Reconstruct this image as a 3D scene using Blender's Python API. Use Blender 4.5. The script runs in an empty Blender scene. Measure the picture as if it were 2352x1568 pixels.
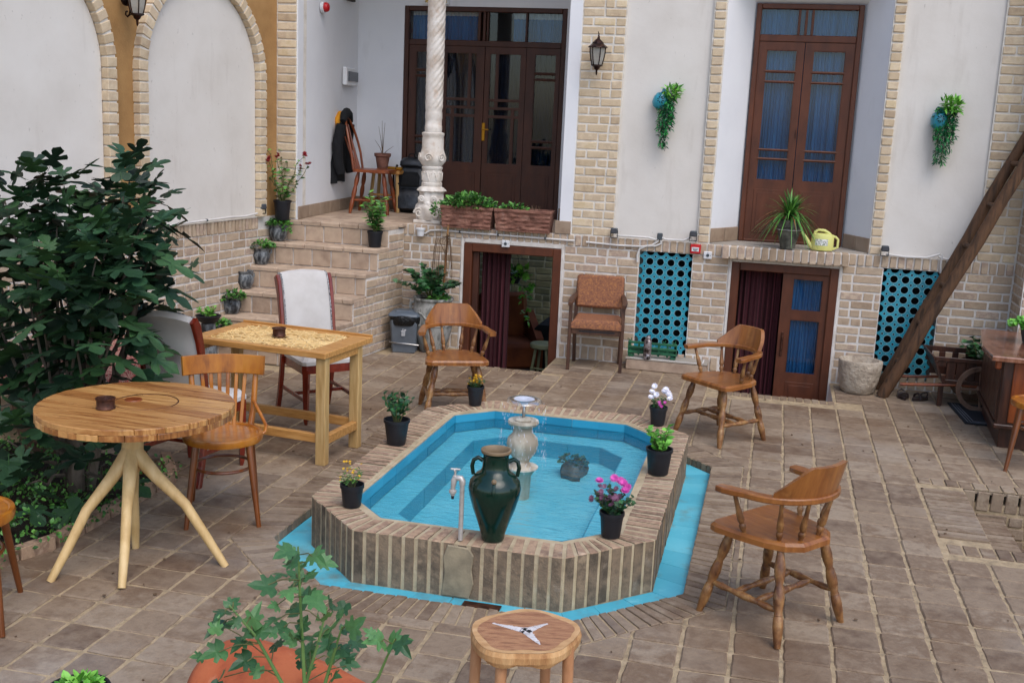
import bpy, math, random
from mathutils import Vector, Matrix, Euler, noise
rnd = random.Random(11)
SC = bpy.context.scene
COL = SC.collection
R = math.radians

# ------------------------------------------------------------------ camera
CAM = Vector((0, 0, 2.15))
pitch, roll, yaw = R(11.229), R(2.548), R(13.233)
FWD = Vector((-math.sin(yaw) * math.cos(pitch), math.cos(yaw) * math.cos(pitch), -math.sin(pitch)))
rt = FWD.cross(Vector((0, 0, 1))).normalized()
upv = rt.cross(FWD)
RT = rt * math.cos(roll) + upv * math.sin(roll)
UP = upv * math.cos(roll) - rt * math.sin(roll)
cd = bpy.data.cameras.new("camera")
cam = bpy.data.objects.new("camera", cd)
COL.objects.link(cam)
cam.matrix_world = Matrix(((RT.x, UP.x, -FWD.x, CAM.x), (RT.y, UP.y, -FWD.y, CAM.y), (RT.z, UP.z, -FWD.z, CAM.z), (0, 0, 0, 1)))
cd.sensor_width = 36
cd.lens = 38.58
cd.clip_start = 0.05
cd.clip_end = 400
SC.camera = cam

# ------------------------------------------------------------------ sky, sun, exposure
w = bpy.data.worlds.new("World")
SC.world = w
w.use_nodes = True
wn = w.node_tree.nodes
bg = wn["Background"]
sky = wn.new("ShaderNodeTexSky")
sky.sky_type = 'NISHITA'
sky.sun_disc = False
SUN_EL, SUN_AZ = R(55), R(140)
sky.sun_elevation = SUN_EL
sky.sun_rotation = SUN_AZ
sky.air_density = 1.0
sky.dust_density = 2.0
sky.ozone_density = 1.6
w.node_tree.links.new(sky.outputs[0], bg.inputs[0])
bg.inputs[1].default_value = 0.15
sd = bpy.data.lights.new("sun", 'SUN')
sd.energy = 0.75
sd.angle = R(50)
sd.color = (1.0, 0.975, 0.94)
sun = bpy.data.objects.new("sun", sd)
COL.objects.link(sun)
sdir = Vector((math.sin(SUN_AZ) * math.cos(SUN_EL), math.cos(SUN_AZ) * math.cos(SUN_EL), math.sin(SUN_EL)))
sun.rotation_euler = sdir.to_track_quat('Z', 'Y').to_euler()
SC.view_settings.view_transform = 'Standard'
SC.view_settings.look = 'None'
SC.view_settings.gamma = 1
SC.view_settings.use_curve_mapping = False
SC.view_settings.exposure = 0.84
try:
    SC.cycles.max_bounces = 7
    SC.cycles.transparent_max_bounces = 12
except Exception:
    pass


def seen(p, m=60):
    v = Vector(p) - CAM
    c = v.dot(FWD)
    if c < 0.2:
        return False
    x = 1176 + 2520 * v.dot(RT) / c
    y = 784 - 2520 * v.dot(UP) / c
    return -m < x < 2352 + m and -m < y < 1568 + m


# ------------------------------------------------------------------ materials
def lin(h):
    h = h.lstrip('#')
    o = []
    for i in (0, 2, 4):
        c = int(h[i:i + 2], 16) / 255
        o.append(c / 12.92 if c < .04045 else ((c + .055) / 1.055) ** 2.4)
    return (o[0], o[1], o[2], 1)


def M(name, cols, rough=.8, ns=6, det=5, sc=(1, 1, 1), rk=0.0, bump=.25, bs=60, bd=.004, coord='pos', metal=0, spec=.4,
      coat=0, stain=None, sub=0, contrast=1.6, alpha=None, val=0.0, stain2=None):
    m = bpy.data.materials.new(name)
    m.use_nodes = True
    nt = m.node_tree
    N, L = nt.nodes, nt.links
    P = N["Principled BSDF"]
    P.inputs["Roughness"].default_value = rough
    P.inputs["Metallic"].default_value = metal
    P.inputs["Specular IOR Level"].default_value = spec
    if coat:
        P.inputs["Coat Weight"].default_value = coat
        P.inputs["Coat Roughness"].default_value = .15
    geo = N.new("ShaderNodeNewGeometry")
    if coord == 'pos':
        cs = geo.outputs["Position"]
    else:
        tc = N.new("ShaderNodeTexCoord")
        cs = tc.outputs["Object"]
    mp = N.new("ShaderNodeMapping")
    mp.inputs["Scale"].default_value = sc
    L.new(cs, mp.inputs[0])

    def mth(op, a, b):
        n = N.new("ShaderNodeMath")
        n.operation = op
        for i, v in enumerate((a, b)):
            if hasattr(v, 'links'):
                L.new(v, n.inputs[i])
            else:
                n.inputs[i].default_value = v
        return n.outputs[0]

    def noi(scale, detail=5, off=0, src=None):
        n = N.new("ShaderNodeTexNoise")
        n.inputs["Scale"].default_value = scale
        n.inputs["Detail"].default_value = detail
        n.inputs["Roughness"].default_value = .6
        if off:
            m2 = N.new("ShaderNodeMapping")
            m2.inputs["Location"].default_value = (off, off * 1.7, off * .6)
            L.new(src or mp.outputs[0], m2.inputs[0])
            L.new(m2.outputs[0], n.inputs["Vector"])
        else:
            L.new(src or mp.outputs[0], n.inputs["Vector"])
        return n.outputs["Fac"]
    oi = N.new("ShaderNodeObjectInfo")
    rr = mth('FRACT', mth('ADD', oi.outputs["Random"], geo.outputs["Random Per Island"]), 0)
    f = noi(ns, det)
    f = mth('ADD', mth('MULTIPLY', mth('SUBTRACT', f, .5), contrast), .5)
    if rk:
        f = mth('ADD', mth('MULTIPLY', f, 1 - rk), mth('MULTIPLY', rr, rk))
    cr = N.new("ShaderNodeValToRGB")
    el = cr.color_ramp.elements
    n = len(cols)
    el[0].color = lin(cols[0])
    el[0].position = .15
    el[1].color = lin(cols[-1])
    el[1].position = .85
    for i in range(1, n - 1):
        e = el.new(.15 + .7 * i / (n - 1))
        e.color = lin(cols[i])
    L.new(f, cr.inputs[0])
    out = cr.outputs[0]
    for st, off in ((stain, 7.3), (stain2, 19.1)):
        if not st:
            continue
        col, s2, lo, hi, amt = st[:5]
        src = cs
        if len(st) > 5:
            m3 = N.new("ShaderNodeMapping")
            m3.inputs["Scale"].default_value = st[5]
            L.new(cs, m3.inputs[0])
            src = m3.outputs[0]
        g = noi(s2, 6, off, src)
        mr = N.new("ShaderNodeMapRange")
        mr.inputs[1].default_value = lo
        mr.inputs[2].default_value = hi
        mr.inputs[3].default_value = 0
        mr.inputs[4].default_value = amt
        L.new(g, mr.inputs[0])
        fac = mr.outputs[0]
        mx = N.new("ShaderNodeMix")
        mx.data_type = 'RGBA'
        L.new(fac, mx.inputs[0])
        L.new(out, mx.inputs[6])
        mx.inputs[7].default_value = lin(col)
        out = mx.outputs[2]
    if val:
        hs = N.new("ShaderNodeHueSaturation")
        L.new(mth('ADD', 1 - val / 2, mth('MULTIPLY', rr, val)), hs.inputs["Value"])
        L.new(out, hs.inputs["Color"])
        out = hs.outputs[0]
    L.new(out, P.inputs["Base Color"])
    if sub:
        P.inputs["Subsurface Weight"].default_value = 0
    if bump:
        b = N.new("ShaderNodeBump")
        b.inputs["Strength"].default_value = bump
        b.inputs["Distance"].default_value = bd
        L.new(noi(bs, 4), b.inputs["Height"])
        L.new(b.outputs[0], P.inputs["Normal"])
    if alpha is not None:
        P.inputs["Alpha"].default_value = alpha
    return m


MT = {}
MT['mortar'] = M('lime_mortar', ['B5ABA0', 'CDC6BE', 'D9D3CC'], .95, 9, bs=90, bump=.5)
MT['brick'] = M('buff_brick', ['98826C', 'A8927A', 'B29C84', 'A8947E', 'B8A48C', 'A08A7A', 'BCA890'], .9, 16, rk=.6, bs=120, bump=.6, bd=.005, contrast=1.6,
                stain=('86725F', 5, .58, .8, .4), val=.14)
MT['brick_up'] = M('pale_yellow_brick', ['B09A80', 'BFAA8C', 'C6B295', 'BAA68C', 'CAB89C', 'C0AC8A'], .9, 12, rk=.55, bs=110, bump=.5, bd=.004, contrast=2, val=.14)
MT['mortar_up'] = M('pale_mortar', ['B9B0A4', 'CFC8BD', 'DAD4CA'], .95, 9, bs=80, bump=.5)
MT['step'] = M('step_brick_tile', ['8E7866', 'A6907C', 'B29C86', '9E8876'], .88, 9, rk=.4, bs=90, bump=.5, contrast=2, stain=('7C6454', 4, .55, .8, .5), val=.1)
MT['tile'] = M('floor_tile', ['645040', '7C6956', '8A7762', '735F4C', '8F7E6A', '7E6C58'], .8, 13, rk=.6, bs=60, bump=.6, bd=.008, contrast=1.7, det=8,
               stain=('5A3E24', 1.3, .5, .68, .6), stain2=('9A9084', 1.1, .56, .74, .5), val=.14, spec=.45)
MT['grout'] = M('sandy_grout', ['7E6E58', 'A08C6E', 'B39E80'], .95, 18, bs=70, bump=.8, bd=.008)
MT['plaster'] = M('cream_plaster', ['C4BDB4', 'CEC8C0', 'D4CFC8'], .92, 2.2, 8, bs=14, bump=.22, bd=.008, contrast=1.1, stain=('A59B8F', 6, .58, .76, .4, (1, 1, .15)), stain2=('857B70', 34, .66, .71, .4, (1, 1, .45)))
MT['white'] = M('white_gypsum', ['CFCFD2', 'D8D8DA', 'DEDEDF'], .75, 1.5, bs=10, bump=.12, contrast=1.2, stain=('B4B0AE', 5, .6, .78, .4, (1, 1, .3)))
MT['tan'] = M('straw_clay_render', ['8E6A40', '9E784A', 'A88252'], .95, 3, bs=60, bump=.5, contrast=1.8, stain=('8A6A48', 2, .6, .8, .5))
MT['door'] = M('brown_painted_wood', ['43200F', '522914', '5C301A'], .5, 4, sc=(3, 3, 1), bs=20, bump=.1, spec=.4)
MT['door_dk'] = M('dark_brown_door_paint', ['33190D', '3F2012', '482616'], .55, 4, sc=(3, 3, 1), bs=20, bump=.1)
MT['curtain'] = M('blue_curtain', ['1F567E', '2C6A98', '3A80AE'], .85, 9, sc=(2, 1, .12), bs=200, bump=0, contrast=1.4, spec=0)
MT['curtain_dk'] = M('navy_lace_curtain', ['070C16', '0C1626', '14243A'], .8, 14, sc=(2, 1, .3), bs=200, bump=0, contrast=1.6, spec=0)
MT['curtain_red'] = M('maroon_curtain', ['2A0C10', '3E151B', '57242C'], .85, 9, sc=(6, 1, .06), bs=200, bump=.2, contrast=2.6)
MT['lace'] = M('white_curtain_lace', ['B8B8B8', 'D4D4D4'], .9, 20, sc=(3, 1, .4))
MT['turq'] = M('turquoise_glaze', ['1A7486', '21869A', '2C96AA'], .3, 5, rk=.3, bs=30, bump=.08, spec=.5, coat=.4)
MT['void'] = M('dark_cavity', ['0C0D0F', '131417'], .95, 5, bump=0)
MT['pool'] = M('pool_turquoise_tile', ['5EBFD2', '6CCBDA', '7ED5E1'], .35, 3, rk=.25, bs=12, bump=.05, coat=.3, stain=('6FB6C4', 5, .6, .8, .5))
MT['pool_side'] = M('pool_side_tile', ['2E8FA8', '3498B2', '40A4BC'], .3, 3, rk=.3, bs=12, bump=.05, coat=.3, val=.1)
MT['pool_wall'] = M('pool_wall_tile', ['1E7896', '2684A2', '2E90AE'], .3, 3, rk=.3, bs=12, bump=.05, coat=.3, val=.1)
MT['chan'] = M('channel_tile', ['44A2B8', '50AEC2', '68BACA'], .45, 3, rk=.35, bs=12, bump=.1, stain=('6C7468', 5, .55, .72, .7), stain2=('8CCBD4', 16, .6, .74, .5), val=.12)
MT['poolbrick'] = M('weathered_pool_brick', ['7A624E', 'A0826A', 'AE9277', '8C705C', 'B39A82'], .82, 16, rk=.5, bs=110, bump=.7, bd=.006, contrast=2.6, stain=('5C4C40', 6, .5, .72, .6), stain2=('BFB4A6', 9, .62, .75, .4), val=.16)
MT['poolside'] = M('darker_brick_side_face', ['564A3C', '746452', '84705A', '665848', '907C64'], .85, 12, rk=.5, bs=110, bump=.7, bd=.006, contrast=2.8, stain=('3C342C', 7, .5, .7, .6), stain2=('9C9080', 11, .62, .74, .45), val=.16)  # darker, greyer colours than poolbrick, for the upright faces of the rim bricks
MT['poolmortar'] = M('pool_mortar', ['94846A', 'AE9C7E', 'BCAC90'], .9, 12, bs=70, bump=.6, bd=.006)
MT['patch'] = M('smeared_cement', ['6E6250', '867A64', '9A8C72'], .9, 9, bs=40, bump=.5, contrast=2)
MT['marble'] = M('stained_marble', ['8E8270', 'B4AB9A', 'C9C2B4', 'A89C86'], .5, 5, sc=(1, 1, .35), bs=60, bump=.15, contrast=2.4)
MT['colstone'] = M('carved_stone', ['B9AC9E', 'D0C8BE', 'DAD4CC'], .8, 8, bs=45, bump=.5, contrast=2.2, stain=('A5805F', 9, .6, .75, .55), stain2=('8C8780', 5, .6, .8, .4))
MT['honey'] = M('honey_varnished_wood', ['683A18', '7E4A20', '8E5828', '9A642E'], .34, 3, sc=(9, 1.5, 1.5), coord='obj', bs=12, bump=.08, coat=.25, contrast=1.5, stain=('5A3414', 7, .54, .74, .55), stain2=('C08A4C', 9, .6, .75, .4))
MT['honey_leg'] = M('worn_turned_leg', ['4C2C16', '6C4424', '835A32', '9A7446'], .45, 7, sc=(3, 3, 2), coord='obj', bs=12, bump=.1, coat=.15, contrast=2, stain=('3E2412', 14, .56, .72, .5), stain2=('BFA078', 10, .6, .74, .5))
MT['bent'] = M('orange_bentwood', ['784010', '965614', 'A6661A', 'AE7024'], .28, 4, sc=(3, 3, 1), coord='obj', bs=12, bump=.04, coat=.5, contrast=1.8)
MT['bentleg'] = M('brown_bentwood_leg', ['4E280E', '683614', '7A4218'], .3, 4, sc=(3, 3, 1), coord='obj', bs=12, bump=.04, coat=.4)
MT['cherry'] = M('cherry_lacquer', ['4E150D', '6B2213', '83301B'], .25, 4, sc=(3, 3, 1), coord='obj', bump=.03, coat=.5)
MT['upho'] = M('grey_white_upholstery', ['AEA8A2', 'BDB8B3', 'C6C2BE'], .9, 3, bs=220, bump=.3, bd=.001, coord='obj')
MT['piping'] = M('black_white_cord', ['3A3A40', '8A8A8C', 'B8B8B8'], .8, 90, coord='obj', contrast=4)
MT['pine'] = M('raw_pine', ['9E6E38', 'B58246', 'C29256'], .5, 4, sc=(1.5, 14, 14), coord='obj', bs=20, bump=.08, contrast=2)
MT['pineleg'] = M('raw_pine_leg', ['A07E4C', 'B4925E', 'C0A06E'], .55, 4, sc=(14, 14, 1.2), coord='obj', bs=20, bump=.08, contrast=2)
MT['plank'] = M('varnished_pallet_plank', ['724420', '946030', 'B88850', '9E6A38', '825024', 'B28248', 'C4945C'], .42, 2.5, sc=(1.2, 22, 3), coord='obj', rk=.6, bs=30, bump=.2, contrast=2.2, coat=.2, stain=('5E3618', 11, .6, .72, .6))
MT['branch'] = M('peeled_branch', ['B3925E', 'C7A772', 'D3B684'], .5, 5, sc=(3, 3, .8), coord='obj', bs=25, bump=.2, contrast=1.8)
MT['sapwood'] = M('pale_sapwood', ['A67C50', 'BC9264', 'CAA478'], .6, 4, sc=(3, 6, 3), coord='obj', bs=60, bump=.3, contrast=1.8)
MT['stump'] = M('log_slice', ['7A5034', '96684A', 'AA7C58', '885C40'], .65, 3, sc=(3, 14, 3), coord='obj', bs=60, bump=.4, contrast=2)
MT['legwood'] = M('debarked_stool_leg', ['9A6844', 'B07E58', 'BE9068'], .6, 5, sc=(3, 3, .8), coord='obj', bs=30, bump=.3, contrast=1.8)
MT['bark'] = M('raw_log_edge', ['9A6C42', 'B98C5C', 'C9A070'], .7, 9, sc=(3, 3, .7), coord='obj', bs=40, bump=.7, contrast=2)
MT['blackpot'] = M('black_plastic', ['14151A', '1B1D23'], .5, 5, bump=.05, spec=.4)
MT['soil'] = M('soil', ['17110C', '2C2118'], .95, 30, bs=90, bump=1, bd=.01)
MT['silverpot'] = M('silver_black_glazed_pot', ['1F2124', '4A4D50', '7E8182', '3A3D40'], .45, 12, sc=(1, 1, .35), coord='obj', bs=60, bump=.35, contrast=3)
MT['urn'] = M('grey_silver_urn', ['55554F', '7B7B75', '9C9B95', '6A6A64'], .6, 10, sc=(1, 1, .4), coord='obj', bs=70, bump=.5, contrast=2.6)
MT['mossurn'] = M('dark_mossy_urn', ['30302A', '4C4B42', '66655A'], .75, 14, coord='obj', bs=70, bump=.6, contrast=2.4)
MT['terra'] = M('terracotta_relief', ['5E3E32', '7A5244', '8C6454'], .85, 14, sc=(.6, .6, 1.2), bs=45, bump=.8, bd=.01, contrast=2.2, stain=('A68474', 10, .6, .75, .5))
MT['orange'] = M('orange_clay', ['984A2C', 'AE5834', 'BC663E'], .9, 7, bs=60, bump=.6, contrast=2.2, stain=('84402A', 9, .52, .72, .6), stain2=('C89A7C', 14, .6, .74, .4))
MT['green_glaze'] = M('dark_green_glaze', ['031A14', '06251C', '092F24'], .16, 3, bump=.03, bs=12, spec=.35, coat=.25)
MT['jar_lip'] = M('bare_clay_lip', ['6B5A44', '8A7458'], .5, 6)
MT['leaf_fig'] = M('fig_leaf', ['14281A', '1C3622', '26422A', '32502A', '1E3A26'], .5, 3, rk=.7, bs=20, bump=.3, bd=.01, spec=.35, coord='obj', val=.5)
MT['leaf_dark'] = M('dark_leaf', ['14331C', '1F4726', '2C5A2C'], .45, 5, rk=.7, bump=.1, bs=30, val=.4)
MT['leaf'] = M('mid_green_leaf', ['24491C', '356327', '4A7D31', '5E8F3C'], .45, 5, rk=.7, bump=.1, bs=30, val=.4)
MT['leaf_lite'] = M('light_green_leaf', ['3E7A22', '56982F', '74AE42'], .45, 5, rk=.7, bump=.1, bs=30, val=.3)
MT['leaf_fg'] = M('foreground_leaf', ['26482A', '345A32', '426A3A', '527A44'], .4, 4, rk=.6, bump=.15, bs=25, val=.35, coord='obj')
MT['leaf_plastic'] = M('plastic_vine_leaf', ['0C3A24', '155233', '1E6A3C', '2F8A3C'], .35, 5, rk=.8, bump=0, val=.5)
MT['stem'] = M('green_brown_stem', ['3F4A24', '5B5A32', '6F6A40'], .6, 8)
MT['fgstem'] = M('pale_weed_stem', ['4A6A34', '5E7C42', '6E8A50'], .5, 8)
MT['twig'] = M('dry_twig', ['4A3728', '6A543E'], .8, 8)
MT['trunk'] = M('grey_bark', ['3E382F', '554C42', '686056'], .9, 9, sc=(2, 2, .5), bs=40, bump=.7, bd=.01)
MT['yellow'] = M('yellow_petal', ['B98A12', 'D9AC22', 'E2BC3A'], .6, 20, val=.3)
MT['pink'] = M('magenta_petal', ['A82C86', 'C850A2', 'D77BB8'], .6, 20, val=.3)
MT['mauve'] = M('faded_mauve_petal', ['5C3A50', '7A5068', '8A6478'], .7, 20, val=.3)
MT['wpetal'] = M('white_petal', ['D4D0DA', 'E8E6EC'], .6, 20)
MT['red'] = M('red_bract', ['7E1620', '9E1F2B'], .6, 20, val=.3)
MT['iron'] = M('rust_brown_iron', ['2E1A14', '4A2C20', '5E3A2A'], .45, 20, bs=40, bump=.2, metal=.5, contrast=2)
MT['iron_dk'] = M('black_bronze_lamp_metal', ['17100E', '2B1A16', '4A261C'], .35, 20, bump=.1, metal=.7)
MT['lampglass'] = M('frosted_lamp_glass', ['9C9890', 'B8B4AA'], .3, 8, bump=.1, alpha=.75)
MT['pipe'] = M('white_conduit', ['BDB9B4', 'CFCBC6'], .6, 6, bump=.05)
MT['pvc'] = M('white_plastic', ['C9C9CA', 'DCDCDC'], .4, 4, bump=0)
MT['greybox'] = M('grey_plastic', ['3A3F42', '4C5256'], .5, 4, bump=0)
MT['smoke'] = M('smoked_plastic', ['3A3C42', '4A4C52'], .2, 4, bump=0)
MT['alarm'] = M('alarm_red_plastic', ['A8161A', 'BE2024'], .35, 4, bump=0)
MT['black'] = M('black_fabric', ['08090B', '101216'], .9, 20, bs=150, bump=.5)
MT['blackshine'] = M('black_nylon', ['0E1013', '1F2227', '32363C'], .4, 9, bs=25, bump=.5, bd=.01, contrast=2.4)
MT['saffron'] = M('saffron_cloth', ['B9780E', 'D08C16'], .8, 10)
MT['brass'] = M('brass', ['9A6E1E', 'C08C2C'], .3, 8, metal=.8, bump=0)
MT['chrome'] = M('worn_chrome', ['8C8A86', 'B0AEAA'], .3, 12, metal=.9, bump=.1)
MT['tapmetal'] = M('chalky_tap_metal', ['9A948C', 'B8B2AC', 'CBC6C0'], .45, 20, metal=.4, bump=.1)
MT['dkwood'] = M('dark_walnut_wood', ['26140E', '3A2016', '4A2A1C'], .4, 3, sc=(8, 8, 1.2), bs=20, bump=.15, coat=.2, contrast=2)
MT['redwood'] = M('red_brown_board', ['5E2A10', '7A3A16', '8A461C'], .4, 3, sc=(8, 8, .8), bs=20, bump=.1, coat=.2, contrast=2)
MT['topwood'] = M('worn_counter_top', ['5A3424', '7A4E38', '8E6450'], .22, 3, sc=(8, 2, 2), bs=20, bump=.1, coat=.6, contrast=2)
MT['log'] = M('weathered_pole', ['2A1C14', '45301F', '5C402A', '382719'], .8, 4, sc=(6, 6, .5), bs=30, bump=.35, bd=.006, contrast=1.8, coord='obj')
MT['wheel'] = M('worn_wheel_wood', ['4A3426', '6A5040', '7A6250'], .8, 8, bs=30, bump=.5)
MT['stone'] = M('rough_limestone', ['8A7C6C', 'A89A88', 'BDB09E'], .95, 9, bs=30, bump=1, bd=.02, contrast=2)
MT['slab'] = M('thin_grey_slab', ['8E857A', 'A39A8E'], .85, 6, bs=40, bump=.2)
MT['gpaint'] = M('green_painted_iron', ['12402A', '1B5638', '2A6A46'], .5, 12, bump=.3, bs=30, contrast=2)
MT['thermos'] = M('brown_silver_flask', ['3A2E2C', '7A6E6C', 'A8A0A0', '2A2020'], .3, 16, metal=.6, bump=.2, contrast=3, coord='obj')
MT['brocade'] = M('rust_brocade', ['6A4433', '7C503A', '8A5A3C', 'A06C40'], .85, 60, det=8, bs=160, bump=.3, contrast=2.2, coord='obj')
MT['armwood'] = M('dark_armchair_wood', ['33211A', '4A3124', '5E4030'], .45, 5, sc=(6, 6, 1), coord='obj', bs=20, bump=.1)
MT['canyellow'] = M('pale_yellow_plastic', ['C6C472', 'D2D082'], .4, 3, bump=0)
MT['paper'] = M('printed_label', ['8A8A80', 'D8D8D4', 'E4E4E0', '6A7A60'], .6, 55, contrast=4, bump=0, coord='obj')
MT['binlid'] = M('bin_lid_plastic', ['4C545C', '5C656E'], .35, 4, bump=0)
MT['bin'] = M('bin_grey_plastic', ['50565C', '62686E'], .45, 4, bump=0)
MT['bag'] = M('black_bin_liner', ['060708', '0E1012'], .25, 20, bs=30, bump=1, bd=.02)
MT['rug'] = M('red_persian_rug', ['6E1E24', '8E3A34', 'B89A84', '3A2A3A', 'C8B8A0', '8E2A2A'], .95, 60, det=2, contrast=4.5, bs=200, bump=.4)
MT['mat'] = M('black_rubber_mat', ['15171C', '1E2026'], .8, 30, bump=.4)
MT['matline'] = M('grey_mat_stripe', ['5A5C60', '74767A'], .8, 30)
MT['leather'] = M('brown_leather', ['1E1412', '2E201C'], .5, 20, bump=.3)
MT['armchair'] = M('rust_velvet', ['5A2A12', '743A18', '84461E'], .85, 4, bump=.2)
MT['roombrick'] = M('greenish_lit_room_brick', ['6A6E58', '868868', '9A9878', '767860'], .9, 12, rk=.7, contrast=2, bump=.4)  # greenish room light and extra brightness are put into the brick colour
MT['roommortar'] = M('interior_mortar', ['B4B8A4', 'C8CAB8'], .9, 8)
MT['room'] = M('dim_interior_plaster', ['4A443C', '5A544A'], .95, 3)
MT['palestool'] = M('pale_green_stool_paint', ['8A8A62', 'A0A078'], .6, 8)
MT['sign'] = M('painted_tile', ['C8B8A0', 'D8C040', 'A83A2A', '4A7A3A', 'E0DCD0'], .3, 40, contrast=4, bump=0)
MT['whitepaint'] = M('chalk_white_filler', ['C0B8B4', 'D8D2D0'], .7, 20, bump=.4)
MT['baseboard'] = M('stone_skirting', ['7E6856', '94806C', '9E8A76'], .8, 6, rk=.3, bs=60, bump=.3, contrast=2)
MT['slat'] = M('weathered_vent', ['2E2620', '4A3E34'], .9, 6)


def curt(m, s=70):       # darken nothing: only adds pleat relief to cloth
    return m


# water: clear sheet with ripples
wm = bpy.data.materials.new('rippled_water')
wm.use_nodes = True
nt = wm.node_tree
N, L = nt.nodes, nt.links
for n in list(N):
    if n.type != 'OUTPUT_MATERIAL':
        N.remove(n)
out = [n for n in N if n.type == 'OUTPUT_MATERIAL'][0]
tr = N.new('ShaderNodeBsdfTransparent')
tr.inputs[0].default_value = (.95, .99, 1, 1)
gl = N.new('ShaderNodeBsdfGlossy')
gl.inputs['Roughness'].default_value = .04
fr = N.new('ShaderNodeFresnel')
fr.inputs[0].default_value = 1.33
mx = N.new('ShaderNodeMixShader')
ns = N.new('ShaderNodeTexNoise')
ns.inputs['Scale'].default_value = 13
ns.inputs['Detail'].default_value = 5
ns.inputs['Distortion'].default_value = 1.2
gp = N.new('ShaderNodeNewGeometry')
mpw = N.new('ShaderNodeMapping')
mpw.inputs['Scale'].default_value = (.7, 2.0, 1)
L.new(gp.outputs['Position'], mpw.inputs[0])
L.new(mpw.outputs[0], ns.inputs['Vector'])
bm = N.new('ShaderNodeBump')
bm.inputs['Strength'].default_value = .5
bm.inputs['Distance'].default_value = .03
L.new(ns.outputs['Fac'], bm.inputs['Height'])
for x in (gl, fr):
    L.new(bm.outputs[0], x.inputs['Normal'])
L.new(fr.outputs[0], mx.inputs[0])
L.new(tr.outputs[0], mx.inputs[1])
L.new(gl.outputs[0], mx.inputs[2])
L.new(mx.outputs[0], out.inputs[0])
MT['water'] = wm


def clear(name, tint, rough, amt):
    m = bpy.data.materials.new(name)
    m.use_nodes = True
    N, L = m.node_tree.nodes, m.node_tree.links
    for n in list(N):
        if n.type != 'OUTPUT_MATERIAL':
            N.remove(n)
    o = [n for n in N if n.type == 'OUTPUT_MATERIAL'][0]
    a = N.new('ShaderNodeBsdfTransparent')
    a.inputs[0].default_value = tint
    g = N.new('ShaderNodeBsdfGlossy')
    g.inputs['Roughness'].default_value = rough
    f = N.new('ShaderNodeFresnel')
    f.inputs[0].default_value = 1.45
    mu = N.new('ShaderNodeMath')
    mu.operation = 'MULTIPLY_ADD'
    mu.inputs[1].default_value = .35
    mu.inputs[2].default_value = amt
    L.new(f.outputs[0], mu.inputs[0])
    x = N.new('ShaderNodeMixShader')
    L.new(mu.outputs[0], x.inputs[0])
    L.new(a.outputs[0], x.inputs[1])
    L.new(g.outputs[0], x.inputs[2])
    L.new(x.outputs[0], o.inputs[0])
    return m


MT['glass'] = clear('window_glass', (.8, .85, .88, 1), .02, .02)
MT['spray'] = clear('falling_water', (.93, .97, 1, 1), .2, .12)
MT['foam'] = M('water_foam', ['C8CCDA', 'DFE2EC'], .3, 9, bump=.3, alpha=.8)


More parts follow.
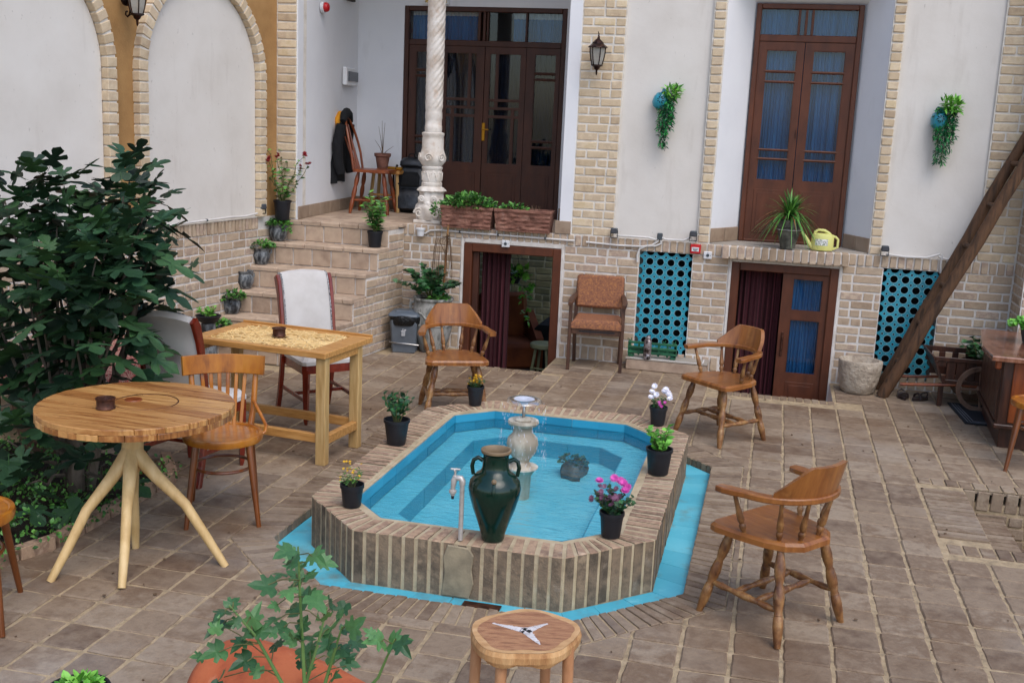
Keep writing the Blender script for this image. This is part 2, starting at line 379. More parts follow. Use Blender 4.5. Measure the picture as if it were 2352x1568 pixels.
# ------------------------------------------------------------------ mesh helpers
class MB:
    def __init__(s, T=None):
        s.v, s.f, s.T = [], [], T or Matrix()

    def add(s, vs, fs):
        o = len(s.v)
        s.v += [s.T @ Vector(v) for v in vs]
        s.f += [tuple(i + o for i in f) for f in fs]
        return s

    def box(s, x0, x1, y0, y1, z0, z1):
        return s.add([(x0, y0, z0), (x1, y0, z0), (x1, y1, z0), (x0, y1, z0), (x0, y0, z1), (x1, y0, z1), (x1, y1, z1), (x0, y1, z1)],
                     [(0, 3, 2, 1), (4, 5, 6, 7), (0, 1, 5, 4), (1, 2, 6, 5), (2, 3, 7, 6), (3, 0, 4, 7)])

    def cbox(s, x0, x1, y0, y1, z0, z1, b=.006, j=0):
        vs, fs = cham(x1 - x0, y1 - y0, z1 - z0, b, j)
        c = Vector(((x0 + x1) / 2, (y0 + y1) / 2, (z0 + z1) / 2))
        return s.add([Vector(v) + c for v in vs], fs)

    def beam(s, a, b, w, h, up=(0, 0, 1), bev=.003):
        a, b = Vector(a), Vector(b)
        d = b - a
        l = d.length
        z = d.normalized()
        x = Vector(up).cross(z)
        if x.length < 1e-4:
            x = Vector((1, 0, 0))
        x.normalize()
        y = z.cross(x)
        vs, fs = cham(w, h, l, bev, 0)
        m = (a + b) / 2
        return s.add([m + x * v[0] + y * v[1] + z * v[2] for v in vs], fs)

    def tube(s, pts, r, n=8, cap=True):
        pts = [Vector(p) for p in pts]
        k = len(pts)
        if not hasattr(r, '__len__'):
            r = [r] * k
        vs, fs = [], []
        prev = None
        for i, p in enumerate(pts):
            t = (pts[min(i + 1, k - 1)] - pts[max(i - 1, 0)])
            t = t.normalized() if t.length > 1e-9 else Vector((0, 0, 1))
            if prev is None:
                a = Vector((1, 0, 0)) if abs(t.x) < .9 else Vector((0, 1, 0))
                x = (a - t * a.dot(t)).normalized()
            else:
                x = (prev - t * prev.dot(t))
                x = x.normalized() if x.length > 1e-6 else prev
            prev = x
            y = t.cross(x)
            for q in range(n):
                an = 2 * math.pi * q / n
                vs.append(p + (x * math.cos(an) + y * math.sin(an)) * r[i])
        for i in range(k - 1):
            for q in range(n):
                q2 = (q + 1) % n
                fs.append((i * n + q, i * n + q2, (i + 1) * n + q2, (i + 1) * n + q))
        if cap:
            fs.append(tuple(range(n - 1, -1, -1)))
            fs.append(tuple((k - 1) * n + q for q in range(n)))
        return s.add(vs, fs)

    def ribbon(s, pts, w, h, up=(0, 0, 1)):
        """rectangular section swept along pts: w sideways, h along up"""
        pts = [Vector(p) for p in pts]
        k = len(pts)
        if not hasattr(w, '__len__'):
            w = [w] * k
        if not hasattr(h, '__len__'):
            h = [h] * k
        U = Vector(up)
        vs, fs = [], []
        for i, p in enumerate(pts):
            t = (pts[min(i + 1, k - 1)] - pts[max(i - 1, 0)]).normalized()
            x = t.cross(U).normalized()
            u = x.cross(t)
            a, b = w[i] / 2, h[i] / 2
            c = min(a, b) * .35
            for X, Y in ((-a, -b + c), (-a + c, -b), (a - c, -b), (a, -b + c), (a, b - c), (a - c, b), (-a + c, b), (-a, b - c)):
                vs.append(p + x * X + u * Y)
        n = 8
        for i in range(k - 1):
            for q in range(n):
                q2 = (q + 1) % n
                fs.append((i * n + q, i * n + q2, (i + 1) * n + q2, (i + 1) * n + q))
        fs.append(tuple(range(n - 1, -1, -1)))
        fs.append(tuple((k - 1) * n + q for q in range(n)))
        return s.add(vs, fs)

    def lathe(s, prof, n=24, c=(0, 0, 0), wob=0, close=True):
        vs, fs = [], []
        c = Vector(c)
        for i, (r, z) in enumerate(prof):
            for q in range(n):
                an = 2 * math.pi * q / n
                rr = r
                if wob:
                    rr = r * (1 + wob * noise.noise(Vector((math.cos(an) * 1.5, math.sin(an) * 1.5, z * 4 + 3))))
                vs.append(c + Vector((rr * math.cos(an), rr * math.sin(an), z)))
        for i in range(len(prof) - 1):
            for q in range(n):
                q2 = (q + 1) % n
                fs.append((i * n + q, i * n + q2, (i + 1) * n + q2, (i + 1) * n + q))
        if close:
            fs.append(tuple(range(n - 1, -1, -1)))
            fs.append(tuple((len(prof) - 1) * n + q for q in range(n)))
        return s.add(vs, fs)

    def prism(s, poly, z0, z1, b=0.0, bot=True):
        n = len(poly)
        cx = sum(p[0] for p in poly) / n
        cy = sum(p[1] for p in poly) / n
        vs = [(p[0], p[1], z0) for p in poly]
        if b:
            vs += [(p[0], p[1], z1 - b) for p in poly]
            for p in poly:
                d = math.hypot(p[0] - cx, p[1] - cy) or 1
                k = max(0, 1 - b * 1.2 / d)
                vs.append((cx + (p[0] - cx) * k, cy + (p[1] - cy) * k, z1))
            L_ = 3
        else:
            vs += [(p[0], p[1], z1) for p in poly]
            L_ = 2
        fs = []
        for l in range(L_ - 1):
            for i in range(n):
                j = (i + 1) % n
                fs.append((l * n + i, l * n + j, (l + 1) * n + j, (l + 1) * n + i))
        fs.append(tuple((L_ - 1) * n + i for i in range(n)))
        if bot:
            fs.append(tuple(range(n - 1, -1, -1)))
        return s.add(vs, fs)

    def mesh(s, smooth=False, off=None):
        m = bpy.data.meshes.new('m')
        vs = s.v
        if off is not None:
            vs = [off @ v for v in vs]
        m.from_pydata([tuple(v) for v in vs], [], s.f)
        if smooth:
            m.polygons.foreach_set('use_smooth', [True] * len(m.polygons))
            try:
                m.set_sharp_from_angle(angle=R(42))
            except Exception:
                pass
        m.update()
        return m


def cham(w, d, h, b, j=0):
    b = min(b, w * .3, d * .3, h * .3)
    vs, fs = [], []
    idx = {}
    X, Y, Z = w / 2, d / 2, h / 2
    for sx in (-1, 1):
        for sy in (-1, 1):
            for sz in (-1, 1):
                jj = [rnd.uniform(-j, j) for _ in range(3)]
                for a in range(3):
                    p = [sx * (X - b), sy * (Y - b), sz * (Z - b)]
                    p[a] = (sx * X, sy * Y, sz * Z)[a]
                    idx[(sx, sy, sz, a)] = len(vs)
                    vs.append((p[0] + jj[0], p[1] + jj[1], p[2] + jj[2]))
    def q(keys, outn):
        f = [idx[k] for k in keys]
        a, b_, c = (Vector(vs[f[0]]), Vector(vs[f[1]]), Vector(vs[f[2]]))
        if (b_ - a).cross(c - b_).dot(Vector(outn)) < 0:
            f.reverse()
        fs.append(tuple(f))
    for a in range(3):
        o = [i for i in range(3) if i != a]
        for s_ in (-1, 1):
            ks = []
            for s1, s2 in ((-1, -1), (1, -1), (1, 1), (-1, 1)):
                k = [0, 0, 0]
                k[a] = s_
                k[o[0]] = s1
                k[o[1]] = s2
                ks.append((k[0], k[1], k[2], a))
            nn = [0, 0, 0]
            nn[a] = s_
            q(ks, nn)
    for a in range(3):
        o = [i for i in range(3) if i != a]
        for s1 in (-1, 1):
            for s2 in (-1, 1):
                ks = []
                for sa, ax in ((-1, o[0]), (1, o[0]), (1, o[1]), (-1, o[1])):
                    k = [0, 0, 0]
                    k[a] = sa
                    k[o[0]] = s1
                    k[o[1]] = s2
                    ks.append((k[0], k[1], k[2], ax))
                nn = [0, 0, 0]
                nn[o[0]] = s1
                nn[o[1]] = s2
                q(ks, nn)
    for sx in (-1, 1):
        for sy in (-1, 1):
            for sz in (-1, 1):
                q([(sx, sy, sz, 0), (sx, sy, sz, 1), (sx, sy, sz, 2)], (sx, sy, sz))
    return vs, fs


def setm(me, mat):
    me.materials.append(MT[mat] if isinstance(mat, str) else mat)


def tag(o, label, cat, group=None):
    o['label'] = label
    o['category'] = cat
    if group:
        o['group'] = group
    return o


def thing(name, label, cat, loc=(0, 0, 0), rz=0, group=None, kind=None):
    o = bpy.data.objects.new(name, None)
    o.empty_display_size = .1
    COL.objects.link(o)
    o.location = loc
    o.rotation_euler = (0, 0, rz)
    if kind:
        o['kind'] = kind
    else:
        tag(o, label, cat, group)
    return o


def mw(o):
    m = Matrix.Translation(o.location) @ o.rotation_euler.to_matrix().to_4x4()
    if o.parent:
        m = mw(o.parent) @ m
    return m


def part(name, mb, mat, parent, smooth=False, world=False, label=None, kind=None, at=None):
    """mesh child; world=True: mb is in world coordinates"""
    off = mw(parent).inverted() if (world and parent) else None
    if at is not None:
        a = Matrix.Translation(Vector(at))
        off = a.inverted() @ (off or Matrix())
    me = mb.mesh(smooth, off)
    setm(me, mat)
    o = bpy.data.objects.new(name, me)
    COL.objects.link(o)
    o.parent = parent
    if at is not None:
        o.location = at
    if label:
        o['label'] = label
    if kind:
        o['kind'] = kind
    return o


def solo(name, mb, mat, label=None, cat=None, group=None, smooth=False, kind=None, loc=None):
    off = Matrix.Translation(-Vector(loc)) if loc is not None else None
    me = mb.mesh(smooth, off)
    setm(me, mat)
    o = bpy.data.objects.new(name, me)
    COL.objects.link(o)
    if loc is not None:
        o.location = loc
    if kind:
        o['kind'] = kind
    if label:
        tag(o, label, cat, group)
    return o


def copy_tree(o, parent=None, **kw):
    c = o.copy()
    COL.objects.link(c)
    c.parent = parent
    for ch in list(o.children):
        copy_tree(ch, c)
    for k, v in kw.items():
        if k == 'loc':
            c.location = v
        elif k == 'rz':
            c.rotation_euler = (0, 0, v)
        else:
            c[k] = v
    return c


_bm = {}
_ch = {}


def brick_mesh(w, d, h, mat, b=.004, j=.0022):
    w, d, h = (max(.02, round(x / .004) * .004) for x in (w, d, h))
    var = rnd.randrange(5)
    k = (w, d, h, mat, var, b)
    if k not in _bm:
        vs, fs = cham(w, d, h, b, j)
        m = bpy.data.meshes.new('piece')
        m.from_pydata(vs, [], fs)
        setm(m, mat)
        _bm[k] = m
        _ch[k] = (vs, fs)
    return _bm[k], _ch[k]


class PS:
    """a set of alike pieces: the largest in view become objects, the others one joined part"""

    side = None

    def __init__(s, parent, name, mat, limit=280):
        s.p, s.n, s.m, s.lim, s.items = parent, name, mat, limit, []

    def brick(s, w, d, h, T, b=.004, j=.0022):
        me, vf = brick_mesh(w, d, h, s.m, b, j)
        s.items.append((T.translation.copy(), me, T, vf))

    def poly(s, mb):
        """unique piece in world coordinates"""
        c = sum(mb.v, Vector()) / len(mb.v)
        s.items.append((c, mb, None, None))

    def done(s):
        inv = mw(s.p).inverted()
        key = lambda it: ((0 if seen(it[0]) else 1000) + (it[0] - CAM).length)
        it = sorted(s.items, key=key)
        big, rest = it[:s.lim], it[s.lim:]
        for c, me, T, vf in big:
            if T is None:
                lc = inv @ c
                m = me.mesh(False, Matrix.Translation(-lc) @ inv)
                setm(m, s.m)
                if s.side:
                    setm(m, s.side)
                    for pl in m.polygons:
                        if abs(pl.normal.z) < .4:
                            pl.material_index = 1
                o = bpy.data.objects.new(s.n, m)
                COL.objects.link(o)
                o.parent = s.p
                o.location = lc
            else:
                o = bpy.data.objects.new(s.n, me)
                COL.objects.link(o)
                o.parent = s.p
                loc, rot, sc_ = (inv @ T).decompose()
                o.location = loc
                o.rotation_euler = rot.to_euler()
        if rest:
            mb = MB()
            for c, me, T, vf in rest:
                if T is None:
                    mb.T = Matrix()
                    mb.add(me.v, me.f)
                else:
                    mb.T = T
                    mb.add(*vf)
            part(s.n + 's_farther_off', mb, s.m, s.p, world=True, kind='stuff')


def free(x0, x1, z, holes):
    iv = [(x0, x1)]
    for hx0, hx1, hz0, hz1 in holes:
        if hz0 < z < hz1:
            nv = []
            for a, b in iv:
                if hx1 <= a or hx0 >= b:
                    nv.append((a, b))
                else:
                    if hx0 > a:
                        nv.append((a, hx0))
                    if hx1 < b:
                        nv.append((hx1, b))
            iv = nv
    return iv


def courses(ps, T, x0, x1, z0, n, ch=.0765, holes=(), L_=.2, H_=.095, gap=.015, d=.05, proud=.003, pat=None, y=0):
    for i in range(n):
        zc = z0 + (i + .5) * ch
        for a, b in free(x0, x1, zc, holes):
            x = a
            first = True
            k = 0
            while x < b - .02:
                if pat:
                    w = pat[(i + k) % len(pat)]
                    k += 1
                else:
                    w = rnd.choice((L_, L_, H_, L_ * .97))
                    if first and i % 2:
                        w = rnd.choice((H_, L_ * .55))
                first = False
                if x + w > b - .05:
                    w = b - x
                h = ch - gap + rnd.uniform(-.003, .002)
                Tm = T @ Matrix.Translation((x + w / 2, d / 2 - proud + y + rnd.uniform(-.002, .0015), zc + rnd.uniform(-.0015, .0015))) @ Matrix.Rotation(rnd.uniform(-.006, .006), 4, 'Y')
                ps.brick(w - gap, d, h, Tm)
                x += w


def soldiers(ps, T, x0, x1, z0, z1, pitch=.068, gap=.014, d=.05, proud=.006, y=0, holes=()):
    n = max(1, round((x1 - x0) / pitch))
    p = (x1 - x0) / n
    for i in range(n):
        xc = x0 + (i + .5) * p
        if any(h[0] < xc < h[1] for h in holes):
            continue
        Tm = T @ Matrix.Translation((xc, d / 2 - proud + y + rnd.uniform(-.003, .003), (z0 + z1) / 2)) @ Matrix.Rotation(rnd.uniform(-.02, .02), 4, 'Y')
        ps.brick(p - gap, d, z1 - z0 - .008, Tm)


def cells(mb, x0, x1, z0, z1, holes, y0, y1, T=None):
    xs = sorted(set([x0, x1] + [min(max(h[i], x0), x1) for h in holes for i in (0, 1)]))
    zs = sorted(set([z0, z1] + [min(max(h[i], z0), z1) for h in holes for i in (2, 3)]))
    for a, b in zip(xs, xs[1:]):
        for c, d in zip(zs, zs[1:]):
            xm, zm = (a + b) / 2, (c + d) / 2
            if any(h[0] < xm < h[1] and h[2] < zm < h[3] for h in holes):
                continue
            mb.box(a, b, y0, y1, c, d)
    return mb


def octa(x0, x1, y0, y1, c):
    return [(x0 + c, y0), (x1 - c, y0), (x1, y0 + c), (x1, y1 - c), (x1 - c, y1), (x0 + c, y1), (x0, y1 - c), (x0, y0 + c)]


def ring(ps, I, O, z0, z1, pitch, gap, b=.005, dz=.003):
    for i in range(8):
        j = (i + 1) % 8
        a0, a1, b0, b1 = Vector(I[i]), Vector(I[j]), Vector(O[i]), Vector(O[j])
        n = max(1, round((b1 - b0).length / pitch))
        for k in range(n):
            g = gap / 2 / (b1 - b0).length
            g2 = gap / 2 / max(.01, (a1 - a0).length)
            t0, t1 = k / n, (k + 1) / n
            P = [b0.lerp(b1, t0 + g), b0.lerp(b1, t1 - g), a0.lerp(a1, t1 - g2), a0.lerp(a1, t0 + g2)]
            P = [(p.x + rnd.uniform(-.0025, .0025), p.y + rnd.uniform(-.0025, .0025)) for p in P]
            ps.poly(MB().prism(P, z0, z1 + rnd.uniform(-dz, dz), b))


def ringslab(mb, I, O, z0, z1, top=True):
    n = len(I)
    vs = [(p[0], p[1], z1) for p in O] + [(p[0], p[1], z1) for p in I] + [(p[0], p[1], z0) for p in O] + [(p[0], p[1], z0) for p in I]
    fs = []
    for i in range(n):
        j = (i + 1) % n
        fs += [(i, j, n + j, n + i), (2 * n + i, 2 * n + j, j, i), (n + i, n + j, 3 * n + j, 3 * n + i)]
    return mb.add(vs, fs)


TB = Matrix.Translation((0, 10.0, 0))                     # back wall frame: x along, y into the wall
_u = Vector((.13, 1, 0)).normalized()
_yl = Vector((0, 0, 1)).cross(_u)


def wallT(x0):
    o = Vector((x0 - .13 * 9.9, 0, 0))
    return Matrix(((_u.x, _yl.x, 0, o.x), (_u.y, _yl.y, 0, o.y), (0, 0, 1, 0), (0, 0, 0, 1)))


KS = 1 / _u.y                                             # along-wall length per unit of y
TL = wallT(-4.6)
TS = wallT(-3.47)


def sx(x, y):
    return x - .13 * (9.9 - y)
# ================================================================== SETTING
# ---- floor
GO = octa(-2.385, -.275, 4.49, 7.5, .46)                  # channel outer edge
BO = octa(-2.585, -.075, 4.29, 7.7, .577)                 # brick band outer edge
PO = octa(-2.215, -.43, 4.66, 7.34, .375)                 # pool outer
PI = octa(-1.99, -.64, 4.87, 7.09, .22)                   # pool inner
PIT1 = (-2.86, -1.915, 9.33, 10.1)
PIT2 = (-.36, .585, 9.27, 10.1)
HOLE = (1.3, 2.6, 6.12, 7.2)
BED = (-6, -3.36, 3.9, 5.85)
floor = thing('floor', None, None, kind='structure')
xs = [-60, -6, -2.86, -2.385, -1.915, -.36, -.275, .585, 1.3, 2.6, 6, 60]
ys = [-60, -10, 4.49, 6.12, 7.2, 7.5, 9.27, 9.33, 10.1, 60]
mb = MB()
for a, b in zip(xs, xs[1:]):
    for c, d in zip(ys, ys[1:]):
        xm, ym = (a + b) / 2, (c + d) / 2
        if any(h[0] < xm < h[1] and h[2] < ym < h[3] for h in (PIT1, PIT2, HOLE)) or (-2.385 < xm < -.275 and 4.49 < ym < 7.5):
            continue
        if ym > 10.1 and -6 < xm < 3:
            continue
        mb.add([(a, c, -.006), (b, c, -.006), (b, d, -.006), (a, d, -.006)], [(0, 1, 2, 3)])
c = .46
for px, py, dx, dy in ((-2.385, 4.49, 1, 1), (-.275, 4.49, -1, 1), (-.275, 7.5, -1, -1), (-2.385, 7.5, 1, -1)):
    t = [(px, py, -.006), (px + dx * c, py, -.006), (px, py + dy * c, -.006)]
    mb.add(t, [(0, 1, 2)] if dx * dy > 0 else [(0, 2, 1)])
part('grout_bed', mb, 'grout', floor)


def inoct(p, O):
    m = -9
    mi = 0
    for i in range(8):
        a, b = Vector(O[i]), Vector(O[(i + 1) % 8])
        e = (b - a).normalized()
        n = Vector((e.y, -e.x))
        d = (Vector(p) - a).dot(n)
        if d > m:
            m, mi, mn, ma = d, i, n, a
    return m, mn, ma


def clip(poly, n, a, keep=0.006):
    o = []
    for i in range(len(poly)):
        p, q = Vector(poly[i]), Vector(poly[(i + 1) % len(poly)])
        dp, dq = (p - a).dot(n) - keep, (q - a).dot(n) - keep
        if dp >= 0:
            o.append(tuple(p))
        if (dp >= 0) != (dq >= 0):
            t = dp / (dp - dq)
            o.append(tuple(p.lerp(q, t)))
    return o


tl = PS(floor, 'tile', 'tile', 290)
g = .007
for i in range(-24, 14):
    for j in range(-11, 26):
        x0, y0 = .39 + .21 * i, 4.62 + .2085 * j
        x1, y1 = x0 + .21, y0 + .2085
        P = [(x0 + g, y0 + g * .6), (x1 - g, y0 + g * .6), (x1 - g, y1 - g * .6), (x0 + g, y1 - g * .6)]
        cx, cy = (x0 + x1) / 2, (y0 + y1) / 2
        if x1 < sx(-4.6, cy) or (cx < sx(-3.47, cy) + .05 and cy > 8.47) or cx > 2.2 or cy > 9.99 or cy < 2.4:
            continue
        if BED[0] < cx < BED[1] - .1 * max(0, 4.6 - cy) and BED[2] < cy < BED[3] - .3 and cx < -3.45 + .25 * (cy - 4.2) * 0:
            continue
        bad = False
        for h in (PIT1, PIT2):
            if x1 > h[0] - .02 and x0 < h[1] + .02 and y1 > h[2] - .1 and y0 < h[3]:
                bad = True
        if HOLE[0] - .28 < cx < HOLE[1] and HOLE[2] - .17 < cy < HOLE[3] + .12:
            bad = True
        if bad:
            continue
        ms, mn, ma = inoct((cx, cy), BO)
        ins = [inoct(p, BO)[0] < 0.006 for p in P]
        if all(ins):
            continue
        if any(ins):
            P = clip(P, mn, ma)
            if len(P) < 3:
                continue
            ar = abs(sum(P[k][0] * P[(k + 1) % len(P)][1] - P[(k + 1) % len(P)][0] * P[k][1] for k in range(len(P)))) / 2
            if ar < .0012:
                continue
        P = [(p[0] + rnd.uniform(-.003, .003), p[1] + rnd.uniform(-.003, .003)) for p in P]
        if cy < 7.5 and seen((cx, cy, 0)):
            Q = []
            for k in range(len(P)):
                p, q_ = Vector(P[k]), Vector(P[(k + 1) % len(P)])
                e = q_ - p
                if e.length < .06:
                    Q.append(tuple(p))
                    continue
                nn = Vector((e.y, -e.x)).normalized()
                Q.append(tuple(p.lerp(q_, .03) - nn * rnd.uniform(0, .004)))
                for u in (.28, .52, .76):
                    Q.append(tuple(p.lerp(q_, u + rnd.uniform(-.06, .06)) - nn * rnd.uniform(-.0015, .004)))
            P = Q
        m_ = MB().prism(P, -.02, rnd.uniform(-.0015, .004), .006, bot=False)
        ta, tb = rnd.uniform(-.015, .015), rnd.uniform(-.015, .015)
        for v in m_.v:
            if v.z > -.01:
                v.z += ta * (v.x - cx) + tb * (v.y - cy)
        tl.poly(m_)
tl.done()
eb = PS(floor, 'edging_brick', 'tile', 290)
ring(eb, GO, BO, -.05, .001, .062, .012, .004)


def strip(x0, x1, y0, y1, along, p=.062, z=.001):
    if along == 'x':
        n = round((y1 - y0) / p)
        for k in range(n):
            a = y0 + (y1 - y0) * k / n
            b = y0 + (y1 - y0) * (k + 1) / n
            eb.poly(MB().prism([(x0 + .004, a + .006), (x1 - .004, a + .006), (x1 - .004, b - .006), (x0 + .004, b - .006)], -.03, z + rnd.uniform(-.003, .004), .004))
    else:
        n = round((x1 - x0) / p)
        for k in range(n):
            a = x0 + (x1 - x0) * k / n
            b = x0 + (x1 - x0) * (k + 1) / n
            eb.poly(MB().prism([(a + .006, y0 + .004), (b - .006, y0 + .004), (b - .006, y1 - .004), (a + .006, y1 - .004)], -.03, z + rnd.uniform(-.003, .004), .004))


strip(-2.86, -1.9, 9.2, 9.325, 'y')
strip(-.36, .6, 9.14, 9.265, 'y')
strip(.61, .83, 9.25, 9.88, 'x')
strip(-1.9, -1.68, 9.3, 9.7, 'x')
strip(1.03, 1.3, 6.2, 7.12, 'x')
strip(1.03, 2.3, 7.2, 7.33, 'y', .085)
strip(1.05, 2.3, 5.96, 6.11, 'y', .085)
strip(-3.45, -3.3, 3.3, 5.5, 'x')
strip(-3.35, -2.6, 2.9, 3.05, 'y')
eb.done()
# pits before the basement doors
mb = MB()
for h in (PIT1, PIT2):
    mb.box(h[0] - .04, h[0], h[2], 9.99, -.5, -.01)
    mb.box(h[1], h[1] + .04, h[2], 9.99, -.5, -.01)
    mb.box(h[0] - .04, h[1] + .04, h[2] - .04, h[2], -.5, -.01)
part('light_well_wall', mb, 'mortar', floor)
mb = MB().box(PIT1[0] - .04, PIT1[1] + .04, 9.2, 10.3, -.5, -.46).box(PIT2[0] - .04, PIT2[1] + .04, 9.2, 10.3, -.5, -.46)
part('light_well_floor', mb, 'rug', floor)
# stair well going down at the right
mb = MB().box(1.3, 2.6, 7.2, 7.25, -.9, -.09).box(1.25, 1.3, 6.07, 7.25, -.9, -.04).box(1.3, 2.6, 6.07, 6.12, -.9, -.04)
mb.box(1.3, 1.56, 6.12, 7.2, -.9, -.2).box(1.56, 1.84, 6.12, 7.2, -.9, -.38).box(1.84, 2.6, 6.12, 7.2, -.9, -.56).box(2.6, 2.65, 6.07, 7.25, -.9, -.01)
part('stair_well', mb, 'grout', floor)
sb = PS(floor, 'stair_well_brick', 'tile', 200)
TW = Matrix.Translation((0, 7.2, 0))
soldiers(sb, TW, 1.3, 2.5, -.14, -.008, .085, proud=.01)
courses(sb, TW, 1.3, 2.5, -.62, 6, .078, proud=.01)
for x0, x1, z in ((1.3, 1.56, -.2), (1.56, 1.84, -.38)):
    n = 16
    for k in range(n):
        a = 6.14 + k * 1.04 / n
        sb.poly(MB().prism([(x0 + .004, a), (x1 - .002, a), (x1 - .002, a + .053), (x0 + .004, a + .053)], z, z + .03 + rnd.uniform(-.003, .004), .004))
sb.done()

# ---- turquoise channel round the pool
chan = thing('channel', None, None, kind='structure')
mb = MB()
ringslab(mb, [(p[0], p[1]) for p in octa(-2.2, -.445, 4.675, 7.325, .37)], GO, -.1, -.056)
part('channel_bed', mb, 'poolmortar', chan)
ct = PS(chan, 'tile', 'chan', 200)
ring(ct, PO, octa(-2.383, -.277, 4.492, 7.498, .46), -.06, -.05, .2, .002, .0006, .0003)
ct.done()
mb = MB()
mb.T = Matrix.Translation((-1.17, 4.575, -.045))
mb.box(-.09, .09, -.05, .05, 0, .004)
part('drain_slot', mb, 'iron', chan)

# ---- pool
pool = thing('pool', 'octagonal turquoise pool with brick on edge rim in the middle of the yard', 'pool', (-1.32, 6.0, -.05))
mb = MB()
ringslab(mb, octa(-2.01, -.62, 4.85, 7.11, .228), octa(-2.212, -.433, 4.663, 7.337, .3745), -.1, .2155)
ringslab(mb, octa(-1.9915, -.6385, 4.8685, 7.0915, .2206), octa(-2.03, -.60, 4.83, 7.13, .235), .1, .2125)
part('mortar_core', mb, 'poolmortar', pool, world=True)
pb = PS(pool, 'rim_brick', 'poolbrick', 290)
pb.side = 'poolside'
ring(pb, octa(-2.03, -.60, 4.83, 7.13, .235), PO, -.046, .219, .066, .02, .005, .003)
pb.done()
mb = MB(Matrix.Translation((-1.31, 4.657, 0)))
mb.add([(-.075, 0, -.045), (.06, 0, -.045), (.082, 0, .03), (.07, 0, .1), (.078, 0, .17), (.055, 0, .205), (-.05, 0, .21), (-.07, 0, .15), (-.062, 0, .07)] + [(x * .94, -.006, z * .96 + .003) for x, z in ((-.075, -.045), (.06, -.045), (.082, .03), (.07, .1), (.078, .17), (.055, .205), (-.05, .21), (-.07, .15), (-.062, .07))], [tuple(range(9, 18))] + [(i, (i + 1) % 9, 9 + (i + 1) % 9, 9 + i) for i in range(9)])
part('cement_patch', mb, 'patch', pool, world=True)
DI = octa(-1.82, -.82, 5.1, 6.90, .17)
mb = MB()
ringslab(mb, DI, octa(-1.985, -.645, 4.875, 7.085, .218), -.08, .09)
mb.prism(DI, -.08, -.02)
part('basin', mb, 'pool', pool, world=True)
it = PS(pool, 'basin_tile', 'pool_wall', 200)
I2 = octa(-1.982, -.648, 4.878, 7.082, .217)
for z0, z1 in ((.094, .150), (.152, .208)):
    ring(it, I2, PI, z0, z1, .2, .0015, .0006, .0003)
it.done()
st = PS(pool, 'step_tile', 'pool_side', 100)
ring(st, octa(-1.812, -.828, 5.108, 6.892, .167), DI, -.02, .088, .2, .0015, .0006, .0003)
st.done()
mb = MB().prism(PI, .1595, .16, bot=False)
solo('water', MB().add([(p[0], p[1], .16) for p in octa(-1.981, -.649, 4.879, 7.081, .2165)], [tuple(range(8))]), 'water', kind='structure')

# ---- back facade
D1 = (-2.886, -1.89, -1, 1.075)
D2 = (-.383, .596, -1, 1.07)
S1 = (-1.19, -.71, .05, 1.062)
S2 = (.94, 1.42, .08, 1.056)
fac = thing('house_facade', 'back facade of the yard, brick below, cream plaster panels between brick piers above', 'facade', (-.7, 10.0, 0))
mb = MB(TB)
cells(mb, -3.56, 2.3, -.5, 1.06, (D1, D2, S1, S2), .003, .3)
cells(mb, -3.56, 2.3, 1.06, 1.162, (), .003, .3)
part('lower_wall', mb, 'mortar', fac, world=True)
lb = PS(fac, 'brick', 'brick', 295)
soldiers(lb, TB, -3.49, 1.99, .005, .135, .075, holes=(D1, D2))
courses(lb, TB, -3.49, 1.99, .14, 12, .0765, (D1, D2, S1, S2))
lb.done()
sb = PS(fac, 'ledge_brick', 'brick', 200)
soldiers(sb, TB, -3.49, -.45, 1.062, 1.165, .068, proud=.01, d=.1)
soldiers(sb, TB, -.45, .64, 1.055, 1.172, .068, d=.14, y=-.13, proud=0)
soldiers(sb, TB, .64, 1.99, 1.06, 1.163, .068, proud=.01, d=.1)
sb.done()
mb = MB(TB).cbox(-.45, .64, -.12, .02, 1.07, 1.166)
part('door_ledge_core', mb, 'mortar', fac, world=True)
# upper wall
mb = MB(TB)
for a, b in ((-1.84, -1.44), (-.685, -.57), (.8, .905), (1.675, 2.3)):
    mb.box(a, b, .004, .28, 1.162, 4.3)
part('pier_mortar', mb, 'mortar_up', fac, world=True)
ub = PS(fac, 'pier_brick', 'brick_up', 290)
courses(ub, TB, -1.836, -1.442, 1.168, 40, .0775, pat=(.2, .197, .09, .2, .1), L_=.2)
for a, b in ((-.682, -.574), (.803, .902)):
    courses(ub, TB, a, b, 1.168, 40, .0775, pat=(.2,), proud=.01)
courses(ub, TB, 1.678, 1.99, 1.168, 40, .0775, pat=(.2, .11, .2), proud=.006)
ub.done()
mb = MB(TB)
mb.box(-1.445, -.68, .03, .27, 1.163, 4.3)
part('plaster_panel', mb, 'plaster', fac, world=True)
mb = MB(TB)
mb.box(.9, 1.68, .03, .27, 1.163, 4.3)
part('plaster_panel', mb, 'plaster', fac, world=True)
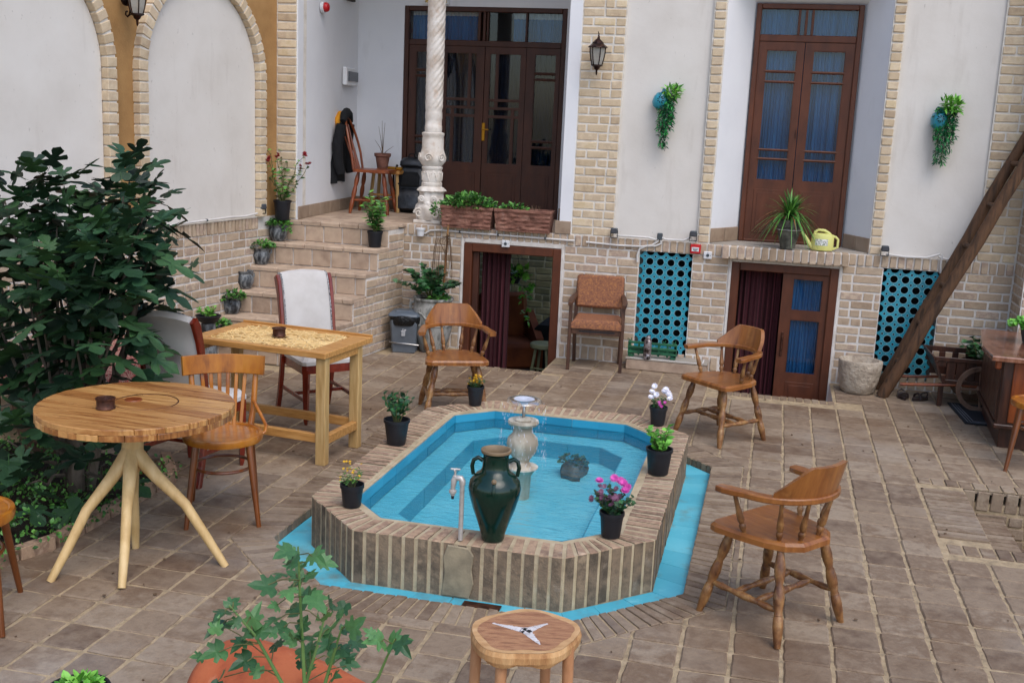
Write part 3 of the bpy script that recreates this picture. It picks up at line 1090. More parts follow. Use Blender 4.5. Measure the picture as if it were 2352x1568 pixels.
# niche of the tall door
mb = MB(TB)
zc0, zc1 = 3.30, 3.52
q = [(-.575, .01), (-.345, .40), (.6, .40), (.805, .01)]
mb.add([(q[0][0], q[0][1], 1.162), (q[1][0], q[1][1], 1.162), (q[1][0], q[1][1], zc0), (q[0][0], q[0][1], zc1)], [(0, 1, 2, 3)])
mb.add([(q[3][0], q[3][1], 1.162), (q[2][0], q[2][1], 1.162), (q[2][0], q[2][1], zc0), (q[3][0], q[3][1], zc1)], [(0, 3, 2, 1)])
mb.add([(q[0][0], q[0][1], zc1), (q[1][0], q[1][1], zc0), (q[2][0], q[2][1], zc0), (q[3][0], q[3][1], zc1)], [(0, 1, 2, 3)])
mb.box(-.575, .805, .012, .27, zc1, 4.3)
mb.box(-.6, .83, .5, .54, 1.0, 4.3)
part('door_niche', mb, 'white', fac, world=True)
mb = MB(TB)
mb.prism([(-.56, .008), (.79, .008), (.62, .45), (-.36, .45)], 1.1, 1.176)
part('door_threshold', mb, 'slab', fac, world=True)
# skirting tiles on the niche reveals
sk_ = PS(fac, 'skirting_tile', 'baseboard', 60)
for (a, b) in ((q[0], q[1]), (q[3], q[2])):
    A, B = Vector((a[0], 10 + a[1], 0)), Vector((b[0], 10 + b[1], 0))
    for k in range(2):
        p0, p1 = A.lerp(B, k / 2 + .01), A.lerp(B, (k + 1) / 2 - .01)
        m_ = MB().beam(p0 + Vector((0, -.004, 1.24)), p1 + Vector((0, -.004, 1.24)), .02, .125)
        sk_.poly(m_)
sk_.done()
# rough plaster margins of the basement doors
for h in (D1, D2):
    mb = MB(TB)
    mb.cbox(h[0], h[0] + .032, -.008, .1, -.45, h[3], .005, .002)
    mb.cbox(h[1] - .028, h[1], -.008, .1, -.45, h[3], .005, .002)
    mb.cbox(h[0] + .032, h[1] - .028, -.008, .1, h[3] - .05, h[3], .005, .002)
    part('door_margin', mb, 'mortar', fac, world=True)

# ---- porch (raised, left)
por = thing('porch', 'raised white walled porch at the top of the steps, open to the yard', 'porch', (-3.2, 10.0, 1.165))
mb = MB()
mb.prism([(-4.63, 10.05), (-1.84, 10.05), (-1.84, 11.7), (-4.7, 11.7)], 1.0, 1.158)
mb.prism([(-4.63, 9.68), (-3.52, 9.68), (-3.5, 10.05), (-4.63, 10.05)], 1.0, 1.157)
part('floor_slab', mb, 'mortar', por, world=True)
pt = PS(por, 'floor_tile', 'step', 120)
for i in range(14):
    for j in range(10):
        x0, y0 = -4.66 + i * .205, 9.86 + j * .205
        if x0 + .2 > -1.85:
            continue
        if y0 < 10.02 and x0 > -3.6:
            continue
        pt.poly(MB().prism([(x0, y0), (x0 + .198, y0), (x0 + .198, y0 + .198), (x0, y0 + .198)], 1.14, 1.163 + rnd.uniform(-.001, .002), .003, bot=False))
pt.done()
mb = MB()
DH = (-4.035, -2.27, 1.0, 3.325)
cells(mb, -4.8, -1.8, 1.1, 4.5, (DH,), 11.5, 11.75)
part('back_wall', mb, 'white', por, world=True)
mb = MB().prism([(-4.43, 9.69), (-4.56, 11.55), (-4.85, 11.55), (-4.85, 9.69)], 1.1, 4.5)
part('left_wall', mb, 'white', por, world=True)
mb = MB().box(-1.95, -1.838, 9.997, 11.52, 1.165, 4.5)
part('right_jamb', mb, 'white', por, world=True)
mb = MB().box(-4.85, -1.838, 9.7, 11.75, 4.3, 4.45)
part('ceiling', mb, 'white', por, world=True)
ps = PS(por, 'skirting_tile', 'baseboard', 60)
A, B = Vector((-4.425, 9.70, 1.225)), Vector((-4.55, 11.5, 1.225))
for k in range(6):
    ps.poly(MB().beam(A.lerp(B, k / 6 + .003), A.lerp(B, (k + 1) / 6 - .003), .014, .12))
for a, b in ((-4.55, -4.25), (-4.245, -4.04), (-2.262, -2.03), (-2.025, -1.96)):
    ps.poly(MB().cbox(a, b, 11.486, 11.505, 1.165, 1.285, .003))
ps.poly(MB().cbox(-1.99, -1.842, 9.985, 10.03, 1.168, 1.285, .003))
ps.done()
# front brick pier at the end of the left wall
mb = MB().box(-4.64, -4.44, 9.684, 9.9, 1.165, 4.5)
part('pier_mortar', mb, 'mortar_up', por, world=True)
pp = PS(por, 'pier_brick', 'brick_up', 60)
courses(pp, Matrix.Translation((0, 9.68, 0)), -4.636, -4.436, 1.168, 40, .0785, pat=(.21,), proud=.006)
pp.done()
mb = MB()
mb.T = Matrix.Translation((-4.5, 11.1, 3.32))
mb.box(-.02, .01, -.14, .14, 0, .2)
part('vent_opening', mb, 'slat', por, world=True)

# ---- left wall with blind arches
lw = thing('arched_wall', 'tall left wall with white blind arches edged in brick and straw coloured render', 'wall', (-4.9, 8.0, 0))
mb = MB(TL)
mb.box(3.2 * KS, 9.72 * KS, .004, .25, 0, 1.195)
part('lower_wall', mb, 'mortar', lw, world=True)
b1 = PS(lw, 'brick', 'brick', 280)
courses(b1, TL, 3.3 * KS, 9.72 * KS, .01, 14, .0765)
soldiers(b1, TL, 3.3 * KS, 9.36 * KS, 1.085, 1.195, .052, .012, proud=.012)
b1.done()
mb = MB(TL).box(3.2 * KS, 9.7 * KS, .01, .25, 1.195, 4.6)
part('clay_render', mb, 'tan', lw, world=True)
ZS = 2.42
for cy in (8.57, 6.615, 4.66):
    s0 = cy * KS
    r = .757
    mb = MB(TL)
    P = [(s0 - r, 1.2)] + [(s0 + r, 1.2)] + [(s0 + r * math.cos(a), ZS + r * math.sin(a)) for a in [math.pi * k / 28 for k in range(29)]]
    mb.add([(p[0], .003, p[1]) for p in P], [tuple(range(len(P)))])
    part('arch_infill', mb, 'plaster', lw, world=True)
ab = PS(lw, 'arch_brick', 'brick_up', 280)
mb = MB(TL)
for cy in (8.57, 6.615, 4.66):
    s0 = cy * KS
    r = .757
    for sd_ in (-1, 1):
        for k in range(15):
            z = 1.2 + (k + .5) * (ZS - 1.2) / 15
            T = TL @ Matrix.Translation((s0 + sd_ * (r + .055), -.012, z))
            ab.brick(.105 + rnd.uniform(-.006, .004), .09, (ZS - 1.2) / 15 - .015, T)
        mb.box(*sorted((s0 + sd_ * (r + .012), s0 + sd_ * (r + .098))), -.048, .02, 1.2, ZS)
    n = 30
    for k in range(n):
        a = math.pi * (k + .5) / n
        T = TL @ Matrix.Translation((s0 + (r + .055) * math.cos(a), -.012, ZS + (r + .055) * math.sin(a))) @ Matrix.Rotation(-a, 4, 'Y')
        ab.brick(.105, .09, math.pi * (r + .05) / n - .015, T)
        a0, a1 = math.pi * k / n, math.pi * (k + 1) / n
        v = []
        for yy in (-.048, .02):
            for (rr, aa) in ((r + .012, a0), (r + .098, a0), (r + .098, a1), (r + .012, a1)):
                v.append((s0 + rr * math.cos(aa), yy, ZS + rr * math.sin(aa)))
        mb.add(v, [(3, 2, 1, 0), (4, 5, 6, 7), (0, 1, 5, 4), (2, 3, 7, 6), (1, 2, 6, 5), (3, 0, 4, 7)])
ab.done()
part('arch_mortar', mb, 'mortar_up', lw, world=True)
mb = MB(TL).box(3.2 * KS, 9.36 * KS, -.01, .01, 1.193, 1.2)
part('ledge_cap', mb, 'mortar_up', lw, world=True)

# ---- right wall, only its lower brick edge shows
rw = thing('side_wall', 'brick wall turning forward out of frame at the far right corner', 'wall', (2.0, 9.62, 0))
TR_ = Matrix(((0, 1, 0, 1.997), (-1, 0, 0, 0), (0, 0, 1, 0), (0, 0, 0, 1)))
mb = MB().box(2.0, 5.5, 9.62, 9.998, 0, 4.3).box(2.3, 5.5, 10.0, 10.3, 0, 4.3)
part('wall_core', mb, 'mortar', rw, world=True)
rb = PS(rw, 'brick', 'brick', 150)
TR2 = Matrix.Translation((0, 9.617, 0))
courses(rb, TR_, -9.99, -9.62, .01, 14, .0765)
soldiers(rb, TR_, -9.99, -9.62, 1.085, 1.18, .068)
courses(rb, TR_, -9.99, -9.62, 1.19, 30, .0765)
courses(rb, TR2, 2.0, 4.2, .01, 14, .0765)
soldiers(rb, TR2, 2.0, 4.2, 1.085, 1.18, .068)
courses(rb, TR2, 2.0, 4.2, 1.19, 30, .0765)
rb.done()

# ---- steps
NZ = [.17, .36, .56, .76, .965, 1.163]
NY = [8.57, 8.78, 9.0, 9.23, 9.45, 9.65]
sp = thing('stone_steps', 'flight of six buff brick tile steps rising to the porch between two brick walls', 'steps', (-4.1, 8.57, 0))
mb = MB()
for k in range(6):
    y0 = NY[k] + .02
    y1 = 10.0 if k < 5 else 9.9
    mb.prism([(sx(-4.6, y0), y0), (sx(-3.48, y0), y0), (sx(-3.48, y1), y1), (sx(-4.6, y1), y1)], 0 if k == 0 else NZ[k - 1] - .04, NZ[k] - .03)
part('step_core', mb, 'mortar', sp, world=True)
tr_ = PS(sp, 'tread_tile', 'step', 120)
ri = PS(sp, 'riser_tile', 'step', 120)
for k in range(6):
    y0 = NY[k]
    y1 = (NY[k + 1] + .03) if k < 5 else 9.86
    zb = 0 if k == 0 else NZ[k - 1]
    xa, xb = -4.6, -3.465
    n = 6
    off = rnd.uniform(0, .8)
    cuts = [xa] + [xa + (xb - xa) * min(1, (i + off) / (n - .1)) for i in range(1 if off > .3 else 1, n + 1)]
    cuts = sorted(set([round(c_, 3) for c_ in cuts if c_ < xb - .05] + [xb]))
    for a, b in zip(cuts, cuts[1:]):
        tr_.poly(MB().prism([(sx(a, y0) + .004, y0 + rnd.uniform(-.006, .006)), (sx(b, y0) - .004, y0 + rnd.uniform(-.006, .006)), (sx(b, y1) - .004, y1), (sx(a, y1) + .004, y1)], NZ[k] - .042, NZ[k] + rnd.uniform(-.003, .003), .012))
    off = rnd.uniform(.3, .9)
    cuts = [xa] + [xa + (xb - xa) * (i + off) / n for i in range(n)]
    cuts = [c_ for c_ in cuts if c_ < xb - .04] + [xb - .002]
    for a, b in zip(cuts, cuts[1:]):
        x0, x1 = sx(a, y0), sx(b, y0)
        ri.poly(MB().cbox(x0 + .007, x1 - .007, y0 + .008, y0 + .035, zb + .006, NZ[k] - .048, .004, .001))
tr_.done()
ri.done()
sw = PS(sp, 'side_brick', 'brick', 150)
mb = MB(TS)
for i in range(15):
    z = .01 + (i + .5) * .0765
    ys = 8.6
    for k in range(6):
        if z > NZ[k] - .045:
            ys = NY[k + 1] + .03 if k < 5 else 99
    if ys > 9.95:
        continue
    courses(sw, TS, ys * KS, 9.98 * KS, .01 + i * .0765, 1, .0765, L_=.19, H_=.09, proud=.008)
sw.done()
for k in range(6):
    zb = 0 if k == 0 else NZ[k - 1] - .05
    mb.box((NY[k] + .025) * KS, 9.99 * KS, .002, .12, zb, NZ[k] - .045)
part('side_mortar', mb, 'mortar', sp, world=True)

# ---- room behind the open basement door; back left unroofed to let sky light in
rm = thing('basement_room', 'dim basement room with brick wall painted with greenish light seen through the open basement door', 'room', (-2.6, 11, -.6))
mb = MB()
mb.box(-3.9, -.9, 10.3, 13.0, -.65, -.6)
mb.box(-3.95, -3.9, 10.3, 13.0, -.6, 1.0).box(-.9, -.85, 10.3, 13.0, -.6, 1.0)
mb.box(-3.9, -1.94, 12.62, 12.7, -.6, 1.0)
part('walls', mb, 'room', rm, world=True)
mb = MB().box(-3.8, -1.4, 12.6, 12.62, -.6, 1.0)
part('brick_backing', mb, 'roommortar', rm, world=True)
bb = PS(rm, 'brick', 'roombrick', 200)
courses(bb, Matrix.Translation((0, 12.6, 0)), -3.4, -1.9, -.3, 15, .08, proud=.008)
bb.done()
# ================================================================== DOORS
def leaf_slab(parent, name, x0, x1, z0, z1, y, ops, mat, th=.035, pane='glass', panel=None, bars=()):
    mb = MB()
    cells(mb, x0, x1, z0, z1, ops, y, y + th)
    lf = part(name, mb, mat, parent, world=True)
    for (a, b, c, d) in ops:
        m2 = MB().box(a - .002, b + .002, y + .016, y + .02, c - .002, d + .002)
        part('pane', m2, pane, lf, world=True)
        m3 = MB()
        for p in ((a, a + .008, c, d), (b - .008, b, c, d), (a + .008, b - .008, c, c + .008), (a + .008, b - .008, d - .008, d)):
            m3.box(p[0], p[1], y + .004, y + .0158, p[2], p[3])
        part('bead', m3, mat, lf, world=True)
    for (a, b, z) in bars:
        part('rail', MB().tube([(a, y + .004, z), (b, y + .004, z)], .011, 6), mat, lf, world=True)
    if panel:
        a, b, c, d = panel
        m4 = MB().cbox(a, b, y - .006, y + .002, c, d, .006).cbox(a + .03, b - .03, y - .010, y - .004, c + .03, d - .03, .005)
        part('panel', m4, mat, lf, world=True)
    return lf


def frame(parent, x0, x1, z0, z1, w, y0, y1, mat, sill=True):
    mb = MB()
    mb.cbox(x0, x0 + w, y0, y1, z0, z1, .006)
    mb.cbox(x1 - w, x1, y0, y1, z0, z1, .006)
    mb.cbox(x0 + w, x1 - w, y0 + .002, y1, z1 - w, z1, .006)
    if sill:
        mb.cbox(x0 + w, x1 - w, y0 + .002, y1, z0, z0 + w * .5, .006)
    return part('frame', mb, mat, parent, world=True)


def drape(x0, x1, y, z0, z1, pl=.03, amp=.012, top=.0):
    """pleated cloth as real geometry"""
    n = max(8, int((x1 - x0) / pl * 6))
    vs, fs = [], []
    ph = rnd.uniform(0, 6)
    for i in range(n + 1):
        x = x0 + (x1 - x0) * i / n
        for k, z in enumerate((z1, (z0 + z1) / 2, z0)):
            a = amp * (.6 + .5 * k / 2)
            vs.append((x + .004 * math.sin(x * 90 + k), y + a * math.sin((x - x0) / pl * 6.283 + ph + .5 * math.sin(x * 37)) + a * .4 * math.sin(x * 143), z))
    for i in range(n):
        for k in (0, 1):
            a = i * 3 + k
            fs.append((a, a + 1, a + 4, a + 3))
    return MB().add(vs, fs)


# tall door in the niche
td = thing('tall_door', 'tall brown double door with blue curtained panes, set in the white niche above the ledge', 'door', (.12, 10.4, 1.18))
Y = 10.37
frame(td, -.335, .585, 1.178, 3.29, .045, Y, Y + .09, 'door')
mb = MB()
mb.cbox(-.29, .54, Y + .012, Y + .07, 2.965, 3.025, .005)
for x in (.04, .10, .155):
    mb.cbox(x - .011, x + .011, Y + .012, Y + .07, 3.025, 3.245, .004)
part('transom_bar', mb, 'door', td, world=True)
for a, b in ((-.29, .029), (.051, .089), (.111, .144), (.166, .54)):
    part('transom_pane', MB().box(a, b, Y + .04, Y + .044, 3.025, 3.245), 'glass', td, world=True)
zz = [(2.712, 2.892), (2.625, 2.70), (2.018, 2.608), (1.94, 2.0), (1.742, 1.925)]
for x0, x1, a, b in ((-.288, .108, -.222, .047), (.114, .538, .184, .465)):
    leaf_slab(td, 'door_leaf', x0, x1, 1.2, 2.963, Y + .02, [(a, b, p, q_) for p, q_ in [(1.742, 1.93), (1.936, 2.012), (2.018, 2.614), (2.620, 2.702), (2.71, 2.895)]],
              'door', bars=[(a, b, z) for z in (1.933, 2.015, 2.617, 2.706)], panel=(x0 + .06, x1 - .06, 1.26, 1.66))
part('keyhole_plate', MB().cbox(.09, .1, Y + .01, Y + .02, 2.13, 2.2, .002), 'iron', td, world=True)
for n_, (a, b, c, d) in enumerate(((-.3, .11, 1.7, 3.27), (.11, .55, 1.7, 3.27))):
    solo('curtain', drape(a, b, Y + .085, c, d, .026, .008), 'curtain', 'pleated blue curtain behind the %s leaf of the tall door' % ('left' if n_ == 0 else 'right'), 'curtain', smooth=True, loc=((a + b) / 2, Y + .085, c))

# porch double door
pd = thing('porch_door', 'wide dark brown glazed porch door with brass handle and curtained transom', 'door', (-3.15, 11.5, 1.165))
Y = 11.50
frame(pd, -4.032, -2.273, 1.166, 3.325, .05, Y, Y + .09, 'door_dk')
mb = MB()
mb.cbox(-3.98, -2.325, Y + .01, Y + .07, 2.925, 2.985, .005)
for a, b in ((-3.225, -3.195), (-3.17, -3.14), (-3.128, -3.108), (-2.71, -2.69)):
    mb.cbox(a, b, Y + .01, Y + .07, 2.985, 3.275, .004)
part('transom_bar', mb, 'door_dk', pd, world=True)
for a, b in ((-3.98, -3.225), (-3.108, -2.71), (-2.69, -2.325)):
    part('transom_pane', MB().box(a, b, Y + .04, Y + .044, 2.985, 3.275), 'glass', pd, world=True)
ops = lambda a, b: [(a, b, 1.712, 1.898), (a, b, 1.912, 1.962), (a, b, 1.976, 2.6), (a, b, 2.612, 2.66), (a, b, 2.674, 2.863)]
for x0, x1, a, b in ((-3.975, -3.61, -3.9, -3.68), (-2.685, -2.328, -2.6, -2.367)):
    leaf_slab(pd, 'side_leaf', x0, x1, 1.19, 2.923, Y + .015, ops(a, b), 'door_dk', bars=[(a, b, z) for z in (1.905, 1.969, 2.606, 2.667)], panel=(x0 + .06, x1 - .06, 1.25, 1.62))
for x0, x1, a, s1, s2, b in ((-3.605, -3.14, -3.56, -3.3, -3.48, -3.222), (-3.132, -2.69, -3.085, -3.0, -2.815, -2.742)):
    o = []
    for (c, d, s) in ((2.385, 2.86, s1), (2.3, 2.372, s1), (2.215, 2.288, s2), (1.71, 2.2, s2)):
        o += [(a, s - .009, c, d), (s + .009, b, c, d)]
    leaf_slab(pd, 'door_leaf', x0, x1, 1.19, 2.923, Y + .015, o, 'door_dk', panel=(x0 + .06, x1 - .06, 1.25, 1.62))
hd = part('handle_plate', MB().cbox(-3.14, -3.105, Y + .0, Y + .014, 1.95, 2.14, .004), 'brass', pd, world=True)
part('handle', MB().tube([(-3.122, Y, 2.075), (-3.122, Y - .05, 2.075), (-3.05, Y - .055, 2.07)], .008, 6), 'brass', hd, world=True)
for n_, (a, b, c, d, mt) in enumerate(((-3.97, -3.23, 2.95, 3.24, 'curtain'), (-2.86, -2.33, 2.95, 3.22, 'curtain'))):
    solo('curtain', drape(a, b, Y + .1, c, d, .04, .01), mt, 'blue curtain under a white heading in the %s porch door transom' % ('left' if n_ == 0 else 'right'), 'curtain', smooth=True, loc=(a, Y + .1, c))
    solo('curtain', drape(a, b, Y + .095, d - .005, d + .06, .04, .01), 'lace', 'white gathered curtain heading in the %s porch door transom' % ('left' if n_ == 0 else 'right'), 'curtain', smooth=True, loc=(a, Y + .1, d))
for n_, (a, b) in enumerate(((-3.96, -3.61), (-3.6, -3.16), (-3.12, -2.7), (-2.68, -2.33))):
    solo('lace_curtain', drape(a, b, Y + .075, 1.65, 2.93, .05, .008), 'curtain_dk', 'dark lace curtain behind the %s of the four porch door leaves' % ('leftmost', 'second', 'third', 'rightmost')[n_], 'curtain', smooth=True, loc=(a, Y + .075, 1.65))
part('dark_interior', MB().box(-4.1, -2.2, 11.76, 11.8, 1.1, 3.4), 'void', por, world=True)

# basement doors
b1_ = thing('basement_doorway', 'brown wooden frame of the open basement doorway, light socket on its lintel', 'door frame', (-2.39, 10.0, -.46))
frame(b1_, -2.856, -1.917, -.46, 1.022, .078, 9.985, 10.07, 'door')
mb = MB().cbox(-2.778, -2.72, 10.03, 10.09, -.44, .943, .006)
part('door_post', mb, 'door_dk', b1_, world=True)
part('threshold', MB().cbox(-2.78, -1.99, 10.0, 10.2, -.46, -.4), 'door', b1_, world=True)
solo('curtain', drape(-2.72, -2.44, 10.16, -.42, .96, .045, .02), 'curtain_red', 'maroon striped curtain drawn aside in the open basement doorway', 'curtain', smooth=True, loc=(-2.6, 10.16, -.42))
b2_ = thing('basement_door', 'half open brown basement door with two blue curtained panes, low in the wall', 'door', (.11, 10.0, -.46))
frame(b2_, -.356, .571, -.46, 1.022, .072, 9.985, 10.07, 'door')
lf = leaf_slab(b2_, 'door_leaf', .1, .5, -.42, .95, 10.01, [(.188, .452, .62, .908), (.188, .452, .045, .54)], 'door', panel=(.2, .45, -.34, -.03))
hp = part('handle_plate', MB().cbox(.128, .15, 9.998, 10.012, .2, .42, .004), 'iron', lf, world=True)
part('handle', MB().tube([(.139, 10.0, .38), (.139, 9.96, .38), (.139, 9.955, .27), (.139, 10.0, .26)], .006, 6), 'iron', b2_, world=True)
solo('curtain', drape(.13, .5, 10.075, -.1, .95, .028, .01), 'curtain', 'pleated blue curtain behind the panes of the half open basement door', 'curtain', smooth=True, loc=(.3, 10.075, 0))
solo('curtain', drape(-.29, .16, 10.17, -.42, .93, .05, .022), 'curtain_red', 'dark maroon curtain filling the gap left of the half open basement door', 'curtain', smooth=True, loc=(-.1, 10.17, -.42))
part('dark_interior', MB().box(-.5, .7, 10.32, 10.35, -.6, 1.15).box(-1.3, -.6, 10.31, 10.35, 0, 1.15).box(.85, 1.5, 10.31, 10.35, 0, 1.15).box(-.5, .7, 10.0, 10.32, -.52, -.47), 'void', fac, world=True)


# ---- pierced turquoise screens
def pierced_tile(w, h, t=.022):
    N_ = 32
    R_ = .0345
    out, inn = [], []
    hw, hh = w / 2, h / 2
    for q, (sx_, sy_) in enumerate(((1, -1), (1, 1), (-1, 1), (-1, -1))):
        a0 = {0: math.pi, 1: -math.pi / 2, 2: 0, 3: math.pi / 2}[q]
        # arc round the corner, going counter-clockwise about the tile centre
        for k in range(8):
            a = a0 - (math.pi / 2) * k / 7
            out.append((sx_ * hw + R_ * math.cos(a), sy_ * hh + R_ * math.sin(a)))
    for (x, y) in out:
        an = math.atan2(y, x)
        inn.append((.0105 * math.cos(an), .0105 * math.sin(an)))
    vs = [(p[0], 0, p[1]) for p in out] + [(p[0], 0, p[1]) for p in inn] + [(p[0], t, p[1]) for p in out] + [(p[0], t, p[1]) for p in inn]
    fs = []
    for i in range(N_):
        j = (i + 1) % N_
        fs += [(i, j, N_ + j, N_ + i), (j, i, 2 * N_ + i, 2 * N_ + j), (N_ + i, N_ + j, 3 * N_ + j, 3 * N_ + i)]
    return MB().add(vs, fs)


def annulus(mb, x, z, r0, r1, y, n=18):
    vs = []
    for k in range(n):
        a = 2 * math.pi * k / n
        vs += [(x + r0 * math.cos(a), y, z + r0 * math.sin(a)), (x + r1 * math.cos(a), y, z + r1 * math.sin(a))]
    mb.add(vs, [(2 * k, 2 * ((k + 1) % n), 2 * ((k + 1) % n) + 1, 2 * k + 1) for k in range(n)])


MT['rim'] = M('pale_glaze_edge', ['6FA8B4', '93BEC6'], .4, 9, bump=0)
for nm, S, lab in (('pierced_screen', S1, 'turquoise pierced tile screen behind the small green stand, between armchair and basement door'),
                   ('pierced_screen', S2, 'turquoise pierced tile screen behind the leaning wooden ladder')):
    t = thing(nm, lab, 'screen', ((S[0] + S[1]) / 2, 10.0, S[2]), 0, 'turquoise pierced tile screens')
    nx, nz = 5, 11
    w, h = (S[1] - S[0]) / nx, (S[3] - S[2] - .004) / nz
    me = pierced_tile(w - .0016, h - .0016).mesh()
    setm(me, 'turq')
    rims, jn = MB(), MB()
    for i in range(nx):
        for k in range(nz):
            o = bpy.data.objects.new('tile', me)
            COL.objects.link(o)
            o.parent = t
            x, z = S[0] + (i + .5) * w, S[2] + (k + .5) * h
            o.location = (x - t.location.x, .02, z - t.location.z)
            annulus(rims, x, z, .0095, .0118, 10.0185)
            if i > 0:
                annulus(rims, x - w / 2, z + h / 2, .0325, .0358, 10.0185) if k < nz - 1 else None
            jn.box(x - w / 2 + .036, x + w / 2 - .036, 10.0188, 10.022, z + h / 2 - .001, z + h / 2 + .001)
            if i < nx - 1:
                jn.box(x + w / 2 - .001, x + w / 2 + .001, 10.0188, 10.022, z - h / 2 + .036, z + h / 2 - .036)
    part('glaze_rims', rims, 'rim', t, world=True, kind='stuff')
    part('joints', jn, 'rim', t, world=True, kind='stuff')


# ---- small fixtures on the walls
def fixture(name, mb, mat, lab, cat, group=None, smooth=False):
    c = sum(mb.v, Vector()) / len(mb.v)
    return solo(name, mb, mat, lab, cat, group, smooth, loc=c)


def pipe(pts, lab, y=9.978, r=.0095):
    mb = MB().tube([(p[0], y, p[1]) if len(p) == 2 else p for p in pts], r, 7)
    c = Vector(mb.v[0])
    o = thing('conduit', lab, 'conduit', c, 0, 'white cable conduits on the walls')
    part('pipe', mb, 'pipe', o, smooth=True, world=True)
    for i in range(len(pts) - 1):
        a, b = [Vector((p[0], y, p[1])) if len(p) == 2 else Vector(p) for p in (pts[i], pts[i + 1])]
        if (b - a).length > .3:
            d = (b - a).normalized()
            m = a.lerp(b, .5)
            part('clip', MB().tube([m - d * .008, m + d * .008], r + .004, 7), 'greybox', o, world=True)
    return o


pipe([(-3.247, 1.083), (-3.19, 1.118), (-3.1, 1.127), (-2.7, 1.119), (-2.349, 1.117), (-1.796, 1.112)], 'long white conduit running over the open basement doorway under the flower boxes')
pipe([(-1.687, 1.108), (-1.4, 1.098), (-1.165, 1.102), (-1.08, 1.12), (-1.03, 1.16), (-1.01, 1.205)], 'white conduit curving up below the cream panel left of the pierced screen')
pipe([(-1.408, 1.186), (-1.12, 1.188), (-1.05, 1.172), (-1.02, 1.19)], 'short white conduit on the ledge under the cream panel, from the black floodlight')
pipe([(-1.01, 1.2), (-.96, 1.18), (-.8, 1.183), (-.735, 1.215)], 'short white conduit rising to the black floodlight above the red alarm box')
pipe([(-1.008, 1.2), (-1.0, 1.14), (-1.05, 1.115), (-1.13, 1.11), (-1.19, 1.08), (-1.208, 1.02), (-1.203, .958)], 'white conduit hooking down beside the left pierced screen')
pipe([(.945, 1.18), (1.1, 1.168), (1.279, 1.174), (1.34, 1.195), (1.381, 1.213)], 'white conduit along the ledge above the right pierced screen')
pipe([(1.40, 1.21), (1.397, 1.12), (1.405, 1.05)], 'short vertical white conduit left of the leaning ladder top')
pipe([(1.37, 1.19), (1.43, 1.172), (1.491, 1.171), (1.6, 1.17)], 'white conduit passing behind the leaning ladder')
pipe([(sx(-4.6, y) + .03, y, z) for y, z in ((9.3, 1.235), (9.1, 1.218), (8.9, 1.226), (8.2, 1.214), (7.6, 1.205), (6.5, 1.205), (5.5, 1.2))], 'white conduit along the ledge of the arched left wall')
fixture('pipe_junction', MB().cbox(-1.04, -.99, 9.965, 9.99, 1.17, 1.235, .008), 'greybox', 'small grey pipe junction under the cream panel', 'junction')
m = MB().lathe([(.03, 0), (.036, .035), (.037, .06), (.047, .062), (.047, .075), (.03, .078)], 16, (-3.28, 9.95, 1.06))
fixture('wall_cup_light', m, 'pvc', 'white round plastic cup lamp under the porch edge by the stair corner', 'lamp', smooth=True)
for (x, y, z, rz, lab) in ((-1.43, 9.955, 1.205, 0, 'small black floodlight on the ledge at the brick pier left of the cream panel'),
                           (-.715, 9.955, 1.225, 0, 'small black floodlight on the ledge just above the red alarm box'),
                           (.93, 9.955, 1.205, 0, 'small black floodlight on the ledge right of the tall door niche'),
                           (sx(-4.6, 9.36) + .05, 9.36, 1.27, 1.2, 'small black floodlight at the end of the arched wall by the red flowered plant')):
    t = thing('floodlight', lab, 'floodlight', (x, y, z), rz, 'small black floodlights on the ledge')
    part('housing', MB().cbox(-.03, .03, -.02, .025, .0, .05, .006), 'greybox', t)
    part('bracket', MB().box(-.034, -.03, -.01, .01, -.035, .03).box(.03, .034, -.01, .01, -.035, .03).box(-.034, .034, -.01, .01, -.04, -.035), 'blackpot', t)
    part('lens', MB().box(-.024, .024, -.0225, -.0202, .008, .042), 'smoke', t)
t = thing('fire_alarm_box', 'red fire alarm call box on the brick above the left pierced screen', 'alarm', (-.688, 9.985, 1.114))
part('case', MB().cbox(-.047, .047, -.03, .01, -.042, .042, .006), 'alarm', t)
part('glass_plate', MB().box(-.032, .032, -.0335, -.0302, -.02, .016), 'pvc', t)
part('marking', MB().box(-.026, .026, -.0345, -.0337, .002, .006).box(-.02, .02, -.0345, -.0337, -.009, -.004).box(-.012, .012, -.0345, -.0337, -.016, -.012), 'blackpot', t)
for (x, z, lab) in ((-2.446, 1.042, 'white light socket on the lintel of the open basement doorway'), (-.575, 1.064, 'white socket plate right below the red alarm box')):
    t = thing('wall_socket', lab, 'socket', (x, 9.98 if x > -1 else 9.97, z), 0, 'white sockets on the brick wall')
    part('plate', MB().cbox(-.037, .037, -.012, .012, -.033, .033, .004), 'pvc', t)
    o = part('ring', MB().lathe([(.014, 0), (.014, .006), (.008, .006), (.008, .002)], 14), 'greybox', t)
    o.rotation_euler = (R(90), 0, 0)
    o.location = (0, -.012, 0)
    part('screw', MB().cbox(-.028, -.022, -.0145, -.012, -.003, .003, .001).cbox(.022, .028, -.0145, -.012, -.003, .003, .001).cbox(-.003, .003, -.0145, -.012, .02, .026, .001), 'greybox', t)
t = thing('fuse_box', 'white fuse box with smoked cover on the white porch side wall', 'fuse box', (-4.52, 11.13, 2.55), 0)
T = Matrix.Rotation(R(4), 4, 'Z')
part('case', MB(T).cbox(0, .05, -.19, .19, -.09, .095, .01), 'pvc', t)
part('smoked_cover', MB(T).cbox(.05, .062, -.14, .17, -.045, .055, .004), 'smoke', t)
t = thing('alarm_siren', 'round red siren on a white base, high on the white porch side wall', 'siren', (-4.46, 10.3, 3.17))
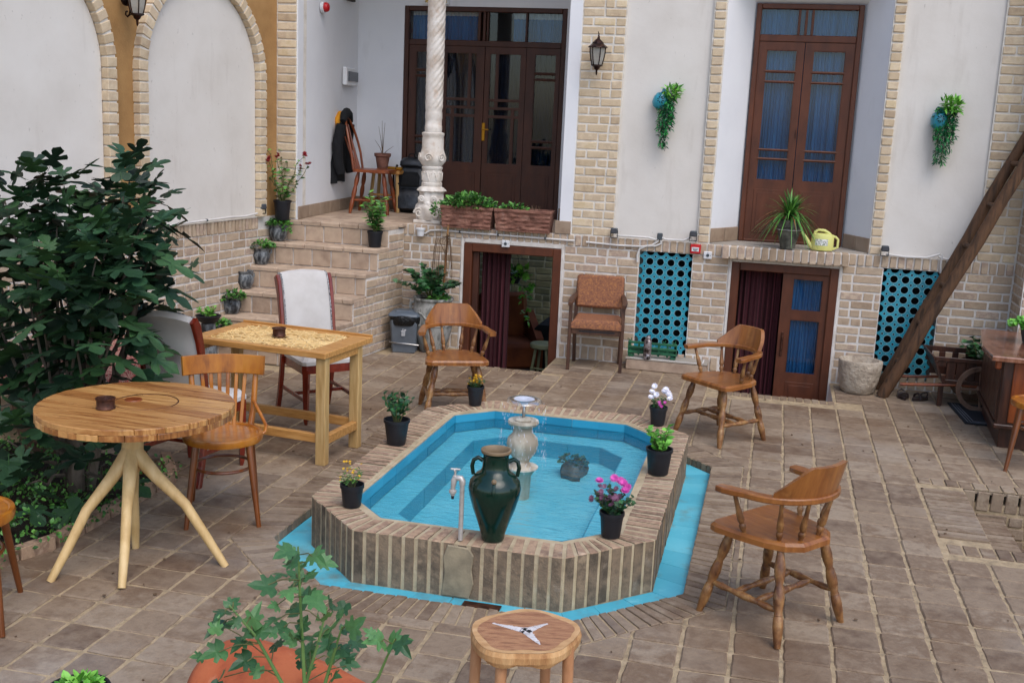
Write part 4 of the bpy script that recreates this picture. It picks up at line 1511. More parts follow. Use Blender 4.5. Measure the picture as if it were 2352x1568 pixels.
for nm_, prof, mt in (('base', [(.055, 0), (.055, .03), (.04, .032)], 'pvc'), ('dome', [(.045, .03), (.045, .05), (.036, .068), (.015, .076)], 'alarm')):
    o = part(nm_, MB(Matrix.Rotation(R(90), 4, 'Y')).lathe(prof, 18), mt, t, smooth=True)
t = thing('tile_sign', 'small framed painted tile above the porch door, cut by the top of the picture', 'sign', (-3.68, 11.49, 3.42))
part('frame', MB().cbox(-.14, .14, -.02, .01, -.085, .1), 'pvc', t)
part('painted_tile', MB().box(-.12, .12, -.024, -.0202, -.065, .085), 'sign', t)


# ---- wall lanterns
def lantern(lab, loc, rz):
    t = thing('wall_lantern', lab, 'lantern', loc, rz, 'bronze wall lanterns')      # local: wall behind at +y, lamp hangs in front
    y = -.12
    part('wall_plate', MB(Matrix.Translation((0, -.005, .02)) @ Matrix.Rotation(R(90), 4, 'X')).lathe([(.05, 0), (.05, .012), (.03, .03), (.012, .04)], 16), 'iron_dk', t, smooth=True)
    pts = [(0, -.04, .02)] + [(0, -.05 - .05 * math.sin(a), .02 - .09 + .09 * math.cos(a)) for a in [k * .5 for k in range(1, 7)]]
    part('scroll', MB().tube([(0, -.03, .03), (0, -.05, .0), (0, -.055, -.05), (0, -.045, -.09), (0, -.02, -.105), (0, .0, -.09), (0, -.005, -.07), (0, -.018, -.068)], [.008, .008, .009, .009, .008, .006, .006, .008], 7), 'iron_dk', t, smooth=True)
    part('arm', MB().tube([(0, -.03, .03), (0, -.05, .12), (0, -.09, .16), (0, y, .14)], .008, 7), 'iron_dk', t, smooth=True)
    N_ = 6
    part('cap', MB().lathe([(.012, .14), (.03, .125), (.05, .105), (.052, .095), (.085, .07), (.088, .062), (.06, .066)], 12, (0, y, 0)), 'iron_dk', t, smooth=False)
    part('finial', MB().tube([(0, y, .12), (0, y, .15), (.004, y, .175), (-.004, y, .2)], [.012, .008, .006, .003], 6), 'iron_dk', t, smooth=True)
    part('glass', MB().lathe([(.066, .06), (.064, .02), (.054, -.04), (.04, -.085)], 6, (0, y, 0), close=False), 'lampglass', t)
    mb = MB()
    for k in range(N_):
        a = 2 * math.pi * k / N_
        mb.tube([(r_ * math.cos(a), y + r_ * math.sin(a), z) for r_, z in ((.07, .062), (.068, .02), (.058, -.04), (.044, -.088))], .0045, 5)
    part('cage', mb, 'iron_dk', t)
    part('base_cup', MB().lathe([(.052, -.084), (.053, -.092), (.03, -.104), (.024, -.12), (.01, -.13), (.007, -.165), (.002, -.175)], 12, (0, y, 0)), 'iron_dk', t, smooth=True)
    return t


lantern('bronze wall lantern on the pale brick pier between porch and cream panel', (-1.66, 9.97, 2.77), 0)
lt = lantern('bronze wall lantern at the top edge between the two blind arches', (sx(-4.6, 7.6) + .03, 7.6, 2.91), R(75))


# ================================================================== FOLIAGE
def L_simple(w=.22, fold=.07, droop=-.1):
    return ([(0, 0, 0), (w, .38, fold), (0, .42, 0), (-w, .38, fold), (w * .7, .72, fold * .5 + droop * .5), (0, .74, droop * .5), (-w * .7, .72, fold * .5 + droop * .5), (0, 1, droop)],
            [(0, 1, 2), (0, 2, 3), (1, 4, 5, 2), (2, 5, 6, 3), (4, 7, 5), (5, 7, 6)])


def L_strap(w=.05):
    vs, fs = [], []
    for i, (y, z, k) in enumerate(((0, 0, 1), (.3, .1, 1), (.6, .08, .8), (.85, -.06, .5), (1, -.22, .05))):
        vs += [(w * k, y, z + .01), (-w * k, y, z + .01)]
    for i in range(4):
        fs.append((2 * i, 2 * i + 2, 2 * i + 3, 2 * i + 1))
    return vs, fs


def L_lobed(half, fold=.12, droop=-.18, cy=.34):
    pts = half + [(-x, y) for x, y in reversed(half[1:-1])]
    vs = []
    for x, y in pts:
        r2 = x * x + (y - cy) ** 2
        vs.append((x, y, fold * abs(x) + droop * r2 + .015 * math.sin(9 * x + 7 * y)))
    n = len(vs)
    vs.append((0, cy, 0))
    return vs, [(i, (i + 1) % n, n) for i in range(n)]


FIG = [(0, 0), (.1, -.07), (.26, -.08), (.4, .02), (.42, .13), (.3, .22), (.17, .27), (.33, .34), (.5, .44), (.56, .56), (.48, .64), (.33, .6), (.17, .5), (.13, .56), (.22, .7), (.24, .84), (.14, .96), (0, 1.03)]
IVY = [(0, 0), (.16, -.12), (.34, -.04), (.5, .16), (.36, .25), (.3, .3), (.46, .48), (.36, .58), (.2, .52), (.16, .74), (0, 1)]
LK = {'simple': L_simple(), 'broad': L_simple(.34, .08, -.12), 'narrow': L_simple(.13, .05, -.12), 'strap': L_strap(), 'fig': L_lobed(FIG), 'ivy': L_lobed(IVY, .15, -.25)}


def lmat(pos, d, up=None, s=1, tw=0):
    y = Vector(d).normalized()
    u = Vector(up) if up is not None else Vector((rnd.uniform(-.9, .9), rnd.uniform(-1.3, .5), 1))
    x = y.cross(u)
    if x.length < 1e-3:
        x = Vector((1, 0, 0))
    x.normalize()
    z = x.cross(y)
    return Matrix(((x.x * s, y.x * s, z.x * s, pos[0]), (x.y * s, y.y * s, z.y * s, pos[1]), (x.z * s, y.z * s, z.z * s, pos[2]), (0, 0, 0, 1)))


def addleaf(mb, kind, pos, d, s, up=None):
    vs, fs = LK[kind]
    m = lmat(pos, d, up, s)
    o = len(mb.v)
    mb.v += [m @ Vector(v) for v in vs]
    mb.f += [tuple(i + o for i in f) for f in fs]


def rv(s=1):
    return Vector((rnd.uniform(-s, s), rnd.uniform(-s, s), rnd.uniform(-s, s)))


def sprig(t, base, n, h, spread, kind, size, per, mat, stem='stem', sr=.003, start=.2, droop=0, lname='foliage', lift=.35, jit=.15, br=.012, fork=0):
    """n stems from base with leaves along them; coordinates local to t"""
    sm, fm = MB(), MB()
    tips = []
    for i in range(n):
        a = 2 * math.pi * (i + rnd.random() * .8) / n
        r_ = spread * rnd.uniform(.35, 1)
        hh = h * rnd.uniform(.65, 1) * (1 - .3 * (r_ / max(spread, 1e-3)) ** 2)
        b = Vector(base) + Vector((math.cos(a) * br, math.sin(a) * br, 0))
        pts = []
        for k in range(6):
            u = k / 5
            pts.append(b + Vector((math.cos(a) * r_ * u ** 1.3, math.sin(a) * r_ * u ** 1.3, hh * (u - droop * u * u))) + rv(jit * .06 * h) * (1 if 0 < k else 0))
        sm.tube(pts, [sr * (1 - .6 * k / 5) for k in range(6)], 5)
        tips.append(pts[-1])
        for j in range(per):
            u = start + (1 - start) * (j + rnd.random()) / per
            f = min(4.999, u * 5)
            k = int(f)
            p = pts[k].lerp(pts[k + 1], f - k)
            an = j * 2.4 + rnd.random()
            d = Vector((math.cos(an), math.sin(an), lift + rnd.uniform(-.25, .3)))
            addleaf(fm, kind, p, d, size * rnd.uniform(.6, 1.15) * (1.1 - .3 * u))
    part('stems', sm, stem, t)
    part(lname, fm, mat, t)
    return tips


def mound(t, c, r, n, size, kind, mat, name='foliage', lift=.4):
    fm = MB()
    for i in range(n):
        v = rv()
        while v.length > 1:
            v = rv()
        v = v.normalized() * (v.length ** .5)
        p = Vector(c) + Vector((v.x * r[0], v.y * r[1], abs(v.z) * r[2]))
        addleaf(fm, kind, p, Vector((v.x, v.y, lift * rnd.random())) + rv(.4), size * rnd.uniform(.6, 1.2))
    return part(name, fm, mat, t)


def flower_mesh(r, pet, mat, k=1):
    mb = MB()
    for lay in range(2 if k else 1):
        for i in range(pet):
            a = 2 * math.pi * (i + .5 * lay) / pet
            c, s = math.cos(a), math.sin(a)
            q = r * (1 - .3 * lay)
            h = .25 * r + .35 * r * lay
            w_ = .22 * r
            mb.add([(0, 0, 0), (c * q * .6 - s * w_, s * q * .6 + c * w_, h * .5), (c * q, s * q, h), (c * q * .6 + s * w_, s * q * .6 - c * w_, h * .5)], [(0, 3, 2, 1)])
    me = mb.mesh()
    setm(me, mat)
    return me


def put(me, name, t, p, rot=None):
    o = bpy.data.objects.new(name, me)
    COL.objects.link(o)
    o.parent = t
    o.location = p
    if rot:
        o.rotation_euler = rot
    return o


def nursery_pot(t, rb, rt, h, mat='blackpot', soil=True):
    part('pot', MB().lathe([(rb * .96, 0), (rb, .004), (rt * .97, h - .018), (rt * 1.05, h - .018), (rt * 1.06, h), (rt * .96, h), (rt * .94, h - .02), (rt * .9, h - .03)], 26), mat, t, smooth=True)
    part('soil', MB().lathe([(rt * .95, h - .035), (rt * .93, h - .03), (.002, h - .024)], 18, close=False), 'soil', t)


# pots on the pool rim
P = [('yellow flowered plant in small black pot, far left corner of pool rim', -1.925, 7.15, .042, .058, .135),
     ('glossy green plant in a larger black pot on the left side of the pool rim', -2.115, 6.06, .056, .076, .155),
     ('thin yellow flowered plant in small black pot, near left corner of pool rim', -1.96, 4.96, .046, .058, .115),
     ('white chrysanthemums in a small black pot on the far right corner of the pool rim', -.655, 7.13, .045, .058, .125),
     ('light green leafy plant in a black pot on the right side of the pool rim', -.535, 6.07, .058, .074, .15),
     ('pink and mauve chrysanthemums in black pot, near right corner of pool rim', -.645, 5.0, .046, .058, .125)]
ob = []
for lab, x, y, rb_, rt_, h in P:
    t = thing('potted_plant', lab, 'potted plant', (x, y, .222), rnd.uniform(0, 6), 'potted plants on the pool rim')
    nursery_pot(t, rb_, rt_, h)
    ob.append(t)
t = ob[0]
tp = sprig(t, (0, 0, .1), 12, .11, .06, 'simple', .028, 12, 'leaf_dark', start=.2)
me = flower_mesh(.013, 7, 'yellow')
for i in range(30):
    a, q_ = rnd.uniform(0, 6.28), rnd.uniform(0, .055)
    put(me, 'flower', t, (q_ * math.cos(a), q_ * math.sin(a), .2 + rnd.uniform(-.045, .015) - q_ * .4), (rnd.uniform(-.6, .6), rnd.uniform(-.6, .6), 0))
t = ob[1]
sprig(t, (0, 0, .12), 9, .25, .1, 'broad', .05, 12, 'leaf_dark', start=.35, sr=.004, lift=.7)
t = ob[2]
sprig(t, (0, 0, .09), 14, .13, .07, 'narrow', .03, 9, 'leaf', start=.3, sr=.0014)
mey = flower_mesh(.009, 6, 'yellow')
for i in range(20):
    a, q_ = rnd.uniform(0, 6.28), rnd.uniform(.0, .07)
    put(mey, 'flower', t, (q_ * math.cos(a), q_ * math.sin(a), .2 + rnd.uniform(-.06, .03)), (rnd.uniform(-.6, .6), rnd.uniform(-.6, .6), 0))
t = ob[3]
sprig(t, (0, 0, .1), 12, .12, .065, 'simple', .03, 10, 'leaf_dark', start=.1)
mw_ = flower_mesh(.024, 11, 'wpetal')
mp_ = flower_mesh(.014, 8, 'pink')
mm_ = flower_mesh(.016, 8, 'mauve')
for (x, y, z) in ((-.05, 0, .2), (-.035, .02, .235), (-.055, -.03, .17), (.055, 0, .2), (.04, -.01, .225), (.065, .02, .18), (.03, .03, .2), (-.02, -.03, .19), (.07, -.02, .165)):
    o = put(mw_, 'flower', t, (x, y, z + .02), (rnd.uniform(.3, .9), rnd.uniform(-.5, .5), 0))
for i in range(4):
    put(mp_, 'flower', t, (rnd.uniform(-.01, .04), -.04, rnd.uniform(.13, .17)), (.9, 0, 0))
t.rotation_euler = (0, 0, .1)
t = ob[4]
sprig(t, (0, 0, .12), 9, .18, .075, 'broad', .055, 11, 'leaf_lite', start=.15, sr=.004, lift=.5)
t = ob[5]
t.rotation_euler = (0, 0, .1)
sprig(t, (0, 0, .1), 14, .16, .1, 'ivy', .034, 12, 'leaf_dark', start=.15)
mp2 = flower_mesh(.024, 12, 'pink')
for (x, y, z) in ((.0, 0, .29), (.045, 0, .27), (.065, 0, .25), (-.07, 0, .27), (.03, .03, .27), (.055, -.02, .24)):
    put(mp2, 'flower', t, (x, y, z), (rnd.uniform(.3, .9), rnd.uniform(-.4, .4), 0))
for i in range(30):
    put(mm_, 'wilted_flower', t, (rnd.uniform(-.07, .03), rnd.uniform(-.06, .02), rnd.uniform(.17, .25)), (rnd.uniform(.2, 1), rnd.uniform(-.5, .5), 0))
for z in (.2, .19):
    put(mm_, 'wilted_flower', t, (-.12 + rnd.uniform(0, .02), -.02, z - .01), (.9, 0, 0))

# ---- fountain urn
t = thing('fountain_urn', 'pale marble fountain urn spraying a bell of water in the middle of the pool', 'fountain', (-1.335, 6.06, -.02))
pr_ = [(.055, 0), (.06, .14), (.085, .178), (.098, .187), (.098, .195), (.06, .204), (.045, .225), (.05, .24), (.083, .285), (.094, .33), (.088, .365), (.062, .395), (.055, .42), (.058, .435), (.085, .448), (.092, .462), (.088, .475), (.072, .478), (.064, .466), (.03, .462)]
part('urn_body', MB().lathe(pr_, 32), 'marble', t, smooth=True)
part('collar', MB().lathe([(.045, .462), (.048, .478), (.036, .488), (.015, .49)], 20), 'marble', t, smooth=True)
nz_ = part('nozzle', MB().lathe([(.009, .48), (.01, .535), (.008, .54), (.005, .552)], 10), 'chrome', t, smooth=True)
bell = MB().lathe([(.006, .552), (.016, .57), (.034, .588), (.06, .6), (.085, .603), (.1, .597), (.108, .585)], 32, close=False, wob=.05)
part('water_bell', bell, 'spray', t, smooth=True)
part('water_core', MB().lathe([(.006, .55), (.014, .566), (.03, .585), (.062, .602), (.03, .603), (.002, .592)], 20, close=False, wob=.12), 'foam', t, smooth=True)
mb = MB()
for i in range(240):
    a = rnd.uniform(0, 6.28)
    r_ = .108 + rnd.uniform(0, .02)
    z = .585 - rnd.random() ** .8 * .38
    q_ = r_ + (.585 - z) * .06
    l_ = rnd.uniform(.003, .022)
    mb.tube([(q_ * math.cos(a), q_ * math.sin(a), z), (q_ * 1.01 * math.cos(a), q_ * 1.01 * math.sin(a), z - l_)], [.0006, .0013], 4)
part('water_drops', mb, 'foam', t, kind='stuff')
t = thing('algae_stone', 'dark mossy lump in the water behind the fountain urn', 'stone', (-1.12, 6.60, -.02))
part('lump', MB().lathe([(.09, 0), (.1, .03), (.075, .075), (.03, .095), (.01, .1)], 18, wob=.9), 'mossurn', t, smooth=True)
mound(t, (0, 0, .07), (.09, .07, .06), 120, .03, 'broad', 'leaf_dark', 'moss')

# ---- green glazed jar and tap
t = thing('green_jar', 'dark green glazed jar with two small handles on the front rim of the pool', 'jar', (-1.172, 4.765, .222))
pr_ = [(.05, 0), (.055, .008), (.057, .03), (.077, .09), (.104, .165), (.12, .225), (.124, .255), (.117, .29), (.092, .32), (.07, .335), (.062, .355), (.06, .405), (.063, .42), (.07, .426)]
jb = part('body', MB().lathe(pr_, 40, close=False), 'green_glaze', t, smooth=True)
part('lip', MB().lathe([(.07, .428), (.072, .436), (.071, .441), (.064, .442), (.059, .436), (.055, .41), (.053, .35), (.06, .33)], 40, close=False), 'jar_lip', t, smooth=True)
for sgn in (-1, 1):
    part('handle', MB().tube([(sgn * .06, 0, .385), (sgn * .083, 0, .397), (sgn * .103, 0, .385), (sgn * .11, 0, .355), (sgn * .103, 0, .315)], [.011, .011, .01, .01, .009], 9), 'green_glaze', t, smooth=True)
o = part('knob', MB().lathe([(.002, 0), (.011, .004), (.012, .012), (.005, .02)], 12), 'jar_lip', t, smooth=True)
o.rotation_euler = (R(62), 0, 0)
o.location = (0, -.098, .312)
part('drip', MB().tube([(0, -.108, .302), (0, -.121, .27), (0, -.124, .255)], [.008, .009, .006], 8), 'green_glaze', t, smooth=True)
t.rotation_euler = (0, 0, .2)
t = thing('garden_tap', 'white upright water tap rising from the front rim of the pool beside the green jar', 'tap', (-1.312, 4.70, .222))
part('riser_pipe', MB().lathe([(.0115, 0), (.0115, .27), (.015, .272), (.015, .29)], 12), 'tapmetal', t, smooth=True)
part('elbow', MB().tube([(0, 0, .275), (0, 0, .29), (-.008, 0, .302), (-.028, 0, .303), (-.04, 0, .295), (-.045, 0, .28)], [.014, .015, .015, .013, .012, .012], 10), 'tapmetal', t, smooth=True)
part('spout', MB().tube([(-.036, 0, .295), (-.043, 0, .27), (-.045, 0, .25), (-.045, 0, .215)], [.012, .013, .011, .011], 10), 'tapmetal', t, smooth=True)
part('collar', MB().lathe([(.012, .225), (.018, .228), (.018, .24), (.012, .243)], 12, (-.045, 0, 0)), 'tapmetal', t, smooth=True)
part('hose_tip', MB().lathe([(.007, .198), (.008, .216)], 8, (-.045, 0, 0)), 'blackpot', t)
part('valve_stem', MB().lathe([(.01, .295), (.012, .31), (.006, .315), (.005, .34)], 10, (-.036, 0, 0)), 'tapmetal', t, smooth=True)
part('cross_handle', MB().beam((-.058, -.004, .343), (-.012, .004, .343), .009, .008).beam((-.036, -.02, .341), (-.036, .02, .341), .007, .007), 'tapmetal', t)
# ================================================================== CHAIRS AND TABLES
TURN = [(0, .014), (.06, .017), (.14, .023), (.22, .0255), (.3, .022), (.36, .0165), (.4, .021), (.48, .0255), (.56, .024), (.64, .0175), (.67, .021), (.675, .018), (.69, .022), (.78, .024), (.86, .0215), (1, .0145)]
SPIN = [(0, .009), (.3, .0105), (.55, .0155), (.66, .0165), (.74, .0105), (.78, .0155), (.84, .016), (.9, .0115), (1, .0095)]
STRE = [(0, .008), (.1, .014), (.18, .0165), (.3, .011), (.42, .016), (.5, .018), (.58, .016), (.7, .011), (.82, .0165), (.9, .014), (1, .008)]


def turned(mb, a, b, prof, k=1, n=10):
    a, b = Vector(a), Vector(b)
    mb.tube([a.lerp(b, t) for t, r in prof], [r * k for t, r in prof], n)
    return mb


def captain(lab, loc, rz, broken=False):
    t = thing('captain_chair', lab, 'chair', loc, rz, 'honey coloured captain chairs round the pool')
    S = [(-.19, -.215), (.19, -.215), (.222, -.2), (.235, -.165), (.222, -.03), (.2, .08), (.16, .165), (.09, .215), (-.09, .215), (-.16, .165), (-.2, .08), (-.222, -.03), (-.235, -.165), (-.222, -.2)]
    mb = MB().prism(S, .402, .438, .012)
    part('seat', mb, 'honey', t)
    F = {}
    for sx_ in (-1, 1):
        for sy_ in (-1, 1):
            a, b = Vector((sx_ * .15, sy_ * .135, .405)), Vector((sx_ * .228, sy_ * .222, 0))
            F[(sx_, sy_)] = (a, b)
            part('leg', turned(MB(), a, b, TURN), 'honey_leg', t, smooth=True)
    at = lambda k, z: F[k][0].lerp(F[k][1], 1 - z / .405)
    mids = {}
    for sx_ in (-1, 1):
        a, b = at((sx_, -1), .15), at((sx_, 1), .15)
        part('side_stretcher', turned(MB(), a, b, STRE), 'honey_leg', t, smooth=True)
        mids[sx_] = (a, b)
    for u in (.36, .66):
        a, b = mids[-1][0].lerp(mids[-1][1], u), mids[1][0].lerp(mids[1][1], u)
        part('cross_stretcher', turned(MB(), a, b, STRE), 'honey_leg', t, smooth=True)
    # bow arm
    BZ = .628
    bow = []
    for k in range(25):
        a = math.pi * k / 24
        bow.append(Vector((-.238 * math.cos(a), .222 * math.sin(a), BZ + .006 * math.sin(a))))
    L_ = [Vector((-.262, -.14, BZ - .006)), Vector((-.26, -.105, BZ - .004)), Vector((-.25, -.05, BZ - .002))]
    Rr = [Vector((-v.x, v.y, v.z)) for v in reversed(L_)]
    path = L_ + bow + Rr
    n = len(path)
    ww = [.046, .062, .056] + [.05] * (n - 6) + [.056, .062, .046]
    part('arm_bow', MB().ribbon(path, ww, .028), 'honey', t)
    # spindles
    for a in (8, 40, 70, 110, 140, 172):
        ar = R(a)
        top = Vector((-.238 * math.cos(ar), .222 * math.sin(ar), BZ - .01))
        if a in (8, 172):
            top = Vector((math.copysign(.25, top.x), -.06, BZ - .01))
        bt = Vector((top.x * .76, top.y * .8, .43))
        if a in (8, 172):
            bt = Vector((math.copysign(.195, top.x), -.03, .43))
        part('spindle', turned(MB(), top, bt, SPIN, 1), 'honey_leg', t, smooth=True)
    # crest
    vs, fs = [], []
    m = 24
    for k in range(m + 1):
        u = k / m
        a = math.pi * (.17 + .66 * u)
        e = abs(2 * u - 1)
        h = .145 if e < .45 else .145 - .125 * ((e - .45) / .55) ** .9
        lean = .03
        for rr, z in ((.234, 0), (.21, 0), (.21 + lean * h / .135, h), (.234 + lean * h / .135, h)):
            vs.append((-(rr + .014) * math.cos(a), rr * math.sin(a), BZ + .014 + z))
    for k in range(m):
        for q_ in range(4):
            a, b = k * 4 + q_, k * 4 + (q_ + 1) % 4
            fs.append((a, b, b + 4, a + 4))
    fs += [(3, 2, 1, 0), (m * 4, m * 4 + 1, m * 4 + 2, m * 4 + 3)]
    part('crest_rail', MB().add(vs, fs), 'honey', t, smooth=True)
    return t


def face(dx, dy):                                          # rotation that turns local -Y to (dx, dy)
    return math.atan2(dx, -dy)


captain('captain chair nearest the camera at right, seen from behind, on the bare tiles', (.125, 4.83, 0), face(-.79, .61))
captain('captain chair in front of the half open basement door, right of the pool', (-.27, 7.80, 0), face(-.67, -.74))
captain('captain chair behind the far left corner of the pool, facing the camera', (-2.245, 7.70, 0), face(.4, -.92))


def bentwood(lab, loc, rz, group='bentwood cafe chairs', back=True):
    t = thing('bentwood_chair', lab, 'chair', loc, rz, group)
    part('seat_rim', MB().lathe([(.19, .425), (.207, .43), (.212, .452), (.208, .468), (.19, .47), (.182, .462)], 40, close=False), 'bent', t, smooth=True)
    part('seat_panel', MB().lathe([(.188, .45), (.186, .461), (.12, .458), (.06, .455), (.003, .454)], 40), 'bent', t, smooth=True)
    fl = []
    for sx_ in (-1, 1):
        a, b = Vector((sx_ * .135, -.125, .43)), Vector((sx_ * .185, -.205, 0))
        part('leg', MB().tube([a, a.lerp(b, .5), b], [.019, .017, .0125], 12), 'bentleg', t, smooth=True)
        a2, b2 = Vector((sx_ * .14, .14, .45)), Vector((sx_ * .175, .24, 0))
        part('leg', MB().tube([a2, a2.lerp(b2, .5), b2], [.018, .017, .013], 12), 'bentleg', t, smooth=True)
        if back:
            part('back_post', MB().tube([(sx_ * .14, .15, .43), (sx_ * .158, .175, .55), (sx_ * .17, .205, .72), (sx_ * .175, .225, .8)], [.018, .017, .015, .012], 12), 'bent', t, smooth=True)
            part('side_brace', MB().tube([(sx_ * .155, .185, .6), (sx_ * .168, .15, .58), (sx_ * .2, .09, .53), (sx_ * .225, .03, .49), (sx_ * .218, -.01, .465), (sx_ * .2, -.02, .455)], .0095, 8), 'bent', t, smooth=True)
    part('leg_ring', MB().tube([(.155 * math.cos(a), .16 * math.sin(a) + .005, .285) for a in [2 * math.pi * k / 28 for k in range(29)]], .009, 8), 'bentleg', t, smooth=True)
    if back:
        pts = []
        for k in range(13):
            u = k / 12 - .5
            pts.append((u * .43, .235 - .75 * u * u * .35, .79))
        part('crest_rail', MB().ribbon(pts, .02, .105, (0, .12, 1)), 'bent', t)
        for x in (-.095, -.055, -.015, .025, .065, .105):
            x -= .005
            part('back_slat', MB().beam((x * .9, .17, .445), (x * 1.15, .228, .745), .02, .009, (0, 1, 0)), 'bent', t)
    return t


bentwood('golden bentwood chair with slatted back drawn up to the round table', (-2.775, 5.15, 0), face(.45, -.89))
bentwood('bentwood chair cut off by the left picture edge, before the planting bed', (-3.2, 3.7, 0), face(-.5, .87), back=False)
bentwood('bentwood chair cut off by the right edge, beside the dark wooden counter', (1.86, 7.84, 0), face(-.2, -.95), back=False)


def dining(lab, loc, rz):
    t = thing('dining_chair', lab, 'chair', loc, rz, 'upholstered dining chairs with red lacquer frames')
    S = [(-.2, -.225), (.2, -.225), (.225, -.2), (.2, .2), (-.2, .2), (-.225, -.2)]
    part('seat_rail', MB().prism([(x * .98, y * .98) for x, y in S], .37, .435, 0), 'cherry', t)
    part('seat_cushion', MB().prism([(x * .99, y * .99) for x, y in S], .43, .485, .03), 'upho', t)
    prof = [(.20, 0), (.225, .12), (.215, .3), (.2, .43), (.21, .6), (.235, .8), (.275, .93), (.315, 1.0), (.345, 1.02)]
    for sx_ in (-1, 1):
        part('front_leg', MB().tube([(sx_ * .19, -.2, .4), (sx_ * .19, -.2, .2), (sx_ * .188, -.198, .03), (sx_ * .186, -.196, 0)], [.03, .025, .019, .012], 4), 'cherry', t)
        part('back_leg', MB().ribbon([(sx_ * .2, .285, 0), (sx_ * .2, .25, .12), (sx_ * .2, .215, .28), (sx_ * .2, .195, .44)], .032, .038, (0, 1, 0)), 'cherry', t)
        part('back_post', MB().ribbon([(sx_ * .2, y, z) for y, z in ((.19, .42), (.2, .55), (.225, .72), (.255, .86), (.285, .95), (.31, .99))], .03, [.04, .042, .044, .05, .062, .05], (0, 1, 0)), 'cherry', t)
        part('side_stretcher', MB().beam((sx_ * .19, -.19, .17), (sx_ * .195, .225, .19), .016, .028), 'cherry', t)
    part('cross_stretcher', MB().beam((-.19, .02, .18), (.19, .02, .18), .016, .024), 'cherry', t)
    vs, fs = [], []
    Pf = [(.165, .46), (.172, .55), (.195, .7), (.222, .83), (.245, .91), (.265, .965), (.29, 1.005), (.325, 1.012), (.34, .985), (.32, .96), (.29, .93), (.262, .83), (.24, .7), (.215, .55), (.205, .46)]
    n = len(Pf)
    X = [-.182, -.17, -.1, 0, .1, .17, .182]
    for i, x in enumerate(X):
        k = .006 if i in (0, len(X) - 1) else 0
        bul = -.012 * (1 - (x / .18) ** 2)
        for j, (y, z) in enumerate(Pf):
            vs.append((x, y + (bul if j < 7 else 0) + (k if j < 7 else -k), z + .018 * (1 - (x / .18) ** 2) * max(0, (z - .85) / .15)))
    for i in range(len(X) - 1):
        for j in range(n):
            j2 = (j + 1) % n
            fs.append((i * n + j, i * n + j2, (i + 1) * n + j2, (i + 1) * n + j))
    fs += [tuple(range(n)), tuple((len(X) - 1) * n + j for j in range(n - 1, -1, -1))]
    part('padded_back', MB().add(vs, fs), 'upho', t, smooth=True)
    for sx_ in (-1, 1):
        part('cord_piping', MB().tube([(sx_ * .178, y - .006, z) for y, z in Pf[:8]], .0045, 6), 'piping', t)
    return t


dining('grey upholstered dining chair behind the lattice topped table, front turned to the camera', (-3.12, 7.22, 0), face(.74, -.67))
dining('grey upholstered dining chair half hidden behind the fig tree, back turned to the camera', (-3.29, 5.78, 0), face(.08, 1))

# ---- brocade armchair by the wall
t = thing('brocade_armchair', 'dark framed armchair with rust brocade seat and back against the brick wall', 'armchair', (-1.5, 9.73, 0), R(6))
for sx_ in (-1, 1):
    part('front_leg', MB().beam((sx_ * .235, -.19, 0), (sx_ * .235, -.17, .6), .03, .034), 'armwood', t)
    part('back_leg', MB().beam((sx_ * .21, .2, 0), (sx_ * .215, .16, .4), .03, .034), 'armwood', t)
    part('back_post', MB().beam((sx_ * .215, .16, .4), (sx_ * .2, .22, .8), .028, .034), 'armwood', t)
    part('armrest', MB().ribbon([(sx_ * .24, -.225, .6), (sx_ * .24, -.1, .615), (sx_ * .225, .08, .63), (sx_ * .21, .2, .64)], [.036, .05, .045, .03], .03), 'armwood', t)
    part('side_rail', MB().beam((sx_ * .228, -.17, .37), (sx_ * .212, .16, .36), .022, .05), 'armwood', t)
part('front_rail', MB().cbox(-.22, .22, -.195, -.17, .33, .39, .004), 'armwood', t)
part('front_slot', MB().box(-.15, .17, -.1975, -.1952, .352, .364), 'blackpot', t)
part('seat_cushion', MB().prism([(-.225, -.21), (.225, -.21), (.215, .18), (-.215, .18)], .385, .465, .035), 'brocade', t, smooth=True)
vs = []
bk = MB(Matrix.Translation((0, .165, .52)) @ Matrix.Rotation(R(-11), 4, 'X'))
bk.cbox(-.215, .215, -.035, .025, 0, .3, .025)
part('backrest', bk, 'brocade', t, smooth=True)

# ---- rectangular table with lattice top
t = thing('lattice_table', 'pine table with carved geometric lattice top behind the round table', 'table', (-3.06, 6.47, 0), R(-6.6))
Lx, Ly, H = .5, .315, .725
mb = MB()
for a, b, c, d in ((-Lx, Lx, -Ly, -Ly + .055), (-Lx, Lx, Ly - .055, Ly), (-Lx, -Lx + .1, -Ly + .055, Ly - .055), (Lx - .13, Lx, -Ly + .055, Ly - .055)):
    mb.cbox(a, b, c, d, H - .038, H, .004)
part('top_frame', mb, 'pine', t)
part('top_lip', MB().cbox(-Lx, Lx, Ly - .012, Ly, H, H + .014, .003), 'pine', t)
part('top_backing', MB().box(-Lx + .1, Lx - .13, -Ly + .055, Ly - .055, H - .035, H - .022), 'redwood', t)
MT['lattice'] = M('pale_lattice_strip', ['D2AC6C', 'E0BE82', 'E6C88E'], .5, 8, bump=.05)
x0, x1, y0, y1 = -Lx + .1, Lx - .13, -Ly + .055, Ly - .055
cx_, cy_ = (x0 + x1) / 2, 0


def seg_clip(p, d):
    lo, hi = -9, 9
    for a, (mn, mx_) in enumerate(((x0, x1), (y0, y1))):
        if abs(d[a]) < 1e-9:
            if not mn < p[a] < mx_:
                return None
            continue
        t0, t1 = (mn - p[a]) / d[a], (mx_ - p[a]) / d[a]
        lo, hi = max(lo, min(t0, t1)), min(hi, max(t0, t1))
    return (lo, hi) if hi - lo > .03 else None


